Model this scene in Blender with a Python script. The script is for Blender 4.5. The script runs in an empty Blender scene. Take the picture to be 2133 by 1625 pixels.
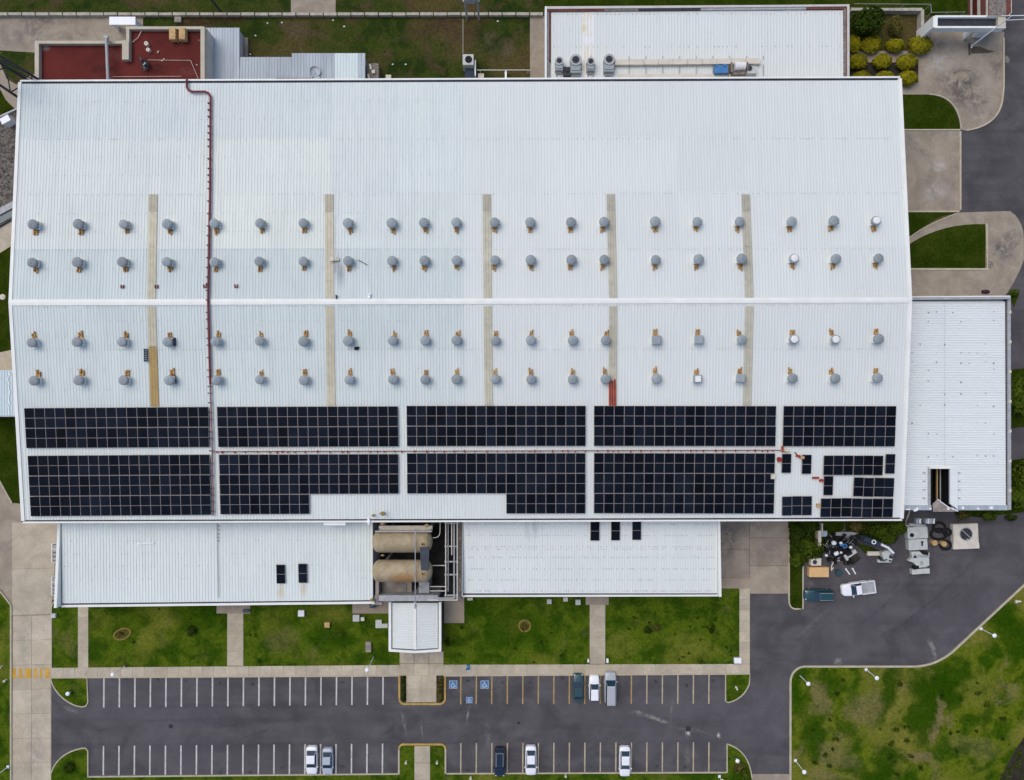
import bpy, math, random
from mathutils import Vector, Matrix
random.seed(7)
PI = math.pi
scene = bpy.context.scene
# ------------------------------------------------------------------ camera
CAM_H, F, CX, CY = 115.0, 1495.0, 1066.5, 812.5     # drone height (m); focal length and centre in photo pixels
cd = bpy.data.cameras.new("camera"); cam = bpy.data.objects.new("camera", cd)
scene.collection.objects.link(cam); scene.camera = cam
cam.location = (0, 0, CAM_H); cam.rotation_euler = (0, 0, 0)
cd.sensor_width = 36.0; cd.lens = 36.0 * F / 2133.0; cd.clip_start = 0.5; cd.clip_end = 4000
# ------------------------------------------------------------------ sky and sun (soft, bright overcast)
world = bpy.data.worlds.new("World"); scene.world = world; world.use_nodes = True
wn = world.node_tree; wn.nodes.clear()
sky = wn.nodes.new("ShaderNodeTexSky"); sky.sky_type = 'NISHITA'; sky.sun_disc = False
SUN_EL, SUN_AZ = math.radians(62), math.radians(-48)   # from the upper left of the picture
sky.sun_elevation = SUN_EL; sky.sun_rotation = SUN_AZ
sky.air_density = 0.7; sky.dust_density = 6.0; sky.ozone_density = 0.0; sky.altitude = 1500
bg = wn.nodes.new("ShaderNodeBackground"); bg.inputs[1].default_value = 0.15
wo = wn.nodes.new("ShaderNodeOutputWorld")
wn.links.new(sky.outputs[0], bg.inputs[0]); wn.links.new(bg.outputs[0], wo.inputs[0])
sl = bpy.data.lights.new("sun", 'SUN'); sl.energy = 1.0; sl.angle = math.radians(50); sl.color = (1.0, 0.96, 0.90)
so = bpy.data.objects.new("sun", sl); scene.collection.objects.link(so)
so.rotation_euler = Vector((-math.sin(SUN_AZ) * math.cos(SUN_EL), -math.cos(SUN_AZ) * math.cos(SUN_EL), -math.sin(SUN_EL))).to_track_quat('-Z', 'Y').to_euler()
so.location = (-60, 60, 120)
vs = scene.view_settings
vs.view_transform = 'Standard'; vs.look = 'None'; vs.gamma = 1.0; vs.use_curve_mapping = False
vs.exposure = 0.46

# ------------------------------------------------------------------ helpers: places
def W(px, py, z=0.0):
    k = (CAM_H - z) / F
    return Vector(((px - CX) * k, -(py - CY) * k, z))
class Plane:                                   # a sloping roof plane through three (px,py,z)
    def __init__(s, a, b, c):
        a, b, c = W(*a), W(*b), W(*c)
        s.n = (b - a).cross(c - a).normalized()
        if s.n.z < 0: s.n = -s.n
        s.d = s.n.dot(a)
    def __call__(s, px, py, off=0.0):
        o = Vector((0, 0, CAM_H - off)); d = Vector(((px - CX) / F, -(py - CY) / F, -1))
        t = (s.d - s.n.dot(o)) / s.n.dot(d)
        p = o + d * t; p.z += off
        return p
    def z(s, x, y): return (s.d - s.n.x * x - s.n.y * y) / s.n.z
def lerp(a, b, t): return a + (b - a) * t
def bil(q, u, v):                              # q: TL TR BR BL
    return lerp(lerp(q[0], q[1], u), lerp(q[3], q[2], u), v)

# ------------------------------------------------------------------ helpers: materials
MATS = {}
def nd(nt, t, **kw):
    n = nt.nodes.new(t)
    for k, v in kw.items(): setattr(n, k, v)
    return n
class NT:
    def __init__(s, name):
        s.m = bpy.data.materials.new(name); s.m.use_nodes = True
        s.t = s.m.node_tree; s.b = s.t.nodes["Principled BSDF"]
        s.pos = nd(s.t, "ShaderNodeNewGeometry").outputs["Position"]
        MATS[name] = s.m
    def link(s, a, b): s.t.links.new(a, b)
    def noise(s, scale, detail=4, rough=0.55, stretch=None, dist=0.0):
        n = nd(s.t, "ShaderNodeTexNoise"); n.inputs["Scale"].default_value = scale
        n.inputs["Detail"].default_value = detail; n.inputs["Roughness"].default_value = rough
        n.inputs["Distortion"].default_value = dist
        p = s.pos
        if stretch:
            mp = nd(s.t, "ShaderNodeMapping"); mp.inputs["Scale"].default_value = stretch
            s.link(p, mp.inputs["Vector"]); p = mp.outputs[0]
        s.link(p, n.inputs["Vector"]); return n.outputs["Fac"]
    def ramp(s, f, lo, hi, a=0.0, b=1.0):
        n = nd(s.t, "ShaderNodeMapRange", interpolation_type='SMOOTHSTEP')
        for i, v in enumerate((lo, hi, a, b)): n.inputs[i + 1].default_value = v
        s.link(f, n.inputs[0]); return n.outputs[0]
    def mix(s, f, a, b, mode='MIX'):
        n = nd(s.t, "ShaderNodeMix", data_type='RGBA', blend_type=mode)
        for sock, v in ((n.inputs[0], f), (n.inputs[6], a), (n.inputs[7], b)):
            if isinstance(v, (int, float)): sock.default_value = v
            elif isinstance(v, tuple): sock.default_value = (*v, 1)
            else: s.link(v, sock)
        return n.outputs[2]
    def math(s, op, a, b=0.0):
        n = nd(s.t, "ShaderNodeMath", operation=op)
        for sock, v in ((n.inputs[0], a), (n.inputs[1], b)):
            if isinstance(v, (int, float)): sock.default_value = v
            else: s.link(v, sock)
        return n.outputs[0]
    def blob(s, px, py, rx, ry, ang=0, z=0.0, soft=0.45):     # a soft elliptical mark at a spot on the ground (photo px, radii px)
        c = W(px, py, z); k = (CAM_H - z) / F
        mp = nd(s.t, "ShaderNodeMapping", vector_type='TEXTURE')
        mp.inputs["Location"].default_value = (c.x, c.y, 0); mp.inputs["Rotation"].default_value = (0, 0, math.radians(-ang))
        mp.inputs["Scale"].default_value = (rx * k, ry * k, 1000)
        s.link(s.warped(), mp.inputs["Vector"])
        ln = nd(s.t, "ShaderNodeVectorMath", operation='LENGTH'); s.link(mp.outputs[0], ln.inputs[0])
        return s.ramp(ln.outputs["Value"], 1.0, soft)
    def warped(s):                                            # ragged edges for marks: position pushed about by two noises
        if getattr(s, "_w", None) is None:
            p = s.pos
            for sc, amt in ((0.16, 5.0), (0.9, 1.3)):
                nz = nd(s.t, "ShaderNodeTexNoise"); nz.inputs["Scale"].default_value = sc; nz.inputs["Detail"].default_value = 4; s.link(s.pos, nz.inputs["Vector"])
                a = nd(s.t, "ShaderNodeVectorMath", operation='SUBTRACT'); s.link(nz.outputs["Color"], a.inputs[0]); a.inputs[1].default_value = (.5, .5, .5)
                m = nd(s.t, "ShaderNodeVectorMath", operation='SCALE'); s.link(a.outputs[0], m.inputs[0]); m.inputs["Scale"].default_value = amt * s.warp
                d = nd(s.t, "ShaderNodeVectorMath", operation='ADD'); s.link(p, d.inputs[0]); s.link(m.outputs[0], d.inputs[1]); p = d.outputs[0]
            s._w = p
        return s._w
    warp = 0.35
    def tint(s, col):
        oi = nd(s.t, "ShaderNodeObjectInfo")
        return s.mix(1.0, col, oi.outputs["Color"], 'MULTIPLY')
    def bump(s, f, strength, dist=0.02):
        n = nd(s.t, "ShaderNodeBump"); n.inputs["Strength"].default_value = strength; n.inputs["Distance"].default_value = dist
        s.link(f, n.inputs["Height"]); s.link(n.outputs[0], s.b.inputs["Normal"])
    def done(s, col, rough=0.7, spec=0.3, metal=0.0):
        if isinstance(col, tuple): s.b.inputs["Base Color"].default_value = (*col, 1)
        else: s.link(col, s.b.inputs["Base Color"])
        s.b.inputs["Roughness"].default_value = rough; s.b.inputs["Specular IOR Level"].default_value = spec
        s.b.inputs["Metallic"].default_value = metal
        return s.m
def simple(name, a, var=0.18, scale=1.5, rough=0.6, spec=0.3, metal=0.0, fine=14.0, tint=False, bump=0.0):
    n = NT(name); f = n.noise(scale, 5); g = n.noise(fine, 3)
    lo = tuple(c * (1 - var) for c in a); hi = tuple(min(1, c * (1 + var * 0.7)) for c in a)
    col = n.mix(n.ramp(f, 0.3, 0.7), lo, hi)
    col = n.mix(0.35, col, n.mix(n.ramp(g, 0.3, 0.7), lo, hi))
    if tint: col = n.tint(col)
    if bump: n.bump(g, bump)
    return n.done(col, rough, spec, metal)

def grass_mat(name, dark, mid, dry, soil, dryness=0.5, blobs=()):
    n = NT(name); n.warp = 1.7
    big = n.noise(0.09, 3, 0.5, dist=0.4); med = n.noise(0.32, 5, 0.6, dist=0.3); fine = n.noise(2.6, 6, 0.7); tiny = n.noise(11, 3, 0.7)
    col = n.mix(n.ramp(med, 0.40, 0.58), dark, mid)
    col = n.mix(n.ramp(big, 0.62 - 0.3 * dryness, 0.80 - 0.3 * dryness), col, dry)
    col = n.mix(n.math('MULTIPLY', n.ramp(n.noise(0.22, 4, 0.6, dist=0.8), 0.60 - 0.1 * dryness, 0.74 - 0.1 * dryness), 0.75 * min(1, dryness * 1.4)), col, soil)
    spots = n.ramp(n.noise(0.75, 2, 0.5), 0.66, 0.74)
    col = n.mix(n.math('MULTIPLY', spots, 0.65), col, dark)
    for (x, y, rx, ry, a, c, k) in blobs:
        m = n.math('MULTIPLY', n.blob(x, y, rx, ry, a), n.ramp(med, 0.28, 0.5, 0.3, 1.0))
        col = n.mix(n.math('MULTIPLY', m, k), col, c)
    col = n.mix(n.ramp(fine, 0.25, 0.75), n.mix(1.0, col, (0.62, 0.66, 0.62), 'MULTIPLY'), n.mix(1.0, col, (1.30, 1.25, 1.25), 'MULTIPLY'))
    col = n.mix(n.ramp(tiny, 0.3, 0.7), n.mix(1.0, col, (0.75, 0.78, 0.75), 'MULTIPLY'), n.mix(1.0, col, (1.2, 1.18, 1.2), 'MULTIPLY'))
    n.bump(tiny, 0.8, 0.08)
    return n.done(col, 1.0, 0.0)
GD, GM, GY, GS = (0.032, 0.068, 0.004), (0.078, 0.120, 0.008), (0.150, 0.162, 0.022), (0.155, 0.132, 0.048)
DK = (0.022, 0.060, 0.002); TAN = (0.190, 0.152, 0.066)
grass_mat("lawn_front", GD, GM, GY, GS, 0.30, [(215, 1290, 40, 40, 0, GY, .5), (600, 1340, 60, 40, 0, GS, .45), (700, 1330, 60, 45, 0, DK, .7),
    (560, 1300, 40, 50, 0, GY, .35), (1080, 1320, 90, 50, 0, DK, .7), (980, 1270, 60, 30, 0, DK, .6), (1300, 1340, 60, 30, 0, GY, .6), (1450, 1355, 90, 25, 0, GY, .5),
    (420, 1290, 60, 30, 0, DK, .5), (140, 1330, 22, 40, 0, GS, .4)])
grass_mat("lawn_big", (0.032, 0.074, 0.003), (0.108, 0.140, 0.010), (0.172, 0.168, 0.028), (0.195, 0.160, 0.066), 0.52, [(1690, 1540, 38, 85, 0, DK, .9), (1664, 1450, 16, 40, 0, DK, .8), (1732, 1422, 20, 38, 15, DK, .7),
    (1842, 1440, 34, 85, 20, DK, .9), (1900, 1398, 60, 26, 0, DK, .6), (1965, 1430, 95, 62, 0, DK, .95), (1925, 1490, 34, 60, 10, DK, .85), (1852, 1575, 42, 62, -10, DK, .9), (1835, 1615, 75, 30, 0, DK, .9), (1782, 1592, 40, 24, 0, DK, .7),
    (2090, 1280, 55, 50, -40, DK, .85), (2112, 1340, 40, 60, 0, DK, .8), (2066, 1500, 18, 32, 0, DK, .7), (2000, 1400, 40, 30, 0, DK, .7), (1716, 1462, 22, 42, 0, TAN, .65), (1790, 1475, 48, 55, 0, TAN, .55), (1742, 1570, 52, 36, 0, TAN, .5),
    (1953, 1495, 15, 52, 12, TAN, .85), (1905, 1562, 34, 22, 0, TAN, .8), (2020, 1560, 80, 34, 0, TAN, .3), (2040, 1440, 40, 45, 0, GY, .7), (1720, 1620, 40, 20, 0, TAN, .6)])
grass_mat("lawn_back", (0.022, 0.040, 0.008), (0.045, 0.060, 0.012), (0.085, 0.070, 0.026), (0.085, 0.058, 0.032), 0.70, [(440, 52, 90, 18, 0, (0.055, 0.030, 0.018), .8),
    (930, 70, 90, 30, 0, (0.075, 0.050, 0.028), .8), (1040, 100, 40, 40, 0, (0.11, 0.09, 0.055), .7), (620, 70, 40, 25, 0, (0.10, 0.075, 0.045), .6), (700, 60, 60, 20, 0, DK, .6), (760, 95, 120, 14, 0, DK, .4)])
grass_mat("lawn_lush", (0.022, 0.040, 0.003), (0.034, 0.052, 0.005), (0.050, 0.064, 0.008), (0.055, 0.058, 0.012), 0.15)
grass_mat("ground_mat", (0.035, 0.055, 0.012), (0.065, 0.08, 0.02), (0.12, 0.10, 0.045), (0.13, 0.10, 0.06), 0.7)

def asphalt_mat():
    n = NT("asphalt")
    med = n.noise(0.25, 5, 0.6, dist=0.5); fine = n.noise(6, 5, 0.7); big = n.noise(0.05, 3); tiny = n.noise(24, 2)
    a, b = (0.064, 0.059, 0.062), (0.108, 0.100, 0.102)
    col = n.mix(n.ramp(med, 0.3, 0.72), a, b)
    col = n.mix(n.math('MULTIPLY', n.ramp(n.noise(0.5, 4, 0.6, (0.06, 1.0, 1)), 0.45, 0.7), 0.55), col, (0.050, 0.047, 0.052))
    col = n.mix(n.math('MULTIPLY', n.ramp(big, 0.45, 0.65), 0.45), col, (0.105, 0.100, 0.104))
    strk = n.noise(1.2, 5, 0.7, dist=1.0)
    for (x, y, rx, ry, a2, c, k) in [(1355, 1492, 50, 5, 13, (.30, .29, .24), .55), (1375, 1499, 22, 4, 12, (.42, .40, .34), .6), (1440, 1520, 60, 4, 14, (.28, .27, .24), .35), (1500, 1532, 5, 9, -20, (.55, .55, .5), .85),
            (1433, 1526, 7, 6, 0, (.6, .57, .5), .9), (1400, 1478, 4, 26, 0, (.26, .25, .21), .5), (1330, 1482, 12, 4, 14, (.4, .38, .32), .7), (1940, 1352, 6, 24, -20, (.36, .34, .28), .75), (1745, 1377, 10, 8, 0, (.36, .34, .3), .7),
            (1430, 1580, 7, 40, 0, (.17, .16, .14), .6), (977, 1490, 3, 22, 6, (.33, .32, .3), .6), (1015, 1530, 8, 30, 0, (.20, .19, .18), .5), (840, 1505, 5, 25, -10, (.26, .25, .23), .5), (876, 1520, 3, 25, -12, (.24, .23, .21), .5),
            (1690, 1300, 60, 6, -35, (.17, .165, .165), .5), (2095, 122, 8, 8, 0, (.36, .33, .28), .95), (150, 1478, 18, 4, 20, (.28, .26, .22), .6), (1690, 1216, 12, 8, 0, (.2, .18, .15), .6),
            (1880, 1230, 160, 6, -38, (.042, .042, .048), .6), (1940, 1250, 150, 5, -40, (.042, .042, .048), .6), (1900, 1290, 120, 9, -30, (.045, .044, .05), .5), (500, 1470, 300, 6, 0, (.05, .048, .054), .5),
            (700, 1545, 250, 5, 0, (.115, .11, .115), .4), (400, 1500, 200, 5, 0, (.05, .048, .054), .5), (1000, 1500, 300, 7, 0, (.055, .052, .058), .4)]:
        m = n.math('MULTIPLY', n.blob(x, y, rx * 1.15, ry * 1.3, a2, soft=0.05), n.ramp(strk, 0.36, 0.62, 0.1, 1.0))
        col = n.mix(n.math('MULTIPLY', m, k), col, c)
    i = 0
    for yy in (1420, 1603):                                     # oil spots in the bays
        for b_ in range(40):
            i += 1
            if i % 2: continue
            x = 232 + 32.3 * b_ + random.uniform(-6, 6)
            if 810 < x < 940 or x > 1500: continue
            m = n.math('MULTIPLY', n.blob(x, yy + random.uniform(-8, 6), random.uniform(4, 9), random.uniform(3, 6), soft=0.1), n.ramp(strk, 0.34, 0.56))
            col = n.mix(n.math('MULTIPLY', m, 0.85), col, (0.030, 0.028, 0.032))
    col = n.mix(n.ramp(fine, 0.25, 0.75), n.mix(1.0, col, (0.82, 0.82, 0.82), 'MULTIPLY'), n.mix(1.0, col, (1.17, 1.17, 1.17), 'MULTIPLY'))
    vor = nd(n.t, "ShaderNodeTexVoronoi", feature='DISTANCE_TO_EDGE'); vor.inputs["Scale"].default_value = 0.16
    wob = n.noise(0.8, 4); mp = nd(n.t, "ShaderNodeVectorMath", operation='ADD'); n.link(n.pos, mp.inputs[0]); n.link(wob, mp.inputs[1]); n.link(mp.outputs[0], vor.inputs["Vector"])
    crack = n.math('MULTIPLY', n.ramp(vor.outputs[0], 0.006, 0.0), n.ramp(n.noise(0.12, 2), 0.5, 0.6))
    col = n.mix(n.math('MULTIPLY', crack, 0.6), col, (0.03, 0.03, 0.034))
    n.bump(tiny, 0.25, 0.01)
    return n.done(col, 0.9, 0.2)
asphalt_mat()
def concrete_mat(name, a, b, stain, stains=(), amount=0.6):
    n = NT(name)
    med = n.noise(0.35, 6, 0.65, dist=0.6); fine = n.noise(5, 5, 0.7); st = n.noise(0.18, 6, 0.7, dist=1.5)
    col = n.mix(n.ramp(med, 0.3, 0.7), a, b)
    col = n.mix(n.math('MULTIPLY', n.ramp(st, 0.52, 0.72), amount), col, stain)
    blot = n.ramp(n.noise(0.55, 8, 0.78, dist=0.6), 0.40, 0.60, 0.0, 1.0) if stains else None
    for (x, y, rx, ry, ang, c, k) in stains:
        m = n.math('MULTIPLY', n.blob(x, y, rx * 1.45, ry * 1.45, ang, soft=0.1), blot)
        col = n.mix(n.math('MULTIPLY', m, k), col, c)
    col = n.mix(n.ramp(fine, 0.25, 0.75), n.mix(1.0, col, (0.86, 0.86, 0.86), 'MULTIPLY'), n.mix(1.0, col, (1.12, 1.12, 1.12), 'MULTIPLY'))
    n.bump(fine, 0.2, 0.01)
    return n.done(n.tint(col), 0.9, 0.15)
concrete_mat("walk_concrete", (0.41, 0.355, 0.26), (0.52, 0.455, 0.345), (0.30, 0.265, 0.21), [(75, 1560, 20, 80, 0, (.24, .215, .19), .6), (50, 1330, 12, 60, 0, (.27, .25, .23), .5), (865, 1370, 40, 14, 0, (.27, .24, .2), .6)], 0.4)
DKS = (0.085, 0.078, 0.07)
concrete_mat("yard_concrete", (0.27, 0.225, 0.17), (0.36, 0.31, 0.24), (0.20, 0.175, 0.145),
    [(1995, 170, 50, 40, 0, DKS, .85), (2010, 200, 40, 30, 0, DKS, .7), (1960, 130, 34, 22, 0, (.42, .40, .36), .8), (2075, 130, 14, 45, 0, (.13, .105, .085), .8), (2040, 220, 40, 30, 0, (.16, .14, .12), .7),
     (1960, 95, 50, 14, 0, (.17, .15, .125), .7), (2085, 520, 32, 28, -30, (.10, .095, .09), .85), (2110, 490, 20, 20, 0, (.12, .11, .10), .6), (1955, 345, 16, 16, 0, (.46, .44, .40), .8), (1945, 400, 30, 22, 0, (.46, .44, .40), .7),
     (1890, 300, 20, 30, 0, (.2, .18, .15), .6), (1940, 278, 60, 8, 0, (.20, .18, .15), .7), (1518, 1120, 26, 40, 0, (.10, .098, .095), .85), (1545, 1095, 50, 20, 0, (.15, .14, .13), .8), (1590, 1150, 60, 60, 0, (.22, .195, .175), .6),
     (85, 1095, 50, 26, 0, (.13, .12, .105), .85), (60, 70, 45, 30, 0, (.15, .13, .115), .85), (90, 45, 70, 8, 0, (.14, .12, .11), .8), (150, 75, 40, 12, 0, (.16, .135, .115), .7), (1110, 100, 12, 60, 0, (.2, .17, .14), .4)], 0.6)
def roof_mat(name, a, streak, amt, rough=0.55):
    n = NT(name)
    s1 = n.noise(1.6, 5, 0.65, (1.0, 0.06, 1)); s2 = n.noise(0.10, 4, 0.6); fine = n.noise(9, 3)
    s3 = n.noise(0.5, 5, 0.7, (1.0, 0.12, 1))
    col = n.mix(n.math('MULTIPLY', n.ramp(s1, 0.38, 0.72), amt), a, streak)
    col = n.mix(n.math('MULTIPLY', n.ramp(s3, 0.5, 0.75), amt * 0.8), col, streak)
    col = n.mix(n.math('MULTIPLY', n.ramp(s2, 0.45, 0.7), amt * 0.6), col, streak)
    if name == "roof_old":
        for (x, y, rx, ry, z, c, k) in ((706, 565, 16, 48, 11.8, (.22, .24, .27), .75), (702, 480, 6, 90, 11.5, (.45, .46, .46), .6), (585, 1232, 11, 26, 6.4, (.50, .43, .28), .75), (631, 1230, 11, 26, 6.4, (.50, .43, .28), .75), (360, 250, 40, 60, 10.5, (.42, .47, .50), .4), (80, 200, 40, 30, 10.3, (.42, .47, .50), .35)):
            col = n.mix(n.math('MULTIPLY', n.math('MULTIPLY', n.blob(x, y, rx, ry, 0, z, 0.1), n.ramp(s1, 0.3, 0.6, 0.35, 1.0)), k), col, c)
    if name == "roof_new":
        col = n.mix(n.math('MULTIPLY', n.math('MULTIPLY', n.blob(1112, 1102, 26, 34, 0, 6.8, 0.1), n.ramp(s1, 0.4, 0.6)), .7), col, (.36, .39, .42))
    spk = n.ramp(n.noise(1.9, 2, 0.5), 0.755, 0.78)
    col = n.mix(n.math('MULTIPLY', spk, 0.35), col, (0.25, 0.25, 0.25))
    return n.done(n.tint(col), rough, 0.35)
roof_mat("roof_old", (0.622, 0.668, 0.626), (0.515, 0.568, 0.542), 0.46)
roof_mat("roof_new", (0.652, 0.684, 0.640), (0.590, 0.624, 0.590), 0.42)
roof_mat("roof_grey", (0.40, 0.45, 0.48), (0.27, 0.31, 0.34), 0.7, 0.45)
def hroof(name, a, streak, amt):
    n = NT(name)
    s1 = n.noise(1.2, 5, 0.65, (0.08, 1.0, 1)); s2 = n.noise(0.10, 4, 0.6)
    col = n.mix(n.math('MULTIPLY', n.ramp(s1, 0.38, 0.72), amt), a, streak)
    col = n.mix(n.math('MULTIPLY', n.ramp(s2, 0.45, 0.7), amt * 0.6), col, streak)
    return n.done(n.tint(col), 0.55, 0.35)
hroof("roof_east", (0.72, 0.755, 0.725), (0.63, 0.67, 0.65), 0.4)
def stain_roof():
    n = NT("roof_stained"); s1 = n.noise(3.0, 5, 0.7, (1.0, 0.04, 1)); s2 = n.noise(0.8, 4)
    col = n.mix(n.ramp(s1, 0.42, 0.62), (0.72, 0.73, 0.68), (0.62, 0.49, 0.20))
    col = n.mix(n.ramp(s2, 0.35, 0.7), (0.74, 0.75, 0.74), col)
    return n.done(col, 0.55, 0.3)
stain_roof()
simple("trim_white", (0.785, 0.79, 0.725), 0.08, 0.4, 0.5, 0.35)
simple("wall_paint", (0.55, 0.53, 0.49), 0.15, 0.4, 0.85, 0.2)
simple("parapet_cream", (0.50, 0.455, 0.35), 0.14, 0.6, 0.8, 0.2)
simple("gutter_dark", (0.055, 0.05, 0.06), 0.4, 0.8, 0.7, 0.2)
simple("skylight_tan", (0.455, 0.435, 0.345), 0.14, 1.2, 0.5, 0.3, tint=True)
simple("red_paint", (0.17, 0.030, 0.033), 0.25, 0.6, 0.6, 0.3)
simple("red_bright", (0.36, 0.030, 0.014), 0.35, 1.2, 0.6, 0.3)
def red_roofing():
    n = NT("red_roofing"); f = n.noise(0.25, 5, 0.65); g = n.noise(6, 4, 0.7); h = n.noise(1.2, 5, 0.7, dist=0.8)
    col = n.mix(n.ramp(f, 0.3, 0.7), (0.092, 0.020, 0.016), (0.130, 0.027, 0.022))
    for (x, y, rx, ry, c, k) in ((92, 96, 16, 12, (.16, .14, .14), .9), (215, 145, 38, 12, (.045, .014, .013), .8), (330, 145, 26, 14, (.05, .015, .014), .7), (410, 70, 14, 14, (.05, .015, .015), .8), (250, 115, 30, 18, (.17, .07, .065), .5), (390, 150, 26, 12, (.16, .06, .05), .4)):
        col = n.mix(n.math('MULTIPLY', n.math('MULTIPLY', n.blob(x, y, rx, ry, 0, 5.5), n.ramp(h, 0.35, 0.6)), k), col, c)
    col = n.mix(n.ramp(g, 0.25, 0.75), n.mix(1.0, col, (0.85, 0.85, 0.85), 'MULTIPLY'), n.mix(1.0, col, (1.15, 1.15, 1.15), 'MULTIPLY'))
    return n.done(col, 0.9, 0.1)
red_roofing()
simple("vent_grey", (0.285, 0.325, 0.335), 0.10, 2.0, 0.55, 0.3, tint=True)
simple("vent_white", (0.76, 0.75, 0.72), 0.08, 2.0, 0.5, 0.3)
simple("vent_dark", (0.12, 0.13, 0.14), 0.2, 2.0, 0.6, 0.3)
def rust(name, a, b):
    n = NT(name); f = n.noise(3.5, 5, 0.7)
    return n.done(n.mix(n.ramp(f, 0.3, 0.7), a, b), 0.85, 0.15)
rust("rust", (0.17, 0.075, 0.025), (0.60, 0.37, 0.14))
rust("timber", (0.40, 0.25, 0.10), (0.62, 0.43, 0.21))
rust("rubble", (0.10, 0.085, 0.075), (0.30, 0.26, 0.22))
def gravel_mat():
    n = NT("gravel"); v = nd(n.t, "ShaderNodeTexVoronoi"); v.inputs["Scale"].default_value = 3.6; n.link(n.pos, v.inputs["Vector"])
    hs = nd(n.t, "ShaderNodeSeparateColor"); n.link(v.outputs["Color"], hs.inputs[0])
    col = n.mix(hs.outputs[0], (0.05, 0.045, 0.04), (0.20, 0.175, 0.15)); n.bump(v.outputs["Distance"], 0.8, 0.1)
    return n.done(col, 0.95, 0.1)
gravel_mat()
simple("soil", (0.040, 0.034, 0.026), 0.4, 0.8, 0.95, 0.05)
simple("panel_frame", (0.285, 0.255, 0.245), 0.10, 0.8, 0.5, 0.3)
def cell_mat():
    n = NT("panel_cell"); g = n.noise(0.35, 3)
    col = n.mix(n.ramp(g, 0.3, 0.7), (0.0045, 0.0068, 0.0115), (0.0075, 0.0110, 0.0165))
    return n.done(n.tint(col), 0.45, 0.03)
cell_mat()
def worn(name, c, wear=0.5):
    n = NT(name); f = n.noise(2.2, 6, 0.75, dist=0.5); g = n.noise(9, 4, 0.7); k = n.noise(0.9, 3)
    col = n.mix(n.ramp(k, 0.3, 0.7), tuple(x * 0.78 for x in c), c)
    m = n.math('MULTIPLY', n.ramp(f, 0.50, 0.68), n.ramp(g, 0.35, 0.6))
    return n.done(n.mix(n.math('MULTIPLY', m, wear), col, (0.085, 0.080, 0.082)), 0.85, 0.15)
worn("paint_white", (0.58, 0.56, 0.52)); worn("paint_yellow", (0.43, 0.30, 0.12), .7); worn("paint_pale", (0.48, 0.405, 0.27), .7); worn("paint_crossing", (0.62, 0.36, 0.06), .6); worn("paint_blue", (0.055, 0.22, 0.44), .5)
simple("kerb_tan", (0.46, 0.41, 0.30), 0.18, 1.0, 0.85, 0.15)
simple("kerb_yellow", (0.45, 0.30, 0.09), 0.3, 1.0, 0.8, 0.2)
simple("steel_grey", (0.36, 0.37, 0.37), 0.2, 1.5, 0.5, 0.4)
simple("steel_dark", (0.035, 0.038, 0.044), 0.3, 1.5, 0.6, 0.3)
simple("black_rubber_and_shade", (0.012, 0.012, 0.013), 0.3, 2.0, 0.7, 0.2)  # rubber and black parts; also painted shade inside the roof opening
simple("lamp_white", (0.82, 0.84, 0.84), 0.06, 2.0, 0.4, 0.4)
simple("machine_white", (0.49, 0.51, 0.475), 0.16, 1.2, 0.6, 0.3)
simple("cream", (0.62, 0.57, 0.47), 0.14, 1.0, 0.6, 0.3)
simple("box_blue", (0.06, 0.20, 0.42), 0.2, 1.0, 0.5, 0.3)
simple("navy_cover", (0.035, 0.05, 0.075), 0.25, 1.5, 0.7, 0.2)
simple("funnel_grey", (0.060, 0.066, 0.078), 0.2, 1.2, 0.7, 0.2)
simple("plywood", (0.66, 0.42, 0.19), 0.12, 1.5, 0.8, 0.15)
simple("brass", (0.34, 0.24, 0.09), 0.4, 4.0, 0.5, 0.4)
simple("brick_old", (0.17, 0.065, 0.05), 0.4, 1.2, 0.9, 0.1)
simple("brown_slab", (0.105, 0.085, 0.06), 0.25, 1.0, 0.9, 0.1)
simple("planter_edge", (0.23, 0.175, 0.045), 0.3, 2.0, 0.9, 0.1)
simple("red_dusty", (0.24, 0.13, 0.135), 0.3, 0.9, 0.7, 0.2)
simple("plum", (0.045, 0.012, 0.03), 0.2, 1.0, 0.6, 0.3)
simple("bark", (0.07, 0.05, 0.035), 0.3, 3.0, 0.95, 0.05)
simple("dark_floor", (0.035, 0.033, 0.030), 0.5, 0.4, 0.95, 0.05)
simple("dirty_slab", (0.30, 0.26, 0.225), 0.45, 0.7, 0.9, 0.1)
def tank_mat(name, rusty):
    n = NT(name); f = n.noise(0.7, 5, 0.65, dist=0.6); g = n.noise(3, 5, 0.7)
    col = n.mix(n.ramp(f, 0.3, 0.7), (0.30, 0.235, 0.135), (0.43, 0.355, 0.225))
    if rusty:
        m = n.math('MULTIPLY', n.blob(845, 1200, 52, 22, 0, 8.0, 0.1), n.ramp(g, 0.25, 0.65, 0.35, 1.0)); col = n.mix(n.math('MULTIPLY', m, .9), col, (0.36, 0.15, 0.03))
    col = n.mix(n.ramp(g, 0.3, 0.7), n.mix(1.0, col, (0.9, 0.88, 0.85), 'MULTIPLY'), col)
    return n.done(col, 0.6, 0.25)
tank_mat("tank_beige", False); tank_mat("tank_rusty", True)
def leaf_mat(name, a, b, c):
    n = NT(name); g = nd(n.t, "ShaderNodeNewGeometry"); f = n.noise(1.1, 3)
    col = n.mix(g.outputs["Random Per Island"], a, b); col = n.mix(n.ramp(f, 0.35, 0.7), col, n.mix(g.outputs["Random Per Island"], b, c))
    n.b.inputs["Subsurface Weight"].default_value = 0.0
    return n.done(col, 0.85, 0.03)
leaf_mat("leaf_yellow", (0.12, 0.115, 0.005), (0.23, 0.205, 0.009), (0.34, 0.30, 0.016))
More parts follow.
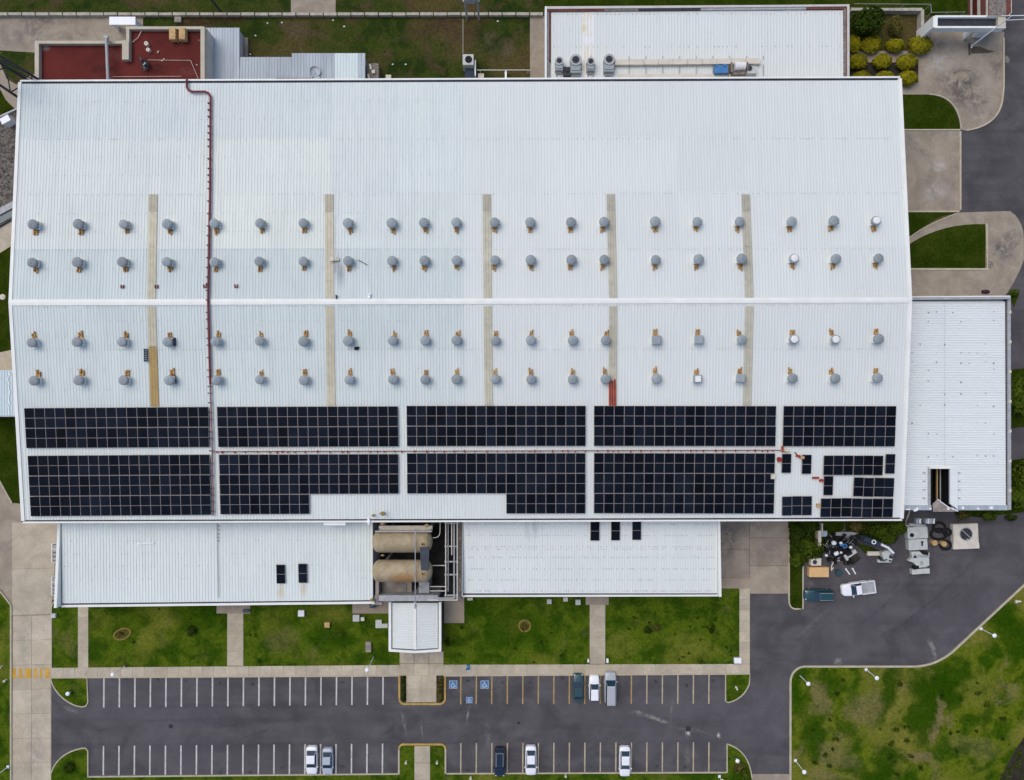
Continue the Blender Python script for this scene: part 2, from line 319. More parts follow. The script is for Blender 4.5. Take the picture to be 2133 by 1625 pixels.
leaf_mat("leaf_green", (0.024, 0.046, 0.004), (0.052, 0.080, 0.007), (0.088, 0.118, 0.012))
leaf_mat("leaf_dark", (0.014, 0.028, 0.003), (0.028, 0.050, 0.005), (0.044, 0.070, 0.008))
leaf_mat("leaf_olive", (0.05, 0.048, 0.012), (0.10, 0.088, 0.02), (0.15, 0.12, 0.035))
def paint(name, c, rough=0.3):
    n = NT(name); f = n.noise(3, 3); m = n.done(n.mix(n.ramp(f, 0.3, 0.7), tuple(x * 0.94 for x in c), c), rough, 0.4)
    n.b.inputs["Coat Weight"].default_value = 0.35; n.b.inputs["Coat Roughness"].default_value = 0.15
    return m
paint("car_white", (0.84, 0.85, 0.86)); paint("car_silver", (0.40, 0.42, 0.44)); paint("car_silverblue", (0.42, 0.47, 0.53)); paint("car_navy", (0.012, 0.022, 0.045))
paint("car_teal", (0.028, 0.070, 0.082)); paint("car_teal_deep", (0.018, 0.062, 0.078))
def glass_mat():
    n = NT("car_glass"); return n.done((0.016, 0.038, 0.058), 0.12, 0.5)
glass_mat()
simple("glass_dark", (0.015, 0.02, 0.025), 0.2, 1.0, 0.15, 0.5)

# ------------------------------------------------------------------ helpers: objects
COL = scene.collection
def wloc(o):
    v = Vector((0, 0, 0))
    while o is not None: v = v + o.location; o = o.parent
    return v
def props(o, label=None, cat=None, group=None, kind=None):
    if label: o["label"] = label
    if cat: o["category"] = cat
    if group: o["group"] = group
    if kind: o["kind"] = kind
    return o
def thing(name, label, cat, loc=(0, 0, 0), group=None):
    o = bpy.data.objects.new(name, None); COL.objects.link(o); o.location = loc; o.empty_display_size = 0.3
    return props(o, label, cat, group)
class MB:
    def __init__(s): s.v = []; s.f = []; s.m = []; s.mi = 0; s.sm = False; s.smooth = []
    def add(s, vs, fs):
        o = len(s.v); s.v += [Vector(v) for v in vs]
        for f in fs: s.f.append([i + o for i in f]); s.m.append(s.mi); s.smooth.append(s.sm)
    def box(s, c, d, rz=0.0, taper=1.0):
        cx, cy, cz = c; a, b, h = d[0] / 2, d[1] / 2, d[2] / 2; vs = []
        for z, t in ((-h, 1.0), (h, taper)):
            for x, y in ((-a, -b), (a, -b), (a, b), (-a, b)):
                x *= t; y *= t
                vs.append((cx + x * math.cos(rz) - y * math.sin(rz), cy + x * math.sin(rz) + y * math.cos(rz), cz + z))
        s.add(vs, [(3, 2, 1, 0), (4, 5, 6, 7), (0, 1, 5, 4), (1, 2, 6, 5), (2, 3, 7, 6), (3, 0, 4, 7)])
    def hexa(s, bot, top):                     # 4 bottom and 4 top points
        s.add(list(bot) + list(top), [(3, 2, 1, 0), (4, 5, 6, 7), (0, 1, 5, 4), (1, 2, 6, 5), (2, 3, 7, 6), (3, 0, 4, 7)])
    def prism(s, pts, z0, z1):                 # pts: world xy polygon
        n = len(pts); area = sum(pts[i][0] * pts[(i + 1) % n][1] - pts[(i + 1) % n][0] * pts[i][1] for i in range(n))
        if area < 0: pts = pts[::-1]
        s.add([(p[0], p[1], z0) for p in pts] + [(p[0], p[1], z1) for p in pts],
              [tuple(range(n))[::-1], tuple(range(n, 2 * n))] + [(i, (i + 1) % n, (i + 1) % n + n, i + n) for i in range(n)])
    def cyl(s, a, b, r0, r1=None, n=12, caps=True):
        a, b = Vector(a), Vector(b); r1 = r0 if r1 is None else r1
        d = (b - a).normalized(); u = d.orthogonal().normalized(); w = d.cross(u); vs = []
        for p, r in ((a, r0), (b, r1)):
            for i in range(n):
                t = 2 * PI * i / n; vs.append(p + (u * math.cos(t) + w * math.sin(t)) * r)
        fs = [(i, (i + 1) % n, (i + 1) % n + n, i + n) for i in range(n)]
        sm = s.sm; s.sm = True; s.add(vs, fs); s.sm = sm
        if caps: s.add(vs, [tuple(range(n))[::-1], tuple(range(n, 2 * n))])
    def tube(s, pts, r, n=8):
        for i in range(len(pts) - 1): s.cyl(pts[i], pts[i + 1], r, r, n)
        for p in pts[1:-1]: s.ball(p, (r * 1.02,) * 3, 8, 4)
    def ball(s, c, r, n=12, m=8, lo=-PI / 2, hi=PI / 2):
        c = Vector(c); vs = []
        for j in range(m + 1):
            ph = lerp(lo, hi, j / m)
            for i in range(n):
                t = 2 * PI * i / n; vs.append(c + Vector((r[0] * math.cos(ph) * math.cos(t), r[1] * math.cos(ph) * math.sin(t), r[2] * math.sin(ph))))
        fs = [(j * n + i, j * n + (i + 1) % n, (j + 1) * n + (i + 1) % n, (j + 1) * n + i) for j in range(m) for i in range(n)]
        sm = s.sm; s.sm = True; s.add(vs, fs); s.sm = sm
    def ring(s, c, r0, r1, h, n=20):           # flat annulus with thickness
        cx, cy, cz = c; vs = []
        for z in (cz, cz + h):
            for r in (r0, r1):
                for i in range(n): t = 2 * PI * i / n; vs.append((cx + r * math.cos(t), cy + r * math.sin(t), z))
        fs = []
        for i in range(n):
            j = (i + 1) % n
            fs += [(2 * n + i, 3 * n + i, 3 * n + j, 2 * n + j), (i, j, n + j, n + i), (n + i, n + j, 3 * n + j, 3 * n + i), (j, i, 2 * n + i, 2 * n + j)]
        s.add(vs, fs)
    def quad(s, a, b, c, d): s.add([a, b, c, d], [(0, 1, 2, 3)])
    def build(s, name, mats, parent=None, origin=None, **kw):
        if isinstance(mats, str): mats = [mats]
        base = wloc(parent) if parent else Vector((0, 0, 0))
        org = Vector(origin) if origin is not None else base
        me = bpy.data.meshes.new(name); me.from_pydata([tuple(v - org) for v in s.v], [], s.f)
        for m in mats: me.materials.append(MATS[m])
        for p, mi, sm in zip(me.polygons, s.m, s.smooth): p.material_index = mi; p.use_smooth = sm
        me.update()
        o = bpy.data.objects.new(name, me); COL.objects.link(o)
        if parent: o.parent = parent; o.location = org - base
        else: o.location = org
        return props(o, **kw)
def place_copy(src, parent, loc, rot=None):
    o = src.copy(); COL.objects.link(o); o.parent = parent; o.location = loc
    if rot is not None: o.rotation_euler = rot
    return o
def copy_tree(o, loc, rz=0.0, parent=None):
    c = o.copy(); COL.objects.link(c)
    if parent is None: c.location = loc; c.rotation_euler = (0, 0, rz)
    else: c.parent = parent
    for ch in list(o.children): copy_tree(ch, None, 0, c)
    return c
def poly(pxs, z=0.0): return [W(x, y, z) for x, y in pxs]
def arc(cx, cy, rx, ry, a0, a1, n=10):
    return [(cx + rx * math.cos(math.radians(lerp(a0, a1, i / n))), cy + ry * math.sin(math.radians(lerp(a0, a1, i / n)))) for i in range(n + 1)]
def bez(p0, p1, p2, n=10):
    return [tuple((1 - t) ** 2 * a + 2 * t * (1 - t) * b + t * t * c for a, b, c in zip(p0, p1, p2)) for t in [i / n for i in range(n + 1)]]
def sheet(name, pxs, z0, z1, mat, **kw):
    b = MB(); b.prism(poly(pxs, z1), z0, z1); return b.build(name, mat, **kw)
def strip(b, pts, w, z0, z1, closed=False):    # sweep a w-wide bar along world points
    n = len(pts); P = [Vector((p[0], p[1], 0)) for p in pts]; L, R = [], []
    for i in range(n):
        a = P[i - 1] if (i > 0 or closed) else P[i]; c = P[(i + 1) % n] if (i < n - 1 or closed) else P[i]
        d = (c - a).normalized(); nn = Vector((-d.y, d.x, 0)); L.append(P[i] + nn * w / 2); R.append(P[i] - nn * w / 2)
    for i in range(n if closed else n - 1):
        j = (i + 1) % n
        b.hexa([(L[i].x, L[i].y, z0), (R[i].x, R[i].y, z0), (R[j].x, R[j].y, z0), (L[j].x, L[j].y, z0)],
               [(L[i].x, L[i].y, z1), (R[i].x, R[i].y, z1), (R[j].x, R[j].y, z1), (L[j].x, L[j].y, z1)])
def kerb(pxs, mat="kerb_tan", w=0.22, closed=False, z1=0.16):
    b = MB(); strip(b, poly(pxs), w, -0.05, z1, closed); return b.build("kerb", mat, kind="structure")
def corr(fn, q, n, h, prof, along, v0=0.0, v1=1.0, u0=0.0, u1=1.0, off=0.0):
    """ribbed sheet on plane fn inside pixel quad q; n ribs over the whole quad, drawn for u0..u1, v0..v1"""
    b = MB(); q = [Vector(p) for p in q]; i0, i1 = round(u0 * n), round(u1 * n); us = []
    for i in range(i0, i1):
        for t, hh in prof: us.append(((i + t) / n, hh))
    us.append((i1 / n, prof[0][1])); rows = []
    for v in (v0, v1):
        for u, hh in us:
            p = bil(q, u, v) if along == 'y' else bil(q, v, u)
            P = fn(p.x, p.y); rows.append((P.x, P.y, P.z + hh * h + off))
    m = len(us); fl = along != 'y'
    b.add(rows, [((i, i + 1, m + i + 1, m + i) if fl else (m + i, m + i + 1, i + 1, i)) for i in range(m - 1)])
    return b
TRAP = [(0.0, 0.0), (0.50, 0.0), (0.62, 1.0), (0.88, 1.0)]
def ordn(i): return ["first", "second", "third", "fourth", "fifth", "sixth", "seventh", "eighth", "ninth", "tenth", "eleventh", "twelfth", "thirteenth", "fourteenth", "fifteenth", "sixteenth", "seventeenth", "eighteenth", "nineteenth", "twentieth", "twenty-first"][i]

# ================================================================== GROUND
b = MB(); b.quad((-1500, -1500, -0.06), (1500, -1500, -0.06), (1500, 1500, -0.06), (-1500, 1500, -0.06)); b.build("ground", "ground_mat", kind="structure")
lot = sheet("parking_lot", [(100, 1404), (1560, 1400), (1560, 1620), (100, 1625)], -0.05, 0.0, "asphalt", kind="structure")
sheet("road", [(1560, 1236), (1640, 1236), (1640, 1060), (1895, 1060), (1990, 1060), (1985, 560), (1990, 60), (2060, -120), (2400, -120), (2400, 1000), (2133, 1215), (1960, 1376), (1900, 1392), (1680, 1392), (1652, 1420), (1650, 1612), (1560, 1612)], -0.05, 0.003, "asphalt", kind="structure")
drv = sheet("concrete_drive", [(1500, 1060), (1643, 1060), (1643, 1237), (1500, 1237)], -0.05, 0.012, "soil", kind="structure")
sheet("concrete_drive", [(1566, 1612.5), (1648, 1612.5), (1648, 1760), (1566, 1760)], -0.05, 0.012, "yard_concrete", kind="structure")
# west concrete road, poured in slabs
wr = sheet("concrete_road", [(-200, 930), (0, 1000), (27, 1048), (135, 1048), (135, 1262), (107, 1262), (107, 1760), (24, 1760), (24, 1262), (0, 1228), (-200, 950 + 130)], -0.05, 0.006, "yard_concrete", kind="structure")
def slab_grid(parent, quad, nx, ny, z, mat, gap=0.05, th=0.05):
    q = [Vector(p) for p in quad]
    for i in range(nx):
        for j in range(ny):
            c = [bil(q, u, v) for u, v in ((i / nx, j / ny), ((i + 1) / nx, j / ny), ((i + 1) / nx, (j + 1) / ny), (i / nx, (j + 1) / ny))]
            P = [W(p.x, p.y, z) for p in c]; m = sum(P, Vector()) / 4; g = []
            for p in P:
                d = p - m; g.append(m + Vector((d.x - math.copysign(gap / 2, d.x), d.y - math.copysign(gap / 2, d.y), 0)))
            b = MB(); b.prism(g, z - th, z); o = b.build("slab", mat, parent, origin=m)
            t = random.uniform(0.90, 1.07); o.color = (t, t * random.uniform(0.985, 1.005), t * random.uniform(0.96, 1.0), 1)
slab_grid(drv, [(1480, 1062), (1561, 1062), (1561, 1226), (1480, 1226)], 1, 2, 0.03, "yard_concrete", 0.05)
slab_grid(drv, [(1561, 1062), (1642, 1062), (1642, 1237), (1561, 1237)], 1, 3, 0.03, "yard_concrete", 0.05)
slab_grid(wr, [(26, 1284), (106, 1281), (106, 1640), (25, 1640)], 2, 7, 0.035, "walk_concrete", 0.06)
slab_grid(wr, [(25, 1088), (121, 1088), (106, 1279), (25, 1282)], 1, 2, 0.035, "walk_concrete", 0.06)
# ------------------------------------------------------------------ lawns
def lawn(pxs, mat="lawn_front", z=0.09): return sheet("lawn", pxs, -0.055, z, mat, kind="structure")
lawn([(109, 1250), (164, 1250), (164, 1392), (109, 1392)])
lawn([(182, 1240), (474, 1240), (474, 1390), (182, 1390)])
lawn([(506, 1240), (832, 1240), (832, 1388), (506, 1388)])
lawn([(924, 1225), (1230, 1225), (1230, 1386), (924, 1386)])
lawn([(1260, 1222), (1542, 1222), (1542, 1386), (1260, 1386)])
isl1 = [(108, 1411), (182, 1411), (184, 1462), (180, 1470), (172, 1472)] + bez((160, 1470), (122, 1455), (108, 1420), 8)
isl2 = bez((107, 1611), (120, 1568), (172, 1558), 8) + [(180, 1558), (184, 1564), (184, 1619), (184, 1700), (107, 1700)]
isl3 = [(1511, 1404)] + [(1562, 1403)] + bez((1560, 1425), (1548, 1456), (1516, 1463), 8) + [(1511, 1460)]
isl4 = bez((1514, 1549), (1560, 1562), (1566, 1620), 8) + [(1566, 1700), (1514, 1700)]
lawn(isl1); lawn(isl3); lawn(isl4)
lawn([(184, 1617), (830, 1611), (830, 1700), (184, 1700)]); lawn(isl2)
lawn([(930, 1611), (1513, 1609), (1513, 1700), (930, 1700)])
ci = [(831, 1700), (831, 1560)] + arc(841, 1560, 10, 10, 180, 270, 5) + arc(918, 1560, 10, 10, 270, 360, 5) + [(928, 1700)]
lawn(ci)
lawn([(1646, 1700), (1646, 1430)] + arc(1676, 1420, 30, 32, 180, 270, 6) + [(1880, 1388)] + bez((1905, 1388), (1950, 1386), (1985, 1356), 6) + [(2133, 1218), (2420, 960), (2420, 1700)], "lawn_big")
lawn([(1644, 1070), (1760, 1070), (1758, 1100), (1700, 1172), (1672, 1172), (1672, 1268)] + bez((1660, 1268), (1644, 1268), (1644, 1250), 5), "lawn_lush")
lawn([(1760, 1070), (1880, 1070), (1882, 1096), (1862, 1118), (1825, 1132), (1762, 1112)], "lawn_lush")
lawn([(-160, 1110), (0, 1234), (23, 1262), (23, 1760), (-160, 1760)])
lawn([(-60, 866), (60, 866), (60, 1052), (27, 1047), (0, 1000), (-60, 970)], "lawn_lush")
lawn([(-60, 545), (0, 525), (60, 490), (60, 722), (0, 736), (-60, 745)], "lawn_lush")
lawn([(-80, 100), (80, 110), (80, 150), (34, 172), (16, 160), (3, 130), (0, 108)], "lawn_back")
lawn([(-80, 190), (3, 190), (14, 215), (28, 224), (0, 238), (-80, 280)], "lawn_lush")
lawn([(300, 34), (1106, 32), (1106, 180), (300, 180)], "lawn_back")
lawn([(-300, -140), (1132, -140), (1132, 26), (-300, 30)], "lawn_back")
lawn([(1132, -140), (2070, -140), (2062, 0), (2005, 34), (1780, 20), (1780, 12), (1132, 12)], "lawn_lush")
lawn([(1772, 20), (1918, 24), (1918, 106), (1772, 106)], "lawn_back")
lawn([(1860, 198)] + bez((1935, 198), (1995, 205), (2001, 270), 10) + [(1860, 270)], "lawn_lush")
lawn([(1860, 442), (1995, 442)] + bez((1960, 450), (1920, 470), (1880, 508), 8) + [(1860, 520)], "lawn_lush")
lawn([(1860, 532)] + bez((1900, 505), (1965, 464), (2053, 467), 8) + [(2053, 559), (1860, 559)], "lawn_lush")
lawn([(2104, 620), (2112, 604), (2124, 610), (2112, 640)], "lawn_lush")
lawn([(2098, 900), (2106, 770), (2160, 765), (2160, 885), (2110, 892)], "lawn_lush"); lawn([(2100, 960), (2170, 950), (2170, 1062), (2040, 1078), (1990, 1072), (1985, 1060)], "lawn_lush")
# ------------------------------------------------------------------ concrete aprons
sheet("concrete_yard", [(-200, 30), (298, 30), (298, 56), (298, 112), (-60, 112), (-200, 120)], -0.05, 0.03, "yard_concrete", kind="structure")
sheet("concrete_pad", [(606, -60), (699, -60), (699, 27), (606, 27)], -0.05, 0.12, "yard_concrete", kind="structure")
sheet("concrete_path", [(1104, 34), (1145, 34), (1145, 180), (1104, 180)], -0.05, 0.12, "yard_concrete", kind="structure")
sheet("concrete_yard", [(1912, 66), (2092, 66), (2090, 180)] + bez((2088, 200), (2084, 262), (2012, 272), 10) + bez((2001, 270), (1996, 200), (1935, 197), 8) + [(1870, 197), (1870, 172), (1912, 172)], -0.05, 0.05, "yard_concrete", kind="structure")
sheet("garden_path", [(1772, 106), (1914, 106), (1914, 130), (1772, 130)], -0.05, 0.10, "yard_concrete", kind="structure")
sheet("planting_bed", [(1772, 130), (1913, 130), (1913, 172), (1772, 172)], -0.05, 0.08, "soil", kind="structure")
yd = sheet("concrete_yard", [(1850, 271), (2000, 271), (2000, 440), (1850, 440)], -0.05, 0.02, "yard_concrete", kind="structure")
slab_grid(yd, [(1864, 277), (1990, 277), (1990, 436), (1864, 436)], 3, 2, 0.035, "yard_concrete", 0.05)
sheet("concrete_yard", bez((1880, 508), (1920, 470), (1995, 443), 8) + [(2085, 440)] + bez((2105, 440), (2135, 460), (2133, 510), 6) + bez((2133, 540), (2120, 580), (2090, 622), 6) + [(1860, 625)], -0.05, 0.045, "yard_concrete", kind="structure")
kerb([(1862, 271), (2000, 271)]); kerb([(1999.5, 274), (1999.5, 438)], w=.3); kerb([(1872, 441), (1998, 441)])
kerb(bez((1936, 197), (1996, 200), (2001, 269), 10), w=.18); kerb([(2090, 80), (2090, 180)] + bez((2088, 200), (2084, 262), (2012, 272), 10), w=.25)
kerb([(1880, 561), (2056, 561), (2054, 466)], w=.35); kerb(bez((1995, 444), (1920, 470), (1880, 506), 8), w=.16)
sheet("gravel_yard", [(-120, 300), (0, 246), (30, 226), (140, 226), (140, 445), (0, 440), (-120, 490)], -0.05, 0.06, "gravel", kind="structure")
sheet("concrete_path", [(0, 132), (14, 165), (34, 176), (72, 152), (90, 150), (90, 226), (30, 226), (12, 208), (0, 186), (-40, 150), (-40, 120)], -0.05, 0.085, "yard_concrete", kind="structure")
sheet("concrete_path", [(-120, 560), (-120, 510), (0, 460), (90, 415), (90, 470), (0, 527)], -0.05, 0.11, "walk_concrete", kind="structure")
sheet("concrete_path", [(-120, 790), (-120, 750), (0, 734), (90, 715), (90, 790)], -0.05, 0.11, "walk_concrete", kind="structure")
# walkways of cast slabs
wk = sheet("sidewalk", [(106, 1392), (1562, 1384), (1562, 1404), (106, 1411)], -0.05, 0.10, "kerb_tan", kind="structure")
slab_grid(wk, [(107, 1391), (832, 1385), (832, 1407), (107, 1411)], 30, 1, 0.135, "walk_concrete", 0.06, 0.08)
slab_grid(wk, [(924, 1384.5), (1562, 1383), (1562, 1403), (924, 1407)], 26, 1, 0.135, "walk_concrete", 0.06, 0.08)
slab_grid(wk, [(832, 1357), (924, 1357), (924, 1407), (832, 1407)], 3, 2, 0.135, "walk_concrete", 0.06, 0.08)
kerb([(106, 1411.5), (832, 1407.5)], w=.16, z1=.15); kerb([(924, 1407.5), (1562, 1403.5)], w=.16, z1=.15)
for nm, q, ny, nx in (("footpath", [(162, 1250), (184, 1250), (184, 1391), (162, 1391)], 4, 1), ("footpath", [(473, 1270), (507, 1270), (507, 1387), (473, 1387)], 4, 1),
               ("footpath", [(1228, 1250), (1261, 1250), (1261, 1383), (1228, 1383)], 4, 1), ("footpath", [(1540, 1226), (1562, 1226), (1562, 1383), (1540, 1383)], 7, 1),
               ("footpath", [(846, 1407), (909, 1407), (909, 1463), (846, 1463)], 2, 2), ("footpath", [(863, 1554), (896, 1554), (896, 1660), (863, 1660)], 3, 1)):
    p = sheet(nm, q, -0.05, 0.08, "kerb_tan", kind="structure"); slab_grid(p, q, nx, ny, 0.13, "walk_concrete", 0.05, 0.08)
for q in ([(451, 1250), (521, 1250), (521, 1278), (451, 1278)], [(734, 1240), (815, 1240), (815, 1278), (734, 1278)], [(925, 1240), (967, 1240), (967, 1298), (925, 1298)], [(1220, 1235), (1268, 1235), (1268, 1260), (1220, 1260)], [(1500, 1205), (1562, 1205), (1562, 1226), (1500, 1226)]):
    o = sheet("door_slab", q, -0.05, 0.15, "walk_concrete", kind="structure"); o.color = (0.72, 0.68, 0.68, 1)
kerb(isl1, closed=True, w=.18); kerb(isl2[:-2], w=.18); kerb(isl3, closed=True, w=.18); kerb(isl4[:-2] , w=.18); kerb([(1514, 1549), (1514, 1609)], w=.18)
kerb([(184, 1617.5), (830, 1611.5)], w=.2); kerb([(930, 1611), (1513, 1608.5)], w=.2)
kerb([(832, 1408), (832, 1455)] + arc(843, 1455, 11, 11, 180, 90, 5) + arc(916, 1455, 11, 11, 90, 0, 5) + [(927, 1408)], "kerb_yellow", .3)
kerb([(831, 1612), (831, 1560)], "kerb_tan", .25); kerb([(831, 1559)] + arc(841, 1560, 10, 10, 180, 270, 5) + arc(918, 1560, 10, 10, 270, 360, 5), "kerb_yellow", .28); kerb([(928, 1560), (928, 1611)], "kerb_tan", .25)
kerb([(1646, 1700), (1646, 1430)] + arc(1676, 1420, 30, 32, 180, 270, 6) + [(1880, 1388)] + bez((1905, 1388), (1950, 1386), (1985, 1356), 8) + [(2133, 1218), (2420, 960)], w=.30)
kerb([(1672, 1170), (1672, 1268), (1662, 1268)] + bez((1655, 1268), (1643, 1266), (1643, 1250), 5) + [(1643, 1100)], w=.22)
kerb([(24, 1760), (24, 1260), (0, 1229)], w=.25, z1=.2); kerb([(107, 1760), (107, 1612)], w=.12); kerb([(108, 1392), (108, 1275)] + bez((108, 1270), (108, 1256), (116, 1252), 4), w=.16)
kerb([(26, 1048), (0, 1001), (-60, 975)], w=.2)
for q in ([(834, 1409), (846, 1409), (846, 1462), (838, 1462), (834, 1456)], [(909, 1409), (925, 1409), (925, 1456), (920, 1462), (909, 1462)]):
    sheet("planting_bed", q, -0.05, 0.10, "soil", kind="structure")
sheet("planting_bed", [(2075, 1640), (2105, 1580), (2133, 1535), (2200, 1480), (2300, 1640)], 0.0, 0.115, "soil", kind="structure")
# ------------------------------------------------------------------ paint on the lot
def mark(name, q, mat, parent=lot, z=0.008):
    b = MB(); P = poly(q, z); b.prism(P, z - 0.004, z); return b.build(name, mat, parent, origin=sum(P, Vector()) / len(P))
def bays(x0, n, ytop, ybot, xe, ytop2, ybot2, mat, w=3.0):
    for i in range(n):
        x = x0 + 32.3 * i; t = (x - x0) / max(1, xe - x0); a, c = lerp(ytop, ytop2, t), lerp(ybot, ybot2, t)
        m = mat(x) if callable(mat) else mat
        mark("bay_line", [(x - w / 2, a), (x + w / 2, a), (x + w / 2 - .4, c), (x - w / 2 - .4, c)], m)
bays(216.5, 19, 1413, 1474, 797, 1410, 1468, "paint_white")
bays(215.5, 19, 1554, 1615, 797, 1549, 1611, "paint_white")
bays(960, 17, 1407, 1467, 1478, 1405, 1466, lambda x: "paint_yellow" if x < 1330 else "paint_pale", 2.6)
bays(960, 17, 1548, 1610, 1478, 1546, 1607, "paint_pale", 2.6)
for i, (a, c) in enumerate(((24, 33), (39, 46), (52, 65), (71, 77), (83, 88), (94, 103))):
    mark("crossing_bar", [(a, 1392), (c, 1392), (c, 1413), (a, 1413)], "paint_crossing", wr, 0.043)
def wheelchair(px, py, s):
    o = mark("accessible_mark", [(px - s, py - s), (px + s, py - s), (px + s, py + s), (px - s, py + s)], "paint_blue")
    c = W(px, py); k = s * CAM_H / F; b = MB(); z0, z1 = 0.009, 0.013
    strip(b, [(c.x + k * x, c.y + k * y) for x, y in ((-.92, -.92), (.92, -.92), (.92, .92), (-.92, .92))], k * .13, z0, z1, True)
    strip(b, [(c.x + k * (-.08 + .42 * math.cos(math.radians(a))), c.y + k * (-.28 + .42 * math.sin(math.radians(a)))) for a in range(120, 375, 15)], k * .17, z0, z1)
    strip(b, [(c.x + k * x, c.y + k * y) for x, y in ((-.12, .38), (-.10, -.02), (.34, -.04), (.52, -.52), (.68, -.44))], k * .17, z0, z1)
    strip(b, [(c.x + k * x, c.y + k * y) for x, y in ((-.1, .2), (.3, .2))], k * .13, z0 + .0005, z1 + .0005)
    b.prism([(c.x + k * (-.12 + .14 * math.cos(t * PI / 5)), c.y + k * (.58 + .14 * math.sin(t * PI / 5))) for t in range(10)], z0, z1)
    b.build("wheelchair_symbol", "paint_white", o)
wheelchair(944, 1426, 8.5); wheelchair(1009.5, 1426, 8.5); wheelchair(977.5, 1458.5, 6.5)
for i, (x, y, s) in enumerate(((356, 1513, 4), (1080, 1506, 2.5), (1434, 1518, 5))):
    b = MB(); b.prism(poly([(x - s, y - s), (x + s, y - s), (x + s, y + s), (x - s, y + s)]), -0.02, 0.012); o = b.build("drain_grate", "steel_dark", origin=W(x, y))
    b = MB()
    for j in range(4): b.box(W(x - s + s * (0.5 + j) / 2, y) + Vector((0, 0, .016)), (0.05, s * 0.14, 0.008))
    b.build("grate_bar", "black_rubber_and_shade", o)
    props(o, ["small dark drain grate in the lot west of the entrance", "tiny dark drain cover in the lot south of the accessible bays", "dark square drain grate beside pale dried stains in the lot"][i], "drain", "drain grates in the lot")

# ================================================================== MAIN FACTORY
ZE, ZR = 10.0, 12.4
NORTH = Plane((42, 173, ZE), (1874, 165, ZE), (22, 630, ZR)); SOUTH = Plane((49, 1083, ZE), (1878, 1078, ZE), (22, 630, ZR))
def ridge_y(px): return 630.5 - 0.0027 * (px - 22)
def R(px, py, off=0.0): return (NORTH if py < ridge_y(px) else SOUTH)(px, py, off)
fac = thing("factory_building", "huge white factory hall with ribbed low gable roof and long white ridge", "building", (0, 0, 0))
NQ = [(43, 174.8), (1873.5, 167.3), (1895, 625.5), (23, 630.5)]; SQ = [(23, 630.5), (1895, 625.5), (1877, 1078), (50, 1083.5)]
b = MB(); c = [W(46, 172, ZE), W(1870, 165, ZE), W(1874, 1079, ZE), W(53, 1084, ZE)]; b.prism([(p.x, p.y) for p in c], -0.05, ZE - 0.45); b.build("wall", "wall_paint", fac)
NR = 294
def upx(px): return (px - 38) / (1884 - 38)
colsx = [38, 132, 226, 320, 440, 565, 690, 830, 968, 1122, 1275, 1416, 1560, 1722, 1884]
rowsN = [(173, 290), (290, 405), (405, 521), (521, 630)]; rowsS = [(630, 728), (728, 846), (846, 938), (938, 1083)]
for Q, fn, rows, y0, y1 in ((NQ, NORTH, rowsN, 173, 630), (SQ, SOUTH, rowsS, 630, 1083)):
    for ri, (ra, rb) in enumerate(rows):
        for ci_ in range(len(colsx) - 1):
            xm = (colsx[ci_] + colsx[ci_ + 1]) / 2; old = xm < 968
            step = (ri if fn is NORTH else 3 - ri) * 0.008                        # upper sheets lap over the lower ones
            va, vb = (ra - y0) / (y1 - y0), (rb - y0) / (y1 - y0)
            if fn is NORTH: va = max(0, va)
            ov = 0.006
            va2, vb2 = (max(0, va - ov), vb) if fn is NORTH else (va, min(1, vb + ov))
            hh = 0.042 if old else 0.02
            o = corr(fn, Q, NR, hh, TRAP, 'y', va2, vb2, upx(colsx[ci_]), upx(colsx[ci_ + 1]), step).build("roof_panel", "roof_old" if old else "roof_new", fac)
            t = random.uniform(0.975, 1.015)
            wv = (1.0, 1.0, 1.0)
            if old and fn is NORTH: wv = [(1.00, 1.01, 1.02), (1.06, 1.055, 1.04), (1.06, 1.055, 1.04), (0.93, 0.955, 0.97)][ri]
            if old and fn is NORTH and xm > 690 and ri < 3: wv = (1.03, 1.035, 1.04)
            if old and fn is NORTH and 440 < xm < 690 and ri in (1, 2): wv = (1.09, 1.075, 1.045)
            if old and fn is SOUTH: wv = [(0.95, 0.97, 0.985), (1.0, 1.01, 1.015), (1.04, 1.04, 1.04), (1.08, 1.06, 1.05)][ri]
            o.color = (wv[0] * t, wv[1] * t, wv[2] * t, 1)
# ridge cap in lengths
xs = [22 + i * (1896 - 22) / 14 for i in range(15)]
for i in range(14):
    b = MB(); a, c = xs[i], xs[i + 1]; wd = lerp(6.2, 5.2, i / 14)
    for s_, fn in ((-1, NORTH), (1, SOUTH)):
        p = [fn(a, ridge_y(a) + s_ * wd), fn(c, ridge_y(c) + s_ * wd)]; r_ = [W(c, ridge_y(c), ZR), W(a, ridge_y(a), ZR)]
        lo = [v + Vector((0, 0, .10)) for v in p]; hi = [v + Vector((0, 0, .17 + .006 * (i % 2))) for v in r_]
        top = [lo[0] + Vector((0, 0, .06)), lo[1] + Vector((0, 0, .06)), hi[0], hi[1]]
        b.hexa([lo[0] - Vector((0, 0, .12)), lo[1] - Vector((0, 0, .12)), hi[0] - Vector((0, 0, .15)), hi[1] - Vector((0, 0, .15))], top)
    b.build("ridge_cap", "trim_white", fac)
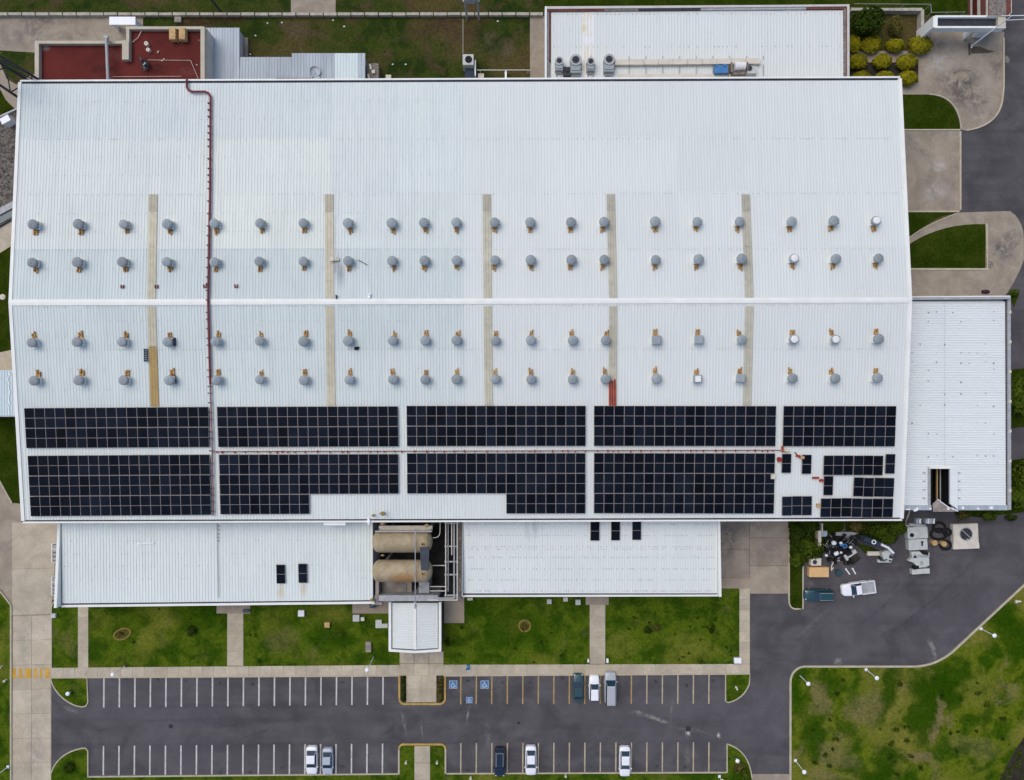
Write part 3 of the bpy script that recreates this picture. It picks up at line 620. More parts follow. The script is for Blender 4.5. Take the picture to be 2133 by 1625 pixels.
# barge flashings and gutters
def bar(name, a, c, w, z0, z1, mat, parent):
    b = MB(); strip(b, [(a.x, a.y), (c.x, c.y)], w, z0, z1); return b.build(name, mat, parent)
for x0, x1, xa, fn, ya, yb in ((42.5, 22.5, 0, NORTH, 172, 630.5), (22.5, 49, 0, SOUTH, 630.5, 1085), (1874, 1895.5, 0, NORTH, 164, 625.5), (1895.5, 1878, 0, SOUTH, 625.5, 1080)):
    a, c = fn(x0, ya), fn(x1, yb); b = MB(); d = Vector((0.34 if x0 > 1000 else -0.34, 0, 0)); wd = Vector((0.24, 0, 0)) * (-1 if x0 > 1000 else 1)
    b.hexa([a + wd - Vector((0, 0, .5)), c + wd - Vector((0, 0, .5)), c - wd - Vector((0, 0, .5)), a - wd - Vector((0, 0, .5))], [a + wd + Vector((0, 0, .15)), c + wd + Vector((0, 0, .15)), c - wd + Vector((0, 0, .15)), a - wd + Vector((0, 0, .15))])
    b.build("barge_flashing", "trim_white", fac)
for ya, yb, sgn in ((171.6, 164.0, -1), (1085.0, 1080.0, 1)):
    a, c = W(43, ya, ZE), W(1876, yb, ZE)
    bar("gutter", a, c, 0.36, ZE - 0.42, ZE - 0.16, "gutter_dark", fac)
    oy = sgn * 3.2
    a, c = W(42 if sgn < 0 else 48, ya + oy, ZE), W(1875 if sgn < 0 else 1879, yb + oy, ZE); bar("gutter_lip", a, c, 0.24, ZE - 0.5, ZE + 0.05, "trim_white", fac)
# skylight strips: each of short translucent sheets
def skylight(xt, xr_, xb, w, ylow, tint0):
    for (fn, Q, ya, yb, xa, xc, n) in ((NORTH, NQ, 405, 623, xt, xr_, 6), (SOUTH, SQ, 638, ylow, xr_, xb, 5)):
        for i in range(n):
            t0, t1 = i / n, (i + 1) / n; y0, y1 = lerp(ya, yb, t0), lerp(ya, yb, t1); x0, x1 = lerp(xa, xc, t0), lerp(xa, xc, t1); g = 0.28
            q = [(x0 - w / 2, y0 + g), (x0 + w / 2, y0 + g), (x1 + w / 2, y1 - g), (x1 - w / 2, y1 - g)]
            o = corr(fn, q, 3, 0.03, TRAP, 'y', off=0.10).build("skylight_sheet", "skylight_tan", fac)
            k = random.uniform(0.94, 1.06) * (0.82 if (i == 0 and fn is NORTH) else 1.0); o.color = (tint0[0] * k, tint0[1] * k, tint0[2] * k, 1)
            if xt < 400 and fn is SOUTH and i >= 2: o.color = (0.86 * k, 0.62 * k, 0.28 * k, 1)
skylight(320, 316, 323, 18, 847, (1.12, 1.09, 1.0)); skylight(686, 687, 690, 18, 846, (1.13, 1.09, 1.0)); skylight(1014, 1016, 1018, 17.5, 845, (1.05, 1.05, 1.0))
skylight(1272, 1277, 1276, 17.5, 845, (1.0, 1.0, 0.98)); skylight(1553, 1561, 1556, 17.5, 845, (1.0, 1.0, 0.98))
b = MB()
for i in range(3):
    x = 1270 + 5.2 * i; b.tube([SOUTH(x, 790 + (i % 2) * 3, .3), SOUTH(x + .6, 845, .3)], 0.135, 6)
b.build("fire_main_stub", "red_bright", origin=SOUTH(1276, 818, .15), label="three bright red parallel pipes at the foot of a skylight strip", cat="pipe")
# screw rows
def screws(fn, rows, x0, x1, step, parent, jitter=0.0, keep=0.8, s=0.09, dz=0.07):
    b = MB()
    for y, yb in rows:
        x = x0
        while x < x1:
            if random.random() < keep:
                p = fn(x, lerp(y, yb, (x - x0) / (x1 - x0)) + random.uniform(-jitter, jitter), dz); k = s * random.uniform(0.6, 1.5); b.box(p, (k, k, 0.05))
            x += step
    o = b.build("roof_screws", "steel_grey", parent); o["kind"] = "stuff"
screws(NORTH, [(290, 288), (406, 402), (521, 518)], 60, 1870, 6.28, fac, 0.2, 0.75, 0.07, 0.13)
screws(NORTH, [(212, 210), (250, 246), (328, 325), (366, 362), (445, 442), (484, 480), (560, 556)], 60, 960, 6.28, fac, 0.3, 0.45, 0.06, 0.13)
screws(SOUTH, [(728, 727), (632 + 8, 634)], 60, 1870, 6.28, fac, 0.2, 0.7, 0.07, 0.13)
screws(SOUTH, [(668, 668), (700, 700), (770, 768), (812, 810)], 60, 950, 6.28, fac, 0.3, 0.45, 0.06, 0.13)
# ------------------------------------------------------------------ roof vents
def make_vent(kind):
    t = thing("roof_vent", "x", "vent", (0, 0, 0), "domed vents on the factory roof")
    b = MB(); b.box((0, 0, .22), (1.0, 1.0, .60)); b.box((0, 0, .56), (1.12, 1.12, .08)); b.build("curb", "trim_white", t)
    b = MB(); b.cyl((0, 0, .55), (0, 0, .95), .46, .5, 14)
    for i in range(14): a = 2 * PI * i / 14; b.box((.52 * math.cos(a), .52 * math.sin(a), .80), (.05, .13, .30), a + .5)
    b.build("throat", "vent_dark", t)
    for yy in (-.28, .05, .34): b = MB(); b.box((.66, yy, .78), (.34, .07, .10)); b.build("bracket", "vent_dark" if yy < .3 else "rust", t)
    if kind == "dome" or kind == "white":
        b = MB(); b.cyl((0, 0, .92), (0, 0, 1.06), .68, .70, 20); b.ball((0, 0, 1.05), (.70, .70, .30), 20, 5, 0, PI / 2)
        for i in range(10):
            a = 2 * PI * i / 10; pts = [(.705 * math.cos(ph) * math.cos(a), .705 * math.cos(ph) * math.sin(a), 1.06 + .305 * math.sin(ph)) for ph in (0, .5, 1.0, 1.45)]
            for j in range(3): b.cyl(pts[j], pts[j + 1], .018, .018, 4)
        b.build("dome", "vent_grey", t)
        if kind == "white":
            b = MB(); b.cyl((0, 0, 1.30), (0, 0, 1.385), .54, .50, 18); b.ball((0, 0, 1.385), (.50, .50, .05), 18, 3, 0, PI / 2); b.build("cover_disc", "vent_white", t)
    else:
        b = MB(); b.box((0, 0, 1.0), (1.24, 1.24, .20)); b.box((0, 0, 1.17), (1.24, 1.24, .14), 0, .82); b.build("hood", "vent_grey", t)
        if kind == "whitebox":
            b = MB(); b.box((.04, 0, 1.28), (.82, .86, .08)); b.build("cover_plate", "vent_white", t)
    return t
def legs(kind):
    b = MB()
    for s, l in kind: b.box((s * .18, 1.02 + l / 2, .20), (.20, .82 + l, .24)); b.box((s * .17, 1.0 + l, .09), (.26, .2, .14))
    b.box((0, .80, .16), (.62, .32, .20))
    return b
protos = {k: make_vent(k) for k in ("dome", "white", "box", "whitebox")}
legmesh = []
for v in range(3):
    o = legs([((-1, .0), (1, .05)), ((-1, .12), (1, -.12)), ((-1, -.1), (1, .15))][v]).build("rusty_support", "rust"); legmesh.append(o)
rowsV = [([68, 162, 256, 348, 446, 541, 631, 724, 816, 883, 950, 1030, 1104, 1190, 1258, 1365, 1453, 1541, 1649, 1738, 1826], 467, 460, PI, "the top row of roof vents", {20: "white"}),
         ([66, 160, 254, 347, 446, 539, 631, 724, 817, 884, 951, 1031, 1105, 1191, 1259, 1366, 1455, 1545, 1654, 1742, 1831], 547, 538, PI, "the vent row above the white ridge", {18: "white"}),
         ([65, 160, 254, 348, 448, 540, 632, 725, 817, 885, 951, 1032, 1106, 1193, 1262, 1368, 1456, 1545, 1654, 1741, 1831], 713, 706, 0, "the vent row below the white ridge", {15: "box", 16: "box", 18: "white", 19: "white"}),
         ([70, 163, 257, 352, 450, 541, 633, 727, 818, 885, 951, 1032, 1106, 1193, 1262, 1368, 1454, 1543, 1651, 1740, 1829], 793, 788, 0, "the vent row nearest the solar arrays", {16: "whitebox", 17: "box"})]
KW = {"dome": "grey domed roof vent", "white": "white topped round roof vent", "box": "square grey hooded roof vent", "whitebox": "white topped square roof vent"}
for ri, (xs_, y0, y1, rz, where, spec) in enumerate(rowsV):
    for i, x in enumerate(xs_):
        kind = spec.get(i, "dome"); y = lerp(y0, y1, (x - 68) / (1826 - 68)); p = R(x, y, 1.1); p.z -= 1.1
        v = copy_tree(protos[kind], p); v.scale = (random.uniform(.96, 1.05),) * 3; v.rotation_euler = (random.uniform(-.05, .05), random.uniform(-.05, .05), random.uniform(-.12, .12)); v["label"] = f"{KW[kind]}, {ordn(i)} from left in {where}"
        lg = legmesh[random.randrange(3)].copy(); COL.objects.link(lg); lg.parent = v; lg.location = (random.uniform(-.04, .10), 0, .05); lg.rotation_euler = (0, 0, rz + random.uniform(-.08, .08)); lg.scale = (random.uniform(.85, 1.1), (random.uniform(.95, 1.1) if ri > 1 else random.uniform(.8, .95)), 1)
        for ch in v.children:
            if ch.name.startswith(("dome", "hood", "curb")): t = random.uniform(.88, 1.14); ch.color = (t * (1.04 if i < 3 else 1), t, t, 1)
for k in protos.values():
    for ch in list(k.children): bpy.data.objects.remove(ch)
    bpy.data.objects.remove(k)
for o in legmesh: bpy.data.objects.remove(o)
# ------------------------------------------------------------------ solar arrays
def panel_mesh(w, l):
    b = MB(); b.mi = 0; b.box((0, 0, 0), (w - .015, l - .03, .05)); b.mi = 1
    e = .052; ch = (l - .03 - .075) / 2 - e
    for s in (1, -1): b.box((0, s * (.0375 + ch / 2), .022), (w - 2 * e, ch, .07))
    return b
PMESH = {}
def get_panel(w, l):
    k = (round(w, 2), round(l, 2))
    if k not in PMESH:
        o = panel_mesh(w, l).build("solar_panel", ["panel_frame", "panel_cell"]); PMESH[k] = o.data; bpy.data.objects.remove(o)
    return PMESH[k]
def array(fn, q, nx, ny, label, skip=(), off=0.34, group="solar arrays on the factory roof", jit=0.0):
    q = [fn(x, y, off) for x, y in q]; c = sum(q, Vector()) / 4; base = c - Vector((0, 0, off))
    t = thing("solar_array", label, "solar panels", base, group); X = ((q[1] - q[0]) + (q[2] - q[3])).normalized()
    Y = ((q[0] - q[3]) + (q[1] - q[2])).normalized(); Z = X.cross(Y).normalized(); Y = Z.cross(X); rot = Matrix((X, Y, Z)).transposed().to_euler()
    w = ((q[1] - q[0]).length + (q[2] - q[3]).length) / 2 / nx; l = ((q[0] - q[3]).length + (q[1] - q[2]).length) / 2 / ny; me = get_panel(w, l)
    for j in range(ny):
        run = [i for i in range(nx) if (i, j) not in skip]
        if not run: continue
        b = MB()
        for f in (.22, .78):
            a = bil(q, run[0] / nx, (j + f) / ny); e = bil(q, (run[-1] + 1) / nx, (j + f) / ny); m = (a + e) / 2
            b.hexa([p + Vector((0, s, -dz)) for p, s, dz in ((a, .04, .12), (a, -.04, .12), (e, -.04, .12), (e, .04, .12))], [p + Vector((0, s, -.04)) for p, s in ((a, .04), (a, -.04), (e, -.04), (e, .04))])
            for g in range(len(run) // 3 + 1):
                s_ = a.lerp(e, min(1, (g * 3 + .1) / len(run))); b.box((s_.x, s_.y, s_.z - .22), (.07, .07, .30))
        b.build("mounting_rail", "steel_grey", t)
        for i in run:
            o = bpy.data.objects.new("solar_panel", me); COL.objects.link(o); o.parent = t
            p = bil(q, (i + .5) / nx, (j + .5) / ny) - base + Vector((random.uniform(-jit, jit), random.uniform(-jit, jit), random.uniform(-.006, .006)))
            o.location = p; o.rotation_euler = rot; k = random.uniform(.65, 1.5); o.color = (k, k, k * random.uniform(.95, 1.1), 1)
    return t
array(SOUTH, [(50, 850), (434.5, 847), (436, 932), (55, 934)], 18, 2, "dark solar array at the left end of the upper array row")
array(SOUTH, [(451.5, 847), (829, 846), (830.5, 930.5), (455, 932)], 18, 2, "dark solar array right of the red pipe in the upper array row")
array(SOUTH, [(846.5, 845), (1220, 845), (1220, 929.5), (847.5, 930)], 18, 2, "dark solar array in the middle of the upper array row")
array(SOUTH, [(1237, 845), (1616.5, 845.5), (1615.5, 930), (1237, 929.5)], 18, 2, "dark solar array second from right in the upper array row")
array(SOUTH, [(1632, 845.5), (1867, 845.5), (1864, 930.5), (1630, 930)], 11, 2, "short dark solar array at the right end of the upper array row")
array(SOUTH, [(57.5, 949), (437, 946.5), (440, 1073), (64, 1076)], 18, 3, "deep solar array at the left end of the lower array row")
array(SOUTH, [(456, 946.5), (830, 945.5), (830.5, 1070), (459, 1072)], 18, 3, "stepped solar array right of the red pipe, its lower right part missing", {(i, 2) for i in range(9, 18)})
array(SOUTH, [(847.5, 944), (1219.5, 943.5), (1219.5, 1070), (848, 1070.5)], 18, 3, "stepped solar array above the tanks, its lower left part missing", {(i, 2) for i in range(0, 10)})
array(SOUTH, [(1237, 943.5), (1614.5, 944), (1612, 1070.5), (1237, 1069.5)], 18, 3, "deep solar array left of the loose panels in the lower array row")
g2 = "loose solar panels at the right end of the roof"
array(SOUTH, [(1628.5, 945), (1648.5, 945), (1647.5, 985.5), (1628, 985.5)], 1, 1, "lone solar panel beside the end of the thin red pipe", group=g2)
array(SOUTH, [(1670.5, 947), (1690.5, 947), (1690, 987.5), (1670, 987.5)], 1, 1, "lone solar panel with an orange tool bag at its upper corner", group=g2)
array(SOUTH, [(1628, 1034), (1691, 1032.5), (1690.5, 1073.5), (1628, 1074)], 3, 1, "row of three solar panels at the lower left of the loose panels", group=g2, jit=.05)
array(SOUTH, [(1715.5, 949), (1840, 949), (1839.5, 990.5), (1715, 990.5)], 6, 1, "uneven row of six solar panels topmost among the loose panels", group=g2, jit=.05)
array(SOUTH, [(1844, 945.5), (1865, 945.5), (1863.5, 987), (1844, 987)], 1, 1, "single solar panel sitting higher at the right end of the topmost loose row", group=g2)
array(SOUTH, [(1715.5, 991.5), (1735.5, 991.5), (1735, 1032), (1715, 1032)], 1, 1, "single solar panel left of the square gap among loose panels", group=g2)
array(SOUTH, [(1778, 994), (1863, 995), (1862, 1035.5), (1777, 1034)], 4, 1, "row of four solar panels right of the square gap among loose panels", group=g2, jit=.04)
array(SOUTH, [(1709.5, 1037.5), (1860, 1038), (1859, 1078), (1709, 1077)], 7, 1, "row of seven solar panels nearest the lower right roof corner", group=g2, jit=.06)
# ------------------------------------------------------------------ pipes on the roof
pp = [(389, 164), (389, 182), (393, 188), (400, 191), (427, 191), (434, 194), (438.5, 202), (437.5, 400), (433.5, 626), (438, 800), (441.5, 910), (444.5, 1074)]
t = thing("fire_pipe", "long dark red pipe crossing the factory roof from top eave to bottom eave", "pipe", R(437, 400, 0))
b = MB(); b.tube([R(x, y, .42) for x, y in pp[:10]], 0.165, 8); b.build("pipe_run", "red_paint", t)
b = MB(); b.tube([R(x, y, .40) for x, y in pp[9:]], 0.11, 8); b.build("lower_pipe_run", "red_dusty", t)
b = MB(); y = 215
while y < 1070:
    x = 437.5 if y < 400 else (lerp(437.5, 433.5, (y - 400) / 226) if y < 626 else lerp(433.5, 444.5, (y - 626) / 450)); p = R(x - 1.6, y, .2); b.box(p, (.42, .14, .36)); y += random.choice((14, 20, 26))
b.build("pipe_brackets", "steel_dark", t)
t = thing("sprinkler_pipe", "thin red pipe with clamps running between the two solar array rows", "pipe", SOUTH(1000, 938, 0))
b = MB(); b.tube([SOUTH(x, lerp(941, 938, (x - 446) / 1190), .35) for x in (446, 840, 1238, 1640)], 0.062, 6); b.build("pipe_run", "red_paint", t)
b = MB(); x = 452
while x < 1636:
    p = SOUTH(x, lerp(941, 938, (x - 446) / 1190) + random.uniform(.2, 1.4), .2); b.box(p, (.12, random.uniform(.15, .4), .34)); x += random.choice((11, 15, 21, 26))
b.build("pipe_clamps", "red_bright", t)
for i, (x, y, w_, h_, lab) in enumerate(((255, 597, 8, 7, "leftmost small red clamp lying above the ridge"), (326, 597, 7, 8, "small red clamp on the first skylight strip above the ridge"), (427, 596, 6, 8, "small red clamp just left of the red roof pipe"), (492, 596, 7, 8, "rightmost small red clamp lying above the ridge"))):
    b = MB(); p = NORTH(x, y, .15); k = .07
    b.box(p + Vector((-.18, 0, .04)), (.12, .5, .14)); b.box(p + Vector((.18, 0, .04)), (.12, .5, .14)); b.box(p + Vector((0, -.2, .04)), (.4, .1, .12)); b.build("pipe_clamp", "red_paint", origin=p, label=lab, cat="clamp", group="loose red clamps above the ridge")
# loose things near the solar end: tools and bags
def heap(name, parts, fn, label, cat):
    c = fn(parts[0][0], parts[0][1], 0); b = MB()
    for (x, y, w_, l_, h_, a, mi) in parts:
        b.mi = mi; p = fn(x, y, h_ / 2 + .1); b.box(p, (w_ / 14.2, l_ / 14.2, h_), math.radians(a), .85)
    return b.build(name, ["red_bright", "timber", "steel_dark", "cream"], origin=c, label=label, cat=cat)
heap("tool_bag", [(1624, 958, 9, 8, .4, 10, 0), (1622, 955, 5, 4, .5, 30, 0)], SOUTH, "small red bag left of the upper lone solar panel", "bag")
heap("tool_bag", [(1663, 950, 9, 5, .35, -15, 0), (1671, 953, 8, 6, .5, -10, 1), (1658, 945, 8, 1.6, .2, -50, 2)], SOUTH, "red and orange tool bag on the corner of a lone solar panel", "bag")
heap("tool_bag", [(1700, 995.5, 13, 4, .3, 0, 0), (1711, 1001, 8, 5, .35, 10, 0), (1694, 996, 5, 2, .2, 0, 2)], SOUTH, "red straps left of the panel beside the square gap", "bag")
heap("tool_bag", [(1705, 1053, 8, 7, .4, 0, 1), (1711, 1058, 6, 2, .2, 20, 3)], SOUTH, "brown bag at the left end of the lowest loose panel row", "bag")
heap("pipe_valve", [(1636, 938, 18, 3, .4, 0, 3), (1630, 936, 3, 12, .5, 0, 0), (1640, 940, 10, 3, .4, 5, 1)], SOUTH, "red and cream valve at the right end of the thin red pipe", "valve")
b = MB(); p = SOUTH(1610.5, 993, .55); b.box(p, (.62, .72, .30), 0, .9); b.box(p + Vector((0, 0, .16)), (.5, .6, .06)); b.box(p + Vector((0, 0, -.3)), (.3, .3, .4)); b.build("junction_box", "cream", origin=p - Vector((0, 0, .55)), label="small pale yellow box on the edge of the deep solar array", cat="box")
b = MB(); p = SOUTH(304, 740, .2)
for i in range(2): b.box(p + Vector((-.22 + .44 * i, 0, .05)), (.12, 1.85, .1))
for i in range(6): b.box(p + Vector((0, -.8 + .32 * i, .05)), (.5, .18, .08))
b.build("roof_ladder", "navy_cover", origin=p, label="short dark ladder lying left of the yellowed skylight strip", cat="ladder")
for (x, y, lab) in ((362, 712, "dark panel standing right of the fourth vent below the ridge"), (363, 791, "dark panel standing right of the fourth vent nearest the solar arrays")):
    b = MB(); p = SOUTH(x, y, .3); b.box(p + Vector((0, 0, -.05)), (.35, 1.15, .5)); b.box(p + Vector((-.25, -.35, -.15)), (.3, .35, .3)); b.box(p + Vector((-.25, .3, -.15)), (.25, .25, .3)); b.build("vent_motor", "navy_cover", origin=p, label=lab, cat="motor", group="dark motors beside vents")
b = MB(); p = SOUTH(742.5, 726, .15); b.ball(p + Vector((0, 0, .12)), (.34, .26, .22), 10, 6); b.ball(p + Vector((.25, .12, .1)), (.2, .2, .16), 8, 5); b.build("black_bag", "black_rubber_and_shade", origin=p, label="small black bag lying below the ridge beside the eighth vent", cat="bag")
b = MB(); p = NORTH(693, 540, .2); b.cyl(p + Vector((-.05, 0, 0)), p + Vector((-.05, 0, .45)), .42, .36, 12); b.box(p + Vector((.45, 0, .1)), (.35, .5, .4)); b.box(p + Vector((.75, -.05, .08)), (.3, .4, .3)); b.build("exhaust_stub", "cream", origin=p, label="pale round exhaust stub on the second skylight strip", cat="exhaust")
b = MB(); p = NORTH(701, 619, .15); b.box(p + Vector((0, 0, .1)), (.16, .5, .25)); b.box(p + Vector((0, .2, .15)), (.2, .14, .3)); b.build("cable_gland", "steel_dark", origin=p, label="small black fitting beside the ridge near the second skylight", cat="fitting")

# ================================================================== SOUTH ANNEXES
def annex(name, label, plane, Q, nribs, hgt, mat, wallh, cols, rows, vtx='y', prof=TRAP):
    t = thing(name, label, "building", W(*[sum(p[i] for p in Q) / 4 for i in (0, 1)], 0))
    c = [plane(x, y) for x, y in Q]; m = sum(c, Vector()) / 4; b = MB()
    bot = [Vector((m.x + (p.x - m.x) * .995, m.y + (p.y - m.y) * .99, -.05)) for p in c]; top = [Vector((q_.x, q_.y, p.z - .30)) for p, q_ in zip(c, bot)]
    b.hexa(bot[::-1], top[::-1]); b.build("wall", "wall_paint", t)
    for i in range(cols):
        for j in range(rows):
            o = corr(plane, Q, nribs, hgt, prof, vtx, j / rows, (j + 1) / rows, i / cols, (i + 1) / cols, .006 * (rows - j)).build("roof_panel", mat, t)
            k = random.uniform(1.03, 1.07); o.color = (k, k, k, 1)
    return t
A1 = Plane((122, 1072, 7.0), (778, 1070, 7.0), (126, 1253, 6.1)); Q1 = [(128, 1072), (777, 1070), (777, 1250), (130, 1257)]
an1 = annex("office_annex", "low white ribbed roof annex left of the two beige tanks", A1, Q1, 104, .055, "roof_old", 6, 6, 3)
for o in an1.children:
    if o.name.startswith("roof_panel"): k = random.uniform(1.10, 1.14); o.color = (k, k * .995, k * .985, 1)
def gutter_line(t, fn, a, c, inner, w1=.22, w2=.26):
    P0, P1 = fn(*a), fn(*c); d = Vector(inner)
    bar("gutter", P0, P1, w1, P0.z - .35, P0.z - .10, "gutter_dark", t); Q0, Q1_ = P0 - d, P1 - d
    bar("gutter_lip", Q0, Q1_, w2, P0.z - .42, P0.z + .06, "trim_white", t)
gutter_line(an1, A1, (128, 1258.5), (780, 1251.2), (0, .30, 0), .3, .34)
bar("edge_flashing", A1(124.5, 1078), A1(124.5, 1262), .42, 5.6, 7.15, "trim_white", an1)
A2 = Plane((963, 1070, 7.0), (1497, 1070, 7.0), (963, 1232, 6.3)); Q2 = [(965, 1072), (1494, 1070), (1494, 1236), (965, 1236)]
an2 = annex("office_annex", "low white ribbed roof annex with rows of screws right of the tanks", A2, Q2, 96, .03, "roof_new", 6, 6, 2)
gutter_line(an2, A2, (963, 1237.5), (1496, 1236.3), (0, .30, 0), .16, .26); bar("edge_flashing", A2(1497, 1076), A2(1497, 1240), .38, 6.0, 7.12, "trim_white", an2); bar("edge_flashing", A2(963.5, 1086), A2(963.5, 1240), .14, 6.0, 7.08, "steel_grey", an2)
screws(A2, [(1092, 1092), (1115, 1116), (1139, 1139), (1144, 1144), (1161, 1161), (1185, 1185), (1208, 1208), (1231, 1231)], 972, 1488, 5.6, an2, .4, .72, .10, .06)
screws(A1, [(1127, 1125), (1155, 1152), (1180, 1176), (1207, 1204)], 135, 772, 6.2, an1, .3, .4, .07, .10)
g3 = "solar panels lying on the annex roofs"
for q, lab, fn in (([(575, 1176), (594, 1176), (594.5, 1216), (576, 1216)], "left of the two solar panels on the left annex roof", A1), ([(621.5, 1174), (640, 1174), (640, 1214.5), (621.5, 1214.5)], "right of the two solar panels on the left annex roof", A1),
        ([(1229.5, 1086), (1248.5, 1086), (1249, 1126.5), (1230, 1126.5)], "leftmost of three solar panels on the right annex roof", A2), ([(1272.5, 1085.5), (1291.5, 1085.5), (1291.5, 1126), (1273, 1126)], "middle of three solar panels on the right annex roof", A2), ([(1316.5, 1085), (1335.5, 1085), (1335.5, 1125), (1317, 1125)], "rightmost of three solar panels on the right annex roof", A2)):
    array(fn, q, 1, 1, lab, off=.28, group=g3)
b = MB(); b.tube([A1(452, 1090, .22), A1(453, 1130, .22), A1(455, 1245, .2)], .05, 6)
for y in (1096, 1104, 1112, 1120, 1127): b.box(A1(454, y, .2), (.28, .12, .3))
b.build("conduit", "steel_grey", origin=A1(453, 1150, 0), label="thin grey conduit running down the left annex roof", cat="conduit")
b = MB(); b.box(A1(303, 1132, .2), (2.6, .16, .12), .06); b.box(A1(290, 1132.5, .14), (.2, .3, .2)); b.build("roof_batten", "lamp_white", origin=A1(303, 1132), label="thin white batten lying on the left annex roof", cat="batten")
b = MB(); p = W(698, 1088, 9.3); b.box(p, (3.1, .55, .5)); b.box(p + Vector((0, -.05, .28)), (3.2, .66, .08)); b.build("cable_tray", "lamp_white", origin=p, label="white cable box on the lower factory eave left of the tanks", cat="box")
for i, (x, y, l_) in enumerate(((115, 1152, 38), (115, 1221, 38))):
    t = thing("louvre_hood", ["upper", "lower"][i] + " white framed louvre hood on the left annex side", "louvre", W(x, y, 0), "louvre hoods beside the left annex"); z = 2.6; c = W(x, y, z); wv, lv = 14 * .0752, l_ * .0752
    b = MB(); strip(b, [(c.x - wv / 2, c.y - lv / 2), (c.x + wv / 2, c.y - lv / 2), (c.x + wv / 2, c.y + lv / 2), (c.x - wv / 2, c.y + lv / 2)], .13, z - .2, z, True); b.box(c + Vector((0, lv * .22, -.06)), (wv, .1, .1)); b.box(c + Vector((-wv * .42, lv * .45, -1.4)), (.1, .1, 2.6)); b.box(c + Vector((-wv * .42, -lv * .45, -1.4)), (.1, .1, 2.6)); b.build("frame", "trim_white", t)
    for k in range(9): b = MB(); b.box(c + Vector((.05, -lv / 2 + lv * (k + .6) / 9, -.14)), (wv - .15, .22, .04)); b.build("slat", "steel_grey" if k % 2 else "vent_dark", t)
# entrance canopy with cross ribs and a low ridge along x=865
EL = Plane((814, 1262, 4.2), (864, 1262, 4.7), (814, 1352, 4.2)); ER = Plane((914, 1262, 4.2), (864, 1262, 4.7), (914, 1352, 4.2))
en = thing("entrance_canopy", "white entrance canopy with cross ribbed roof over the central walk", "canopy", W(865, 1300, 0))
for fn, q in ((EL, [(817, 1256), (864.4, 1256), (864.4, 1353), (817, 1350)]), (ER, [(865, 1256), (912, 1256), (912, 1350), (865, 1353)])):
    corr(fn, q, 19, .05, TRAP, 'x').build("roof_panel", "roof_new", en)
b = MB()
for k in range(13):
    y = 1258 + k * 7.6; p = W(864.7, y, 4.78); b.box(p, (.34, .54, .08))
b.build("ridge_cap", "trim_white", en)
for a, c, w_ in ((W(812.5, 1254, 4.4), W(812.5, 1356, 4.4), .4), (W(916.5, 1254, 4.4), W(916.5, 1356, 4.4), .4)): bar("fascia", a, c, w_, 3.7, 4.55, "trim_white", en)
b = MB(); strip(b, [tuple(W(x, y, 4.4).xy) for x, y in ((811, 1354.5), (865, 1357.5), (918, 1354.5))], .36, 3.7, 4.53); b.build("fascia", "trim_white", en)
for a, c in ((W(815.7, 1258, 4.4), W(815.7, 1350, 4.4)), (W(913.3, 1258, 4.4), W(913.3, 1350, 4.4))): bar("gutter", a, c, .16, 3.9, 4.18, "gutter_dark", en)
b = MB(); strip(b, [tuple(W(x, y, 4.4).xy) for x, y in ((816, 1351), (865, 1354.3), (913, 1351))], .14, 3.9, 4.2); b.build("gutter", "gutter_dark", en)
for x, y in ((816, 1348), (914, 1348), (816, 1262), (914, 1262)): b = MB(); p = W(x, y, 4.0); b.box((p.x, p.y, 1.95), (.3, .3, 4.0)); b.build("post", "wall_paint", en)
b = MB(); p = W(864, 1256, 4); b.box((p.x, p.y + .5, 2.0), (7.0, .3, 4.0)); b.build("back_wall", "wall_paint", en)
# ------------------------------------------------------------------ tank yard
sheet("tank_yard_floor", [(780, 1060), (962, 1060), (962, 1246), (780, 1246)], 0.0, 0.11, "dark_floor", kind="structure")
def tank(yc, mat, lab):
    z = 8.0; x0, x1 = W(776, yc, z).x, W(901, yc, z).x; y = W(0, yc, z).y; r = 1.62
    t = thing("storage_tank", lab, "tank", ((x0 + x1) / 2, y, 0), "tanks between the annexes"); b = MB(); prof = []
    for i in range(7): a = PI / 2 * i / 6; prof.append((x0 + 1.0 - 1.0 * math.cos(a), r * math.sin(a) if i else .01))
    prof += [(x0 + 1.0 + (x1 - x0 - 2.0) * k / 6, r) for k in range(1, 6)]
    for i in range(7): a = PI / 2 * (1 - i / 6); prof.append((x1 - 1.0 + 1.0 * math.cos(a), r * math.sin(a) if i < 6 else .01))
    n = 28; vs = [(x, y + rr * math.cos(2 * PI * k / n), z + rr * math.sin(2 * PI * k / n)) for x, rr in prof for k in range(n)]
    b.sm = True; b.add(vs, [(i * n + k, (i + 1) * n + k, (i + 1) * n + (k + 1) % n, i * n + (k + 1) % n) for i in range(len(prof) - 1) for k in range(n)]); b.build("shell", mat, t)
    for f in (.13, .71, .93):
        b = MB(); b.cyl((lerp(x0, x1, f) - .02, y, z), (lerp(x0, x1, f) + .02, y, z), r + .012, r + .012, 28); b.build("weld_band", "tank_beige" if f != .71 else "steel_grey", t)
    for f in (.2, .8):
        b = MB(); xx = lerp(x0, x1, f); b.box((xx, y, 6.6), (.35, 2.6, .7)); b.box((xx, y - 1.15, 3.1), (.28, .28, 6.3)); b.box((xx, y + 1.15, 3.1), (.28, .28, 6.3)); b.build("saddle_leg", "steel_grey", t)
    b = MB(); xx = lerp(x0, x1, .86); b.cyl((xx, y, z + r - .05), (xx, y, z + r + .3), .14, .14, 10); b.cyl((xx, y, z + r + .2), (xx, y, z + r + .3), .22, .22, 10); b.build("top_nozzle", "brass", t)
    return t
tank(1128, "tank_beige", "upper beige steel tank beside the factory eave")
tank(1189, "tank_rusty", "lower beige steel tank with a rusty patch")
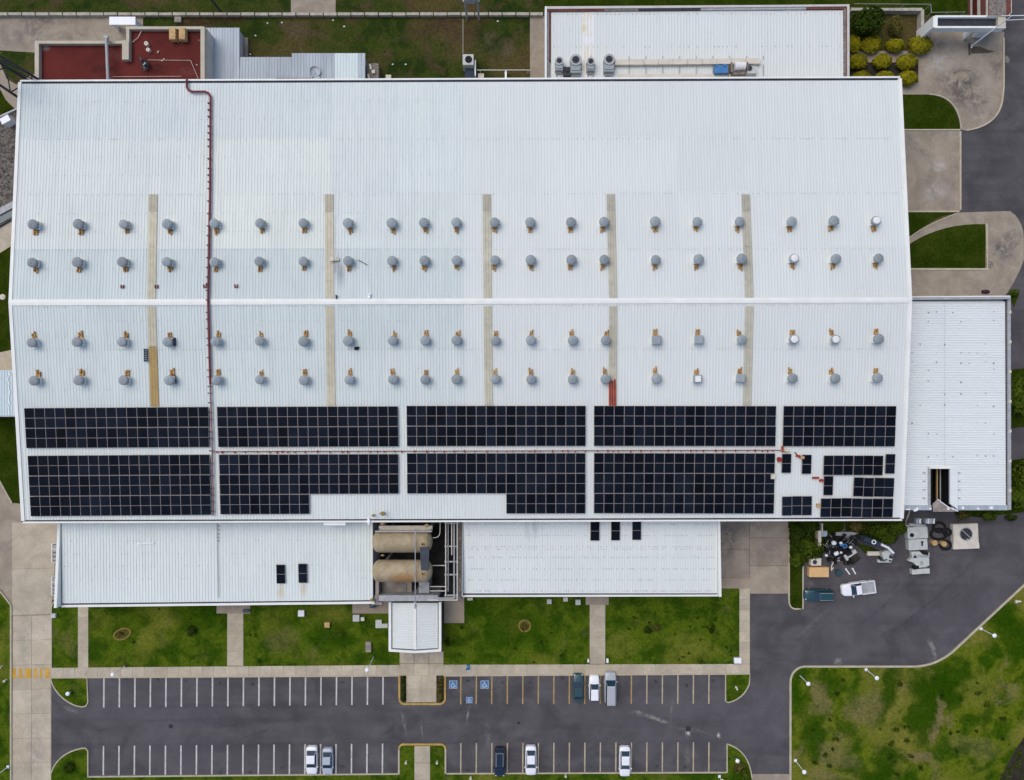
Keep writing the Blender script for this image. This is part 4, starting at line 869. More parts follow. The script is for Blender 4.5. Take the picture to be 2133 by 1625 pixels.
b = MB(); p = W(840, 1107.5, 9.4); b.box((p.x, p.y, 9.2), (8.4, .18, .16)); b.box((p.x - 3.9, p.y, 4.6), (.14, .14, 9.1)); b.box((p.x + 3.9, p.y, 4.6), (.14, .14, 9.1)); b.build("tank_walkway_rail", "steel_grey", origin=(p.x, p.y, 0), label="grey rail along the top edge of the upper tank", cat="rail")
b = MB(); p = W(845, 1100, 7.5); b.box((p.x, p.y, 7.4), (8.0, .7, .2)); b.box((p.x - 3.6, p.y, 3.6), (.2, .2, 7.4)); b.box((p.x + 3.6, p.y, 3.6), (.2, .2, 7.4)); b.build("tank_platform", "cream", origin=(p.x, p.y, 0), label="pale platform between factory eave and upper tank", cat="platform")
t = thing("transfer_chute", "dark grey tapered chute bridging the two tanks", "chute", W(884, 1165, 9.2) - Vector((0, 0, 9.2)))
b = MB(); a = [W(874.5, 1141, 9.9), W(894, 1141, 9.9), W(892, 1188, 9.75), W(877, 1188, 9.75)]; b.hexa([v - Vector((0, 0, .5)) for v in a], a); b.build("chute_body", "funnel_grey", t)
b = MB(); p = W(884, 1165, 5); b.box((p.x, p.y, 4.7), (.25, .25, 9.6)); b.build("post", "steel_grey", t)
b = MB(); b.tube([W(865, 1102, 10.0), W(865, 1230, 9.9), W(865, 1266, 8.4)], .07, 6); p = W(865, 1238, 9.5); b.cyl((p.x, p.y, 0), (p.x, p.y, 9.9), .06, .06, 6); b.box(W(865, 1264, 8.4), (.3, .5, .3)); b.build("vent_line", "steel_grey", origin=(p.x, p.y, 0), label="thin grey pipe crossing both tanks lengthwise to the canopy", cat="pipe")
rk = thing("pipe_rack", "steel pipe rack running down between tanks and right annex", "pipe rack", W(942, 1170, 0))
for i, (x, r_, m_) in enumerate(((928.5, .10, "cream"), (933.5, .07, "steel_grey"), (941, .09, "cream"), (946, .13, "steel_grey"), (952.5, .10, "cream"))):
    yb = (1242, 1232, 1156, 1246, 1250)[i]; b = MB(); P = [W(x, 1082, 7.6), W(x, yb, 7.6)]
    if i in (3, 4): P.append(W(897 if i == 3 else 890, yb, 7.6))
    b.tube(P, r_ * .9, 8); b.build("pipe", m_, rk)
for y in (1090, 1138, 1170, 1197, 1240):
    b = MB(); a, c = W(926, y, 7.4), W(955, y, 7.4); b.box(((a.x + c.x) / 2, a.y, 7.38), (c.x - a.x, .2, .16)); b.build("cross_beam", "steel_grey", rk)
    for x in (927, 954): b = MB(); p = W(x, y, 7.3); b.box((p.x, p.y, 3.65), (.14, .14, 7.3)); b.build("post", "steel_grey", rk)
for (x0, y0, x1, y1) in ((901, 1178, 928, 1178), (896, 1222, 928, 1222), (896, 1231, 928, 1231)): b = MB(); b.tube([W(x0, y0, 7.5), W(x1, y1, 7.5)], .07, 6); b.build("branch_pipe", "cream", rk)
b = MB(); b.tube([W(x, y, 7.9) for x, y in [(917, 1084), (916.5, 1108)] + bez((916, 1112), (914, 1121), (902, 1120), 5)], .06, 6); b.build("branch_pipe", "cream", rk)
b = MB(); p = W(958, 1165, 5.8); b.box((p.x, p.y, 2.9), (.5, 12.8, 5.8)); b.build("rubble_wall", "rubble", origin=(p.x, p.y, 0), label="dark dirty wall along the left side of the right annex", cat="wall")
b = MB(); p = W(883, 1224, 5.0); b.box((p.x, p.y, 2.4), (1.5, 1.6, 4.8)); b.box((p.x, p.y, 4.84), (1.6, 1.7, .1)); b.box((p.x, p.y - .3, 4.92), (1.2, .5, .08)); b.build("control_cabinet", "steel_grey", origin=(p.x, p.y, 0), label="grey control cabinet just below the lower tank", cat="cabinet")
b = MB(); p = W(826, 1227, 4.0); b.box((p.x, p.y, 1.95), (4.6, 2.2, 3.9)); b.box((p.x - 2.6, p.y, 1.8), (.7, 2.2, 3.5)); b.box((p.x + .6, p.y + .2, 3.96), (1.8, 1.2, .1)); b.build("pump_house", "dirty_slab", origin=(p.x, p.y, 0), label="stained pale pump house below the lower tank", cat="pump house")
b = MB(); p = W(846, 1247, 6.0); b.box((p.x, p.y, 2.9), (9.6, .9, 5.8)); b.build("canopy_back_wall", "steel_grey", origin=(p.x, p.y, 0), label="grey flashing wall above the entrance canopy", cat="wall")
b = MB(); p = W(785, 1232, 6.0); b.box((p.x, p.y, 2.9), (.5, 3.6, 5.9)); b.box((p.x - .1, p.y - 1.9, 5.0), (1.6, .4, 1.6)); b.build("side_wall", "dirty_slab", origin=(p.x, p.y, 0), label="narrow stained wall at the lower left of the tank yard", cat="wall")
def valve(x, y, z, lab, s=1.0):
    b = MB(); p = W(x, y, z); b.cyl(p - Vector((.4 * s, 0, 0)), p + Vector((.4 * s, 0, 0)), .14 * s, .14 * s, 8); b.ball(p, (.3 * s, .3 * s, .3 * s), 10, 6); b.cyl(p, p + Vector((0, .1, .5 * s)), .08 * s, .08 * s, 6); b.ring(p + Vector((0, .1, .48 * s)), .16 * s, .24 * s, .05, 10); b.cyl(p - Vector((0, 0, 1.0)), p, .1 * s, .1 * s, 6)
    b.build("valve", "brass", origin=p - Vector((0, 0, 1.0)), label=lab, cat="valve", group="brass valves around the tanks")
valve(797, 1070, 11.0, "large brass valve on the roof edge above the tanks", 1.1); valve(778, 1074, 10.9, "small brass valve left of the large one on the roof edge", .7)
valve(797, 1091, 9.6, "brass valve just below the eave left of the tanks", .8); valve(889, 1095, 9.9, "brass valve between the eave and upper tank right end", .9); valve(797, 1157, 8.8, "pale valve between the two tanks", .6); valve(775, 1250, 6.6, "pale fitting at the lower right corner of the left annex", .9)
b = MB(); p = W(776, 1262, 1.6); b.box((p.x, p.y, .8), (.9, .7, 1.5)); b.ball((p.x, p.y, 1.55), (.5, .4, .25), 10, 5, 0, PI / 2); b.build("water_cooler", "car_teal", origin=(p.x, p.y, 0), label="small teal unit standing by the left annex corner", cat="unit")
# fabric hood of brass pipe white collar
b = MB(); p = W(768, 1086, 10.1); b.cyl(p - Vector((0, .5, .1)), p + Vector((0, .5, 0)), .2, .2, 8); b.box(p, (.5, .3, .5)); b.box(p - Vector((0, .1, .35)), (.3, .3, .5)); b.build("pipe_collar", "lamp_white", origin=p - Vector((0, 0, .5)), label="white pipe collar on the eave left of the tanks", cat="fitting")

# ================================================================== EAST ANNEX
A3 = Plane((1880, 620, 7.2), (2105, 620, 6.9), (1880, 1060, 7.2)); Q3 = [(1872, 628), (2092, 628), (2098, 1053), (1872, 1053)]
ea = thing("warehouse_annex", "white cross ribbed annex at the right side of the factory", "building", W(1985, 850, 0))
hole = (1941, 1977, 975, 1050)
b = MB()
c = [W(1866, 620, 6.5), W(2104, 620, 6.5), W(2104, 1064, 6.5), W(1866, 1064, 6.5)]
for q in ([(1866, 622), (2103, 622), (2103, 974), (1866, 974)], [(1866, 974), (1938, 974), (1938, 1062), (1866, 1062)], [(1980, 974), (2103, 974), (2103, 1062), (1980, 1062)]):
    b.prism([tuple(W(x, y, 6.5).xy) for x, y in q], -.05, 6.55)
b.build("wall", "wall_paint", ea)
for (xa, xb_, ya, yb) in ((1872, 1968, 628, 740), (1968, 2096, 628, 740), (1872, 1968, 740, 850), (1968, 2096, 740, 850), (1872, 1968, 850, 973), (1968, 2096, 850, 973), (1872, 1938, 973, 1053), (1981, 2098, 973, 1053)):
    corr(A3, [(xa, ya), (xb_ - .4, ya), (xb_ - .4, yb), (xa, yb)], round((yb - ya) / 5.2), .05, TRAP, 'x').build("roof_panel", "roof_east", ea).color = (random.uniform(.98, 1.02),) * 3 + (1,)
bar("parapet", W(1880, 621.5, 7.6), W(2104, 619.5, 7.6), .5, 6.4, 7.75, "steel_grey", ea); bar("parapet_cap", W(1880, 618.5, 7.8), W(2104, 617, 7.8), .16, 7.2, 7.8, "trim_white", ea)
bar("parapet", W(2096.8, 621, 7.0), W(2098.8, 1062, 7.0), .4, 6.3, 7.0, "gutter_dark", ea); bar("parapet_cap", W(2102.5, 618, 7.3), W(2103.5, 1062, 7.3), .42, 6.6, 7.3, "steel_grey", ea)
b = MB()
for k in range(18):
    if 1936 < 1884 + k * 12.4 < 1992: continue
    p = A3(1884 + k * 12.4, 1057.5, .1); b.box(p, (.88, .75, .12))
b.build("edge_flashing", "roof_grey", ea)
b = MB()
for k in range(9): p = A3(random.uniform(1885, 2095), 1060 + random.uniform(-4, 3), .2); b.box(p, (random.uniform(.2, .7), random.uniform(.15, .4), .12), random.uniform(0, 1))
b.build("loose_flashing", "lamp_white", ea)
screws(A3, [(650, 650), (668, 668), (718, 718), (736, 736), (755, 755), (770, 770), (795, 795), (820, 820), (845, 845), (880, 880), (905, 905), (950, 950)], 1900, 2085, 17, ea, 2.0, .35, .16, .08)
# the roof opening
bar("opening_curb", A3(1934.5, 973), A3(1934.5, 1056), .34, 6.9, 7.3, "steel_grey", ea); bar("opening_curb", A3(1934, 974), A3(1980, 974), .3, 6.9, 7.42, "trim_white", ea)
b = MB(); q = [A3(x, y, .22) for x, y in ((1979, 974), (1995, 974), (1995, 1060), (1979, 1050))]; b.hexa([v - Vector((0, 0, .3)) for v in q], q); b.build("opening_flap", "roof_east", ea)
b = MB(); b.prism([tuple(W(x, y, .1).xy) for x, y in ((1925, 940), (1990, 940), (1990, 1048), (1925, 1048))], -.03, .05); b.build("opening_shade_floor", "black_rubber_and_shade", ea)  # floor coloured black to paint in the shade inside the opening
b = MB()
for (xa, ya, xb_, yb) in ((1939.5, 976, 1939.5, 1062), (1979.5, 976, 1979.5, 1062), (1939.5, 975.8, 1979.5, 975.8)):
    p, q = W(xa, ya, 6.6), W(xb_, yb, 6.6); strip(b, [(p.x, p.y), (q.x, q.y)], .12, .05, 6.75)
b.build("opening_shade_lining", "black_rubber_and_shade", ea)  # added black lining: the opening's inner shade put into colour
b = MB(); b.box(W(1951.5, 1010, 5.5), (.15, 5.8, .25)); b.build("crane_rail", "paint_yellow", ea); b = MB(); b.box(W(1958.5, 1012, 5.3), (.1, 5.8, .18)); b.build("crane_rail", "steel_grey", ea)
b = MB(); q = [A3(x, y, .12) for x, y in ((1953, 1041), (1994, 1066), (1944, 1066), (1943, 1050))]; b.hexa([v - Vector((0, 0, .12)) for v in q[::-1]], q[::-1]); b.build("torn_sheet", "dirty_slab", ea)
b = MB(); b.tube([A3(1953, 1040, .2), A3(1974, 1056, .2), A3(1996, 1065, .2)], .08, 6); b.build("torn_edge", "lamp_white", ea)
for k in range(7):
    x, y = 2104, 650 + k * 62; b = MB(); b.box(W(x, y, 7.35), (.3, .4, .2)); b.box(W(x - 1.5, y + 2, 7.33), (.2, .3, .15)); b.build("cap_bracket", "cream", ea)
for k in range(4):
    for x in (1925, 1998): b = MB(); b.box(A3(x, 985 + k * 17.5, .12), (.36, .12, .14)); b.build("clip", "steel_grey", ea)

# ================================================================== NORTH EAST BUILDING
A4 = Plane((1140, 20, 7.0), (1760, 15, 7.0), (1140, 165, 7.2)); Q4 = [(1148, 24), (1757, 21), (1757, 180), (1148, 184)]
ne = thing("workshop_building", "white ribbed flat roof building above the factory's right half", "building", W(1450, 110, 0))
b = MB(); b.prism([tuple(W(x, y, 6.5).xy) for x, y in ((1138, 14), (1768, 10), (1768, 190), (1138, 190))], -.05, 6.6); b.build("wall", "wall_paint", ne)
for i, (xa, xb_) in enumerate(((1148, 1212), (1212, 1238), (1238, 1380), (1380, 1500), (1500, 1630), (1630, 1757))):
    for ya, yb in ((24 - (xa - 1148) * .005, 97), (97, 182)):
        corr(A4, [(xa, ya), (xb_, ya), (xb_, yb), (xa, yb)], round((xb_ - xa) / 6.2), .03, TRAP, 'y', off=.012 if ya < 97 and ya > 50 else 0).build("roof_panel", "roof_stained" if i == 1 else "roof_new", ne)
screws(A4, [(98, 96), (30, 28)], 1155, 1752, 9, ne, .3, .6, .09, .06)
bar("parapet_cap", W(1137, 13.5, 7.9), W(1137, 190, 7.9), .26, 6.5, 7.95, "trim_white", ne); bar("parapet_gutter", W(1141.3, 22, 7.1), W(1141.3, 190, 7.1), .34, 6.5, 7.1, "steel_grey", ne); bar("parapet_wall", W(1145.3, 22, 7.2), W(1145.3, 125, 7.2), .26, 6.5, 7.15, "brick_old", ne)
bar("parapet_cap", W(1135, 16.5, 7.4), W(1769, 11, 7.4), .3, 6.5, 7.4, "wall_paint", ne)
for k, (xa, xb_, m_) in enumerate(((1142, 1260, "brick_old"), (1260, 1330, "rubble"), (1330, 1460, "gutter_dark"), (1460, 1560, "steel_grey"), (1560, 1680, "steel_grey"), (1680, 1763, "brick_old"))):
    bar("parapet_wall", W(xa, 20.5 - (xa - 1142) * .008, 7.3), W(xb_ - .5, 20.5 - (xb_ - 1142) * .008, 7.3), .42, 6.5, 7.25 + .004 * k, m_, ne)
bar("parapet_wall", W(1760.5, 18, 7.3), W(1760.5, 190, 7.3), .46, 6.5, 7.3, "rubble", ne); bar("parapet_cap", W(1767, 9, 7.4), W(1767, 190, 7.4), .34, 6.5, 7.43, "wall_paint", ne); bar("parapet_wall", W(1763.8, 16, 7.35), W(1763.8, 190, 7.35), .12, 6.5, 7.35, "brick_old", ne)
def fan(x, y, s, lab):
    p = A4(x, y, 0); t = thing("exhaust_fan", lab, "exhaust fan", p, "exhaust fans on the workshop roof")
    b = MB(); b.box(p + Vector((0, -.9 * s, .5)), (1.5 * s, 1.7 * s, 1.0), 0, .94); b.box(p + Vector((0, -1.0 * s, 1.03)), (1.3 * s, .5 * s, .08)); b.box(p + Vector((.7 * s, -.7 * s, .3)), (.35 * s, .7 * s, .6)); b.build("housing", "vent_grey", t)
    b = MB(); b.cyl(p, p + Vector((0, 0, 1.1)), .80 * s, .76 * s, 20); b.ring(p + Vector((0, 0, 1.1)), .52 * s, .80 * s, .10, 20); b.build("fan_ring", "steel_grey", t)
    b = MB(); b.cyl(p + Vector((0, 0, 1.105)), p + Vector((0, 0, 1.125)), .52 * s, .52 * s, 16)
    for k in range(6): a = k * PI / 3; b.box(p + Vector((.26 * s * math.cos(a), .26 * s * math.sin(a), 1.14)), (.40 * s, .12 * s, .03), a)
    b.ball(p + Vector((0, 0, 1.16)), (.13 * s,) * 3, 8, 4); b.build("fan_blades", "steel_dark", t)
    b = MB(); b.box(p + Vector((0, -1.75 * s, .35)), (1.2 * s, .5 * s, .12)); b.box(p + Vector((0, -1.35 * s, .9)), (1.1 * s, .12, .5)); b.box(p + Vector((-.5 * s, -2.0 * s, .15)), (.15, .5, .3)); b.box(p + Vector((.5 * s, -2.0 * s, .15)), (.15, .5, .3)); b.build("duct_frame", "steel_grey", t)
fan(1164, 134, .78, "small leftmost exhaust fan on the workshop roof"); fan(1198, 132, 1.08, "large exhaust fan second from left on the workshop roof"); fan(1229, 135, .76, "small exhaust fan amid yellow stains on the workshop roof"); fan(1267, 131, 1.02, "large rightmost exhaust fan on the workshop roof")
b = MB(); p = A4(1181, 150, .3); b.box(p, (1.1, 1.3, .6)); b.cyl(p + Vector((0, .1, .3)), p + Vector((0, .1, .5)), .3, .25, 10); b.build("fan_motor", "steel_dark", origin=p - Vector((0, 0, .3)), label="dark motor box between the two left exhaust fans", cat="motor")
t = thing("roof_duct", "long low cream duct running along the workshop roof", "duct", A4(1430, 140, 0))
for k in range(10): b = MB(); p = A4(1295 + k * 30.3, 131 - k * .25, .35); b.box(p, (2.13, .82, .6)); b.build("duct_section", "cream", t)
for k in range(18): b = MB(); b.box(A4(1310 + k // 2 * 35, (146, 120)[k % 2], .15), (.09, (1.6, .5)[k % 2], .12)); b.build("duct_strap", "steel_grey", t)
b = MB(); b.box(A4(1430, 158, .15), (20.8, .5, .14)); b.build("lower_tray", "cream", t)
b = MB(); p = A4(1501, 147, .5); b.box(p, (1.9, 1.1, 1.0)); b.box(p + Vector((-.7, .5, .4)), (.3, .3, .4)); b.box(p + Vector((.5, .55, .45)), (.5, .3, .4)); b.build("blue_unit", "box_blue", origin=p - Vector((0, 0, .5)), label="bright blue machine box on the workshop roof", cat="machine")
t = thing("roof_mixer", "white drum with dark frame between blue box and white unit", "machine", A4(1536, 147, 0)); p = A4(1536, 147, 0)
b = MB(); b.cyl(p + Vector((-.7, .25, .85)), p + Vector((.9, .25, .85)), .62, .55, 16); b.build("drum", "vent_white", t); b = MB(); b.box(p + Vector((0, -.45, .4)), (2.2, .9, .6)); b.box(p + Vector((-1.1, .1, .5)), (.35, 1.4, .9)); b.box(p + Vector((1.2, .2, .6)), (.15, 1.2, 1.0)); b.box(p + Vector((-1.5, -.6, .4)), (.12, 1.8, .2)); b.build("frame", "rubble", t)
b = MB(); p = A4(1564, 148, .45); b.box(p, (1.35, 1.1, .9)); b.box(p + Vector((0, -.6, -.1)), (1.4, .15, .5)); b.build("condenser", "machine_white", origin=p - Vector((0, 0, .45)), label="white condenser unit at the right end of the workshop duct", cat="condenser")
b = MB(); p = A4(1562, 142, 1.0); b.cyl(p - Vector((0, 0, .15)), p + Vector((0, 0, .02)), .36, .36, 14); b.cyl(p + Vector((-.9, .8, 0)), p + Vector((-.3, .2, -.2)), .07, .07, 6); b.build("condenser_fan", "steel_dark", origin=p - Vector((0, 0, .15)), label="dark round fan on top of the white condenser", cat="fan")

# ================================================================== NORTH WEST BUILDING (red roofing)
rz_ = 6.2
nb = thing("red_roof_building", "flat building with dark red roofing and cream parapets", "building", W(250, 120, 0))
ol = [(74, 86), (262, 86), (262, 55), (426, 55), (426, 190), (74, 190)]
b = MB(); b.prism([tuple(W(x, y, rz_).xy) for x, y in ol], -.05, rz_ - .8); b.build("wall", "wall_paint", nb)
b = MB(); b.prism([tuple(W(x, y, rz_ - .7).xy) for x, y in [(80, 90), (264, 90), (268, 60), (420, 60), (420, 188), (80, 188)]], rz_ - .8, rz_ - .7); b.build("roofing", "red_roofing", nb)
for a, c, w_ in (((76.5, 85), (76.5, 190), .62), ((74, 88), (257, 88), .42), ((266, 57), (266, 124), .45), ((262, 58), (424, 58), .42), ((422, 56), (422, 190), .62), ((258.5, 84), (258.5, 125), .6)):
    bar("parapet", W(*a, rz_), W(*c, rz_), w_, rz_ - .9, rz_ + .003 * len(nb.children), "parapet_cream", nb)
b = MB(); b.box(W(262, 106, rz_ + .1), (1.0, 2.7, .25)); b.build("pier_cap", "parapet_cream", nb)
b = MB(); a, c = W(221.5, 78, rz_ + .9), W(225, 166, rz_ + .9); b.cyl(a, c, .22, .22, 10); b.box(a, (.6, .4, .4)); b.box(a - Vector((0, .3, .8)), (.2, .2, 1.2)); b.box(c - Vector((0, -.5, .8)), (.2, .2, 1.2)); b.build("roof_duct", "steel_grey", origin=(a + c) / 2 - Vector((0, 0, 1.6)), label="grey pipe duct crossing the red roofing", cat="duct")
for i, x in enumerate((361, 381)):
    b = MB(); p = W(x, 72, rz_ + .1); b.box(p + Vector((0, 0, -.15)), (.98, 1.75, .9)); b.box(p + Vector((0, 0, .33)), (.9, 1.6, .08)); b.cyl(p + Vector((0, -.35, .36)), p + Vector((0, -.35, .44)), .22, .2, 10); b.build("water_tank", "timber", origin=p - Vector((0, 0, .6)), label=["left", "right"][i] + " of the two ochre boxes at the red roof's top edge", cat="box", group="ochre boxes on the red roof")
for i, (x, y, s) in enumerate(((307, 93, .32), (311, 106, .30))):
    b = MB(); p = W(x, y, rz_ - .6); b.cyl(p - Vector((0, 0, .1)), p + Vector((0, 0, .35)), s, s * .85, 12); b.ring(p + Vector((0, 0, .35)), s * .45, s, .08, 12); b.build("vent_pot", "cream", origin=p - Vector((0, 0, .1)), label=["upper", "lower"][i] + " small cream vent pot on the red roofing", cat="vent", group="vent pots on the red roof")
t = thing("antenna_rig", "tangled dark antenna rig standing on the red roofing", "antenna", W(305, 138, rz_ - .7)); p = W(305, 138, rz_ - .7)
b = MB(); b.cyl(p, p + Vector((0, 0, 1.4)), .08, .06, 6); b.box(p + Vector((0, 0, .06)), (.9, .9, .12)); b.build("mast", "steel_dark", t); b = MB()
for k in range(9): a = random.uniform(0, 6.3); b.cyl(p + Vector((random.uniform(-.5, .5), random.uniform(-.8, .8), random.uniform(.3, 1.2))), p + Vector((math.cos(a) * .7, math.sin(a) * 1.1, random.uniform(.2, 1.2))), .06, .04, 5)
b.box(p + Vector((.3, .1, .7)), (.5, .35, .3), .5); b.box(p + Vector((-.5, .8, .6)), (.35, .6, .3), .6); b.build("arms", "steel_dark", t); b = MB(); b.box(p + Vector((.2, -.1, .95)), (.5, .2, .2), .8); b.box(p + Vector((0, -.6, .6)), (.2, .4, .2), .3); b.build("bracket", "steel_grey", t)
b = MB(); b.tube([W(308, 125, 5.6), W(397, 126, 5.6), W(413, 164, 5.6)], .035, 5); b.tube([W(235, 160, 5.55), W(378, 159, 5.55)], .035, 5); b.tube([W(296, 62, 5.8), W(288, 78, 5.8), W(276, 88, 5.8)], .05, 5); b.build("roof_cable", "cream", origin=W(340, 140, 5.5), label="thin pale cables lying across the red roofing", cat="cable")
b = MB()
for k in range(9): b.box(W(*random.choice(((328, 107), (333, 111), (362, 101), (340, 124), (409, 138), (412, 82), (403, 72), (372, 86), (399, 127))), 5.6) + Vector((random.uniform(-.2, .2), random.uniform(-.2, .2), 0)), (.16, .14, .1), k)
o = b.build("roof_debris", "cream", origin=W(350, 110, 5.5)); props(o, "small pale scraps scattered over the red roofing", "debris", kind="stuff")
# grey metal lean-to roofs
A5 = Plane((428, 60, 2.7), (500, 60, 2.7), (428, 165, 3.0)); l1 = thing("metal_shed", "tall grey ribbed metal shed right of the red roof", "shed", W(463, 110, 0))
for a, c in ((427, 463), (463, 499)): corr(A5, [(a, 58), (c, 58), (c, 184), (a, 184)], 6, .06, TRAP, 'y').build("roof_panel", "roof_grey", l1).color = (random.uniform(.95, 1.1),) * 3 + (1,)
b = MB(); b.prism([tuple(W(x, y, 2.6).xy) for x, y in ((428, 60), (496, 60), (496, 180), (428, 180))], -.05, 2.55); b.build("wall", "wall_paint", l1)
A6 = Plane((500, 112, 2.7), (760, 112, 2.7), (500, 165, 3.0)); l2 = thing("metal_shed", "long low grey ribbed metal shed along the factory's top eave", "shed", W(630, 140, 0))
for a, c, y in ((499.5, 555, 119), (555, 608, 119), (608, 652, 111), (652, 697, 111), (697, 746, 111), (746, 761, 111)): corr(A6, [(a, y), (c, y), (c, 184), (a, 184)], max(2, round((c - a) / 6)), .06, TRAP, 'y').build("roof_panel", "roof_new" if a == 697 else "roof_grey", l2).color = ((.92, 1.0, 1.04, 1) if a == 697 else (random.uniform(.95, 1.12),) * 3 + (1,))
b = MB(); b.prism([tuple(W(x, y, 2.6).xy) for x, y in ((502, 121), (610, 121), (610, 114), (757, 114), (757, 180), (502, 180))], -.05, 2.55); b.build("wall", "wall_paint", l2)
b = MB(); p = A6(656, 149, .3); b.ring(p, .82, .90, .08, 24); b.ball(p + Vector((0, 0, .0)), (.82, .82, -.25), 16, 4, 0, PI / 2); b.cyl(p - Vector((0, 0, .35)), p + Vector((0, -.6, .4)), .04, .04, 6); b.box(p + Vector((.3, -1.0, -.1)), (.9, .5, .3)); b.build("satellite_dish", "roof_grey", origin=p - Vector((0, 0, .3)), label="grey round satellite dish on the long metal shed", cat="dish")
b = MB(); b.box(A6(613, 165.5, .2), (5.6, .35, .3)); b.build("roof_beam", "rubble", origin=A6(613, 165.5), label="dark weathered beam on the metal shed by the eave", cat="beam")
b = MB(); p = W(776, 149, 1.4); b.box((p.x, p.y, .7), (1.9, 2.6, 1.4)); b.build("crate_platform", "rubble", origin=(p.x, p.y, 0), label="brown timber platform at the right end of the metal shed", cat="platform")
b = MB()
for (x, y, w_, l_) in ((772, 140, .3, .8), (778, 150, .5, .5), (768, 160, .3, .7)): b.box(W(x, y, 1.6), (w_, l_, .4), .2)
b.build("scrap_parts", "cream", origin=W(775, 148, 1.4), label="pale scrap pieces lying on the brown timber platform", cat="scrap")
b = MB(); p = W(507, 98, .6); b.box((p.x, p.y, .3), (1.3, 2.9, .6)); b.box((p.x, p.y, .63), (1.4, 3.0, .06)); b.build("concrete_tank", "dirty_slab", origin=(p.x, p.y, 0), label="low grey concrete box beside the tall metal shed", cat="box")
# west blue-grey roof
A7 = Plane((0, 772, 5.0), (60, 772, 5.0), (0, 868, 4.6)); l3 = thing("metal_shed", "pale blue ribbed shed roof at the left picture edge", "shed", W(0, 820, 0))
for a, c in ((-90, -40), (-40, 10), (10, 60)): corr(A7, [(a, 771), (c, 771), (c, 866), (a, 866)], 9, .06, TRAP, 'y').build("roof_panel", "roof_new", l3).color = (.86, .98, 1.06, 1)
bar("gutter", A7(-90, 867), A7(50, 867), .2, 4.2, 4.62, "steel_grey", l3); b = MB(); b.prism([tuple(W(x, y, 4.3).xy) for x, y in ((-88, 775), (80, 775), (80, 864), (-88, 864))], -.05, 4.3); b.build("wall", "wall_paint", l3)
b = MB()
for k in range(9): b.box(A7(18 + random.uniform(-2, 3), 778 + k * 10, .12), (.14, .6, .04), random.uniform(-.4, .4))
b.build("sealant_patches", "lamp_white", l3)
# ================================================================== WALLS, GATE, MASTS
def stone_wall(name, pts, w, h, lab, mat="parapet_cream", gap=None):
    t = thing(name, lab, "wall", W(*pts[0]))
    for i in range(len(pts) - 1):
        a, c = W(*pts[i], h), W(*pts[i + 1], h); L = (c - a).length; n = max(1, round(L / 2.2))
        for k in range(n):
            p, q = a.lerp(c, k / n), a.lerp(c, (k + 1) / n - .004); b = MB(); strip(b, [(p.x, p.y), (q.x, q.y)], w * random.uniform(.9, 1.08), -.05, h + random.uniform(-.03, .03)); b.build("wall_block", mat, t)
    return t
simple("wall_top", (0.42, 0.39, 0.32), 0.3, 1.5, 0.9, 0.1)
stone_wall("boundary_wall", [(-40, 28.5), (560, 29), (1133, 28.5)], .44, .75, "long pale stone boundary wall along the picture's top edge", "wall_top")
stone_wall("garden_wall", [(1774, 19), (1922, 19.5), (1922, 56)], .45, 1.3, "pale corner wall around the clipped bush garden", "wall_top")
t = thing("fence", "thin white rail fence above the bush garden at the top right", "fence", W(1900, 10))
b = MB(); b.tube([W(1780, 8, 1.6), W(1939, 9, 1.6), W(1940, 26, 1.6), W(2010, 25, 1.6)], .04, 5); b.build("rail", "steel_grey", t)
for x, y in ((1830, 8.3), (1885, 8.6), (1939, 9), (1940, 26), (1975, 25.5), (2010, 25)): b = MB(); b.cyl(W(x, y, 0) * 1.0, W(x, y, 1.6), .05, .05, 5); p = W(x, y, 1.6); b.v = []; b.f = []; b.m = []; b.smooth = []; b.cyl((p.x, p.y, 0), p, .05, .05, 5); b.build("post", "steel_grey", t)
t = thing("fence", "thin pale fence line on the grass beside the white condenser", "fence", W(1060, 146))
b = MB(); b.tube([W(994, 146, 1.4), W(1104, 146, 1.4)], .05, 5); b.build("rail", "lamp_white", t)
for x in (1000, 1053, 1100): b = MB(); p = W(x, 146, 1.4); b.cyl((p.x, p.y, 0), p, .05, .05, 5); b.build("post", "lamp_white", t)
b = MB(); p = W(1053.5, 158, 1.2); b.box((p.x, p.y, .6), (.3, 1.8, 1.2)); b.build("gate_leaf", "lamp_white", t)
b = MB(); b.tube([W(964.5, 40, .25), W(964.5, 112, .25)], .04, 5); b.build("hose", "cream", origin=W(964.5, 76), label="thin pale hose running down the grass to the condenser", cat="hose")
# gatehouse canopy
gt = thing("gate_canopy", "white gate canopy with stained flat roof at the top right", "canopy", W(2000, 60)); zc = 4.7; sh = 1.25
b = MB(); b.prism([tuple(W(x, y, zc).xy) for x, y in ((1953, 36), (2090, 36), (2090, 55), (1953, 55))], zc - sh, zc - .5); b.build("roof_tray", "steel_dark", gt)
for a, c, w_ in (((1948, 34), (2095, 34), .3), ((1948, 56.5), (2095, 56.5), .3), ((1950.5, 33), (1950.5, 57.5), .38), ((2087, 33), (2087, 57.5), 1.2)): bar("fascia", W(*a, zc), W(*c, zc), w_, zc - sh, zc + .003 * len(gt.children), "trim_white" if w_ < 1 else "parapet_cream", gt)
def prism_px(b, q, z0, z1): b.prism([tuple(W(x, y, z1).xy) for x, y in q], z0, z1)
b = MB(); prism_px(b, [(1948.6, 33.5), (1953, 33.5), (1953, 57), (1948.6, 57)], -.05, zc - sh - .02); b.build("side_wall", "trim_white", gt)
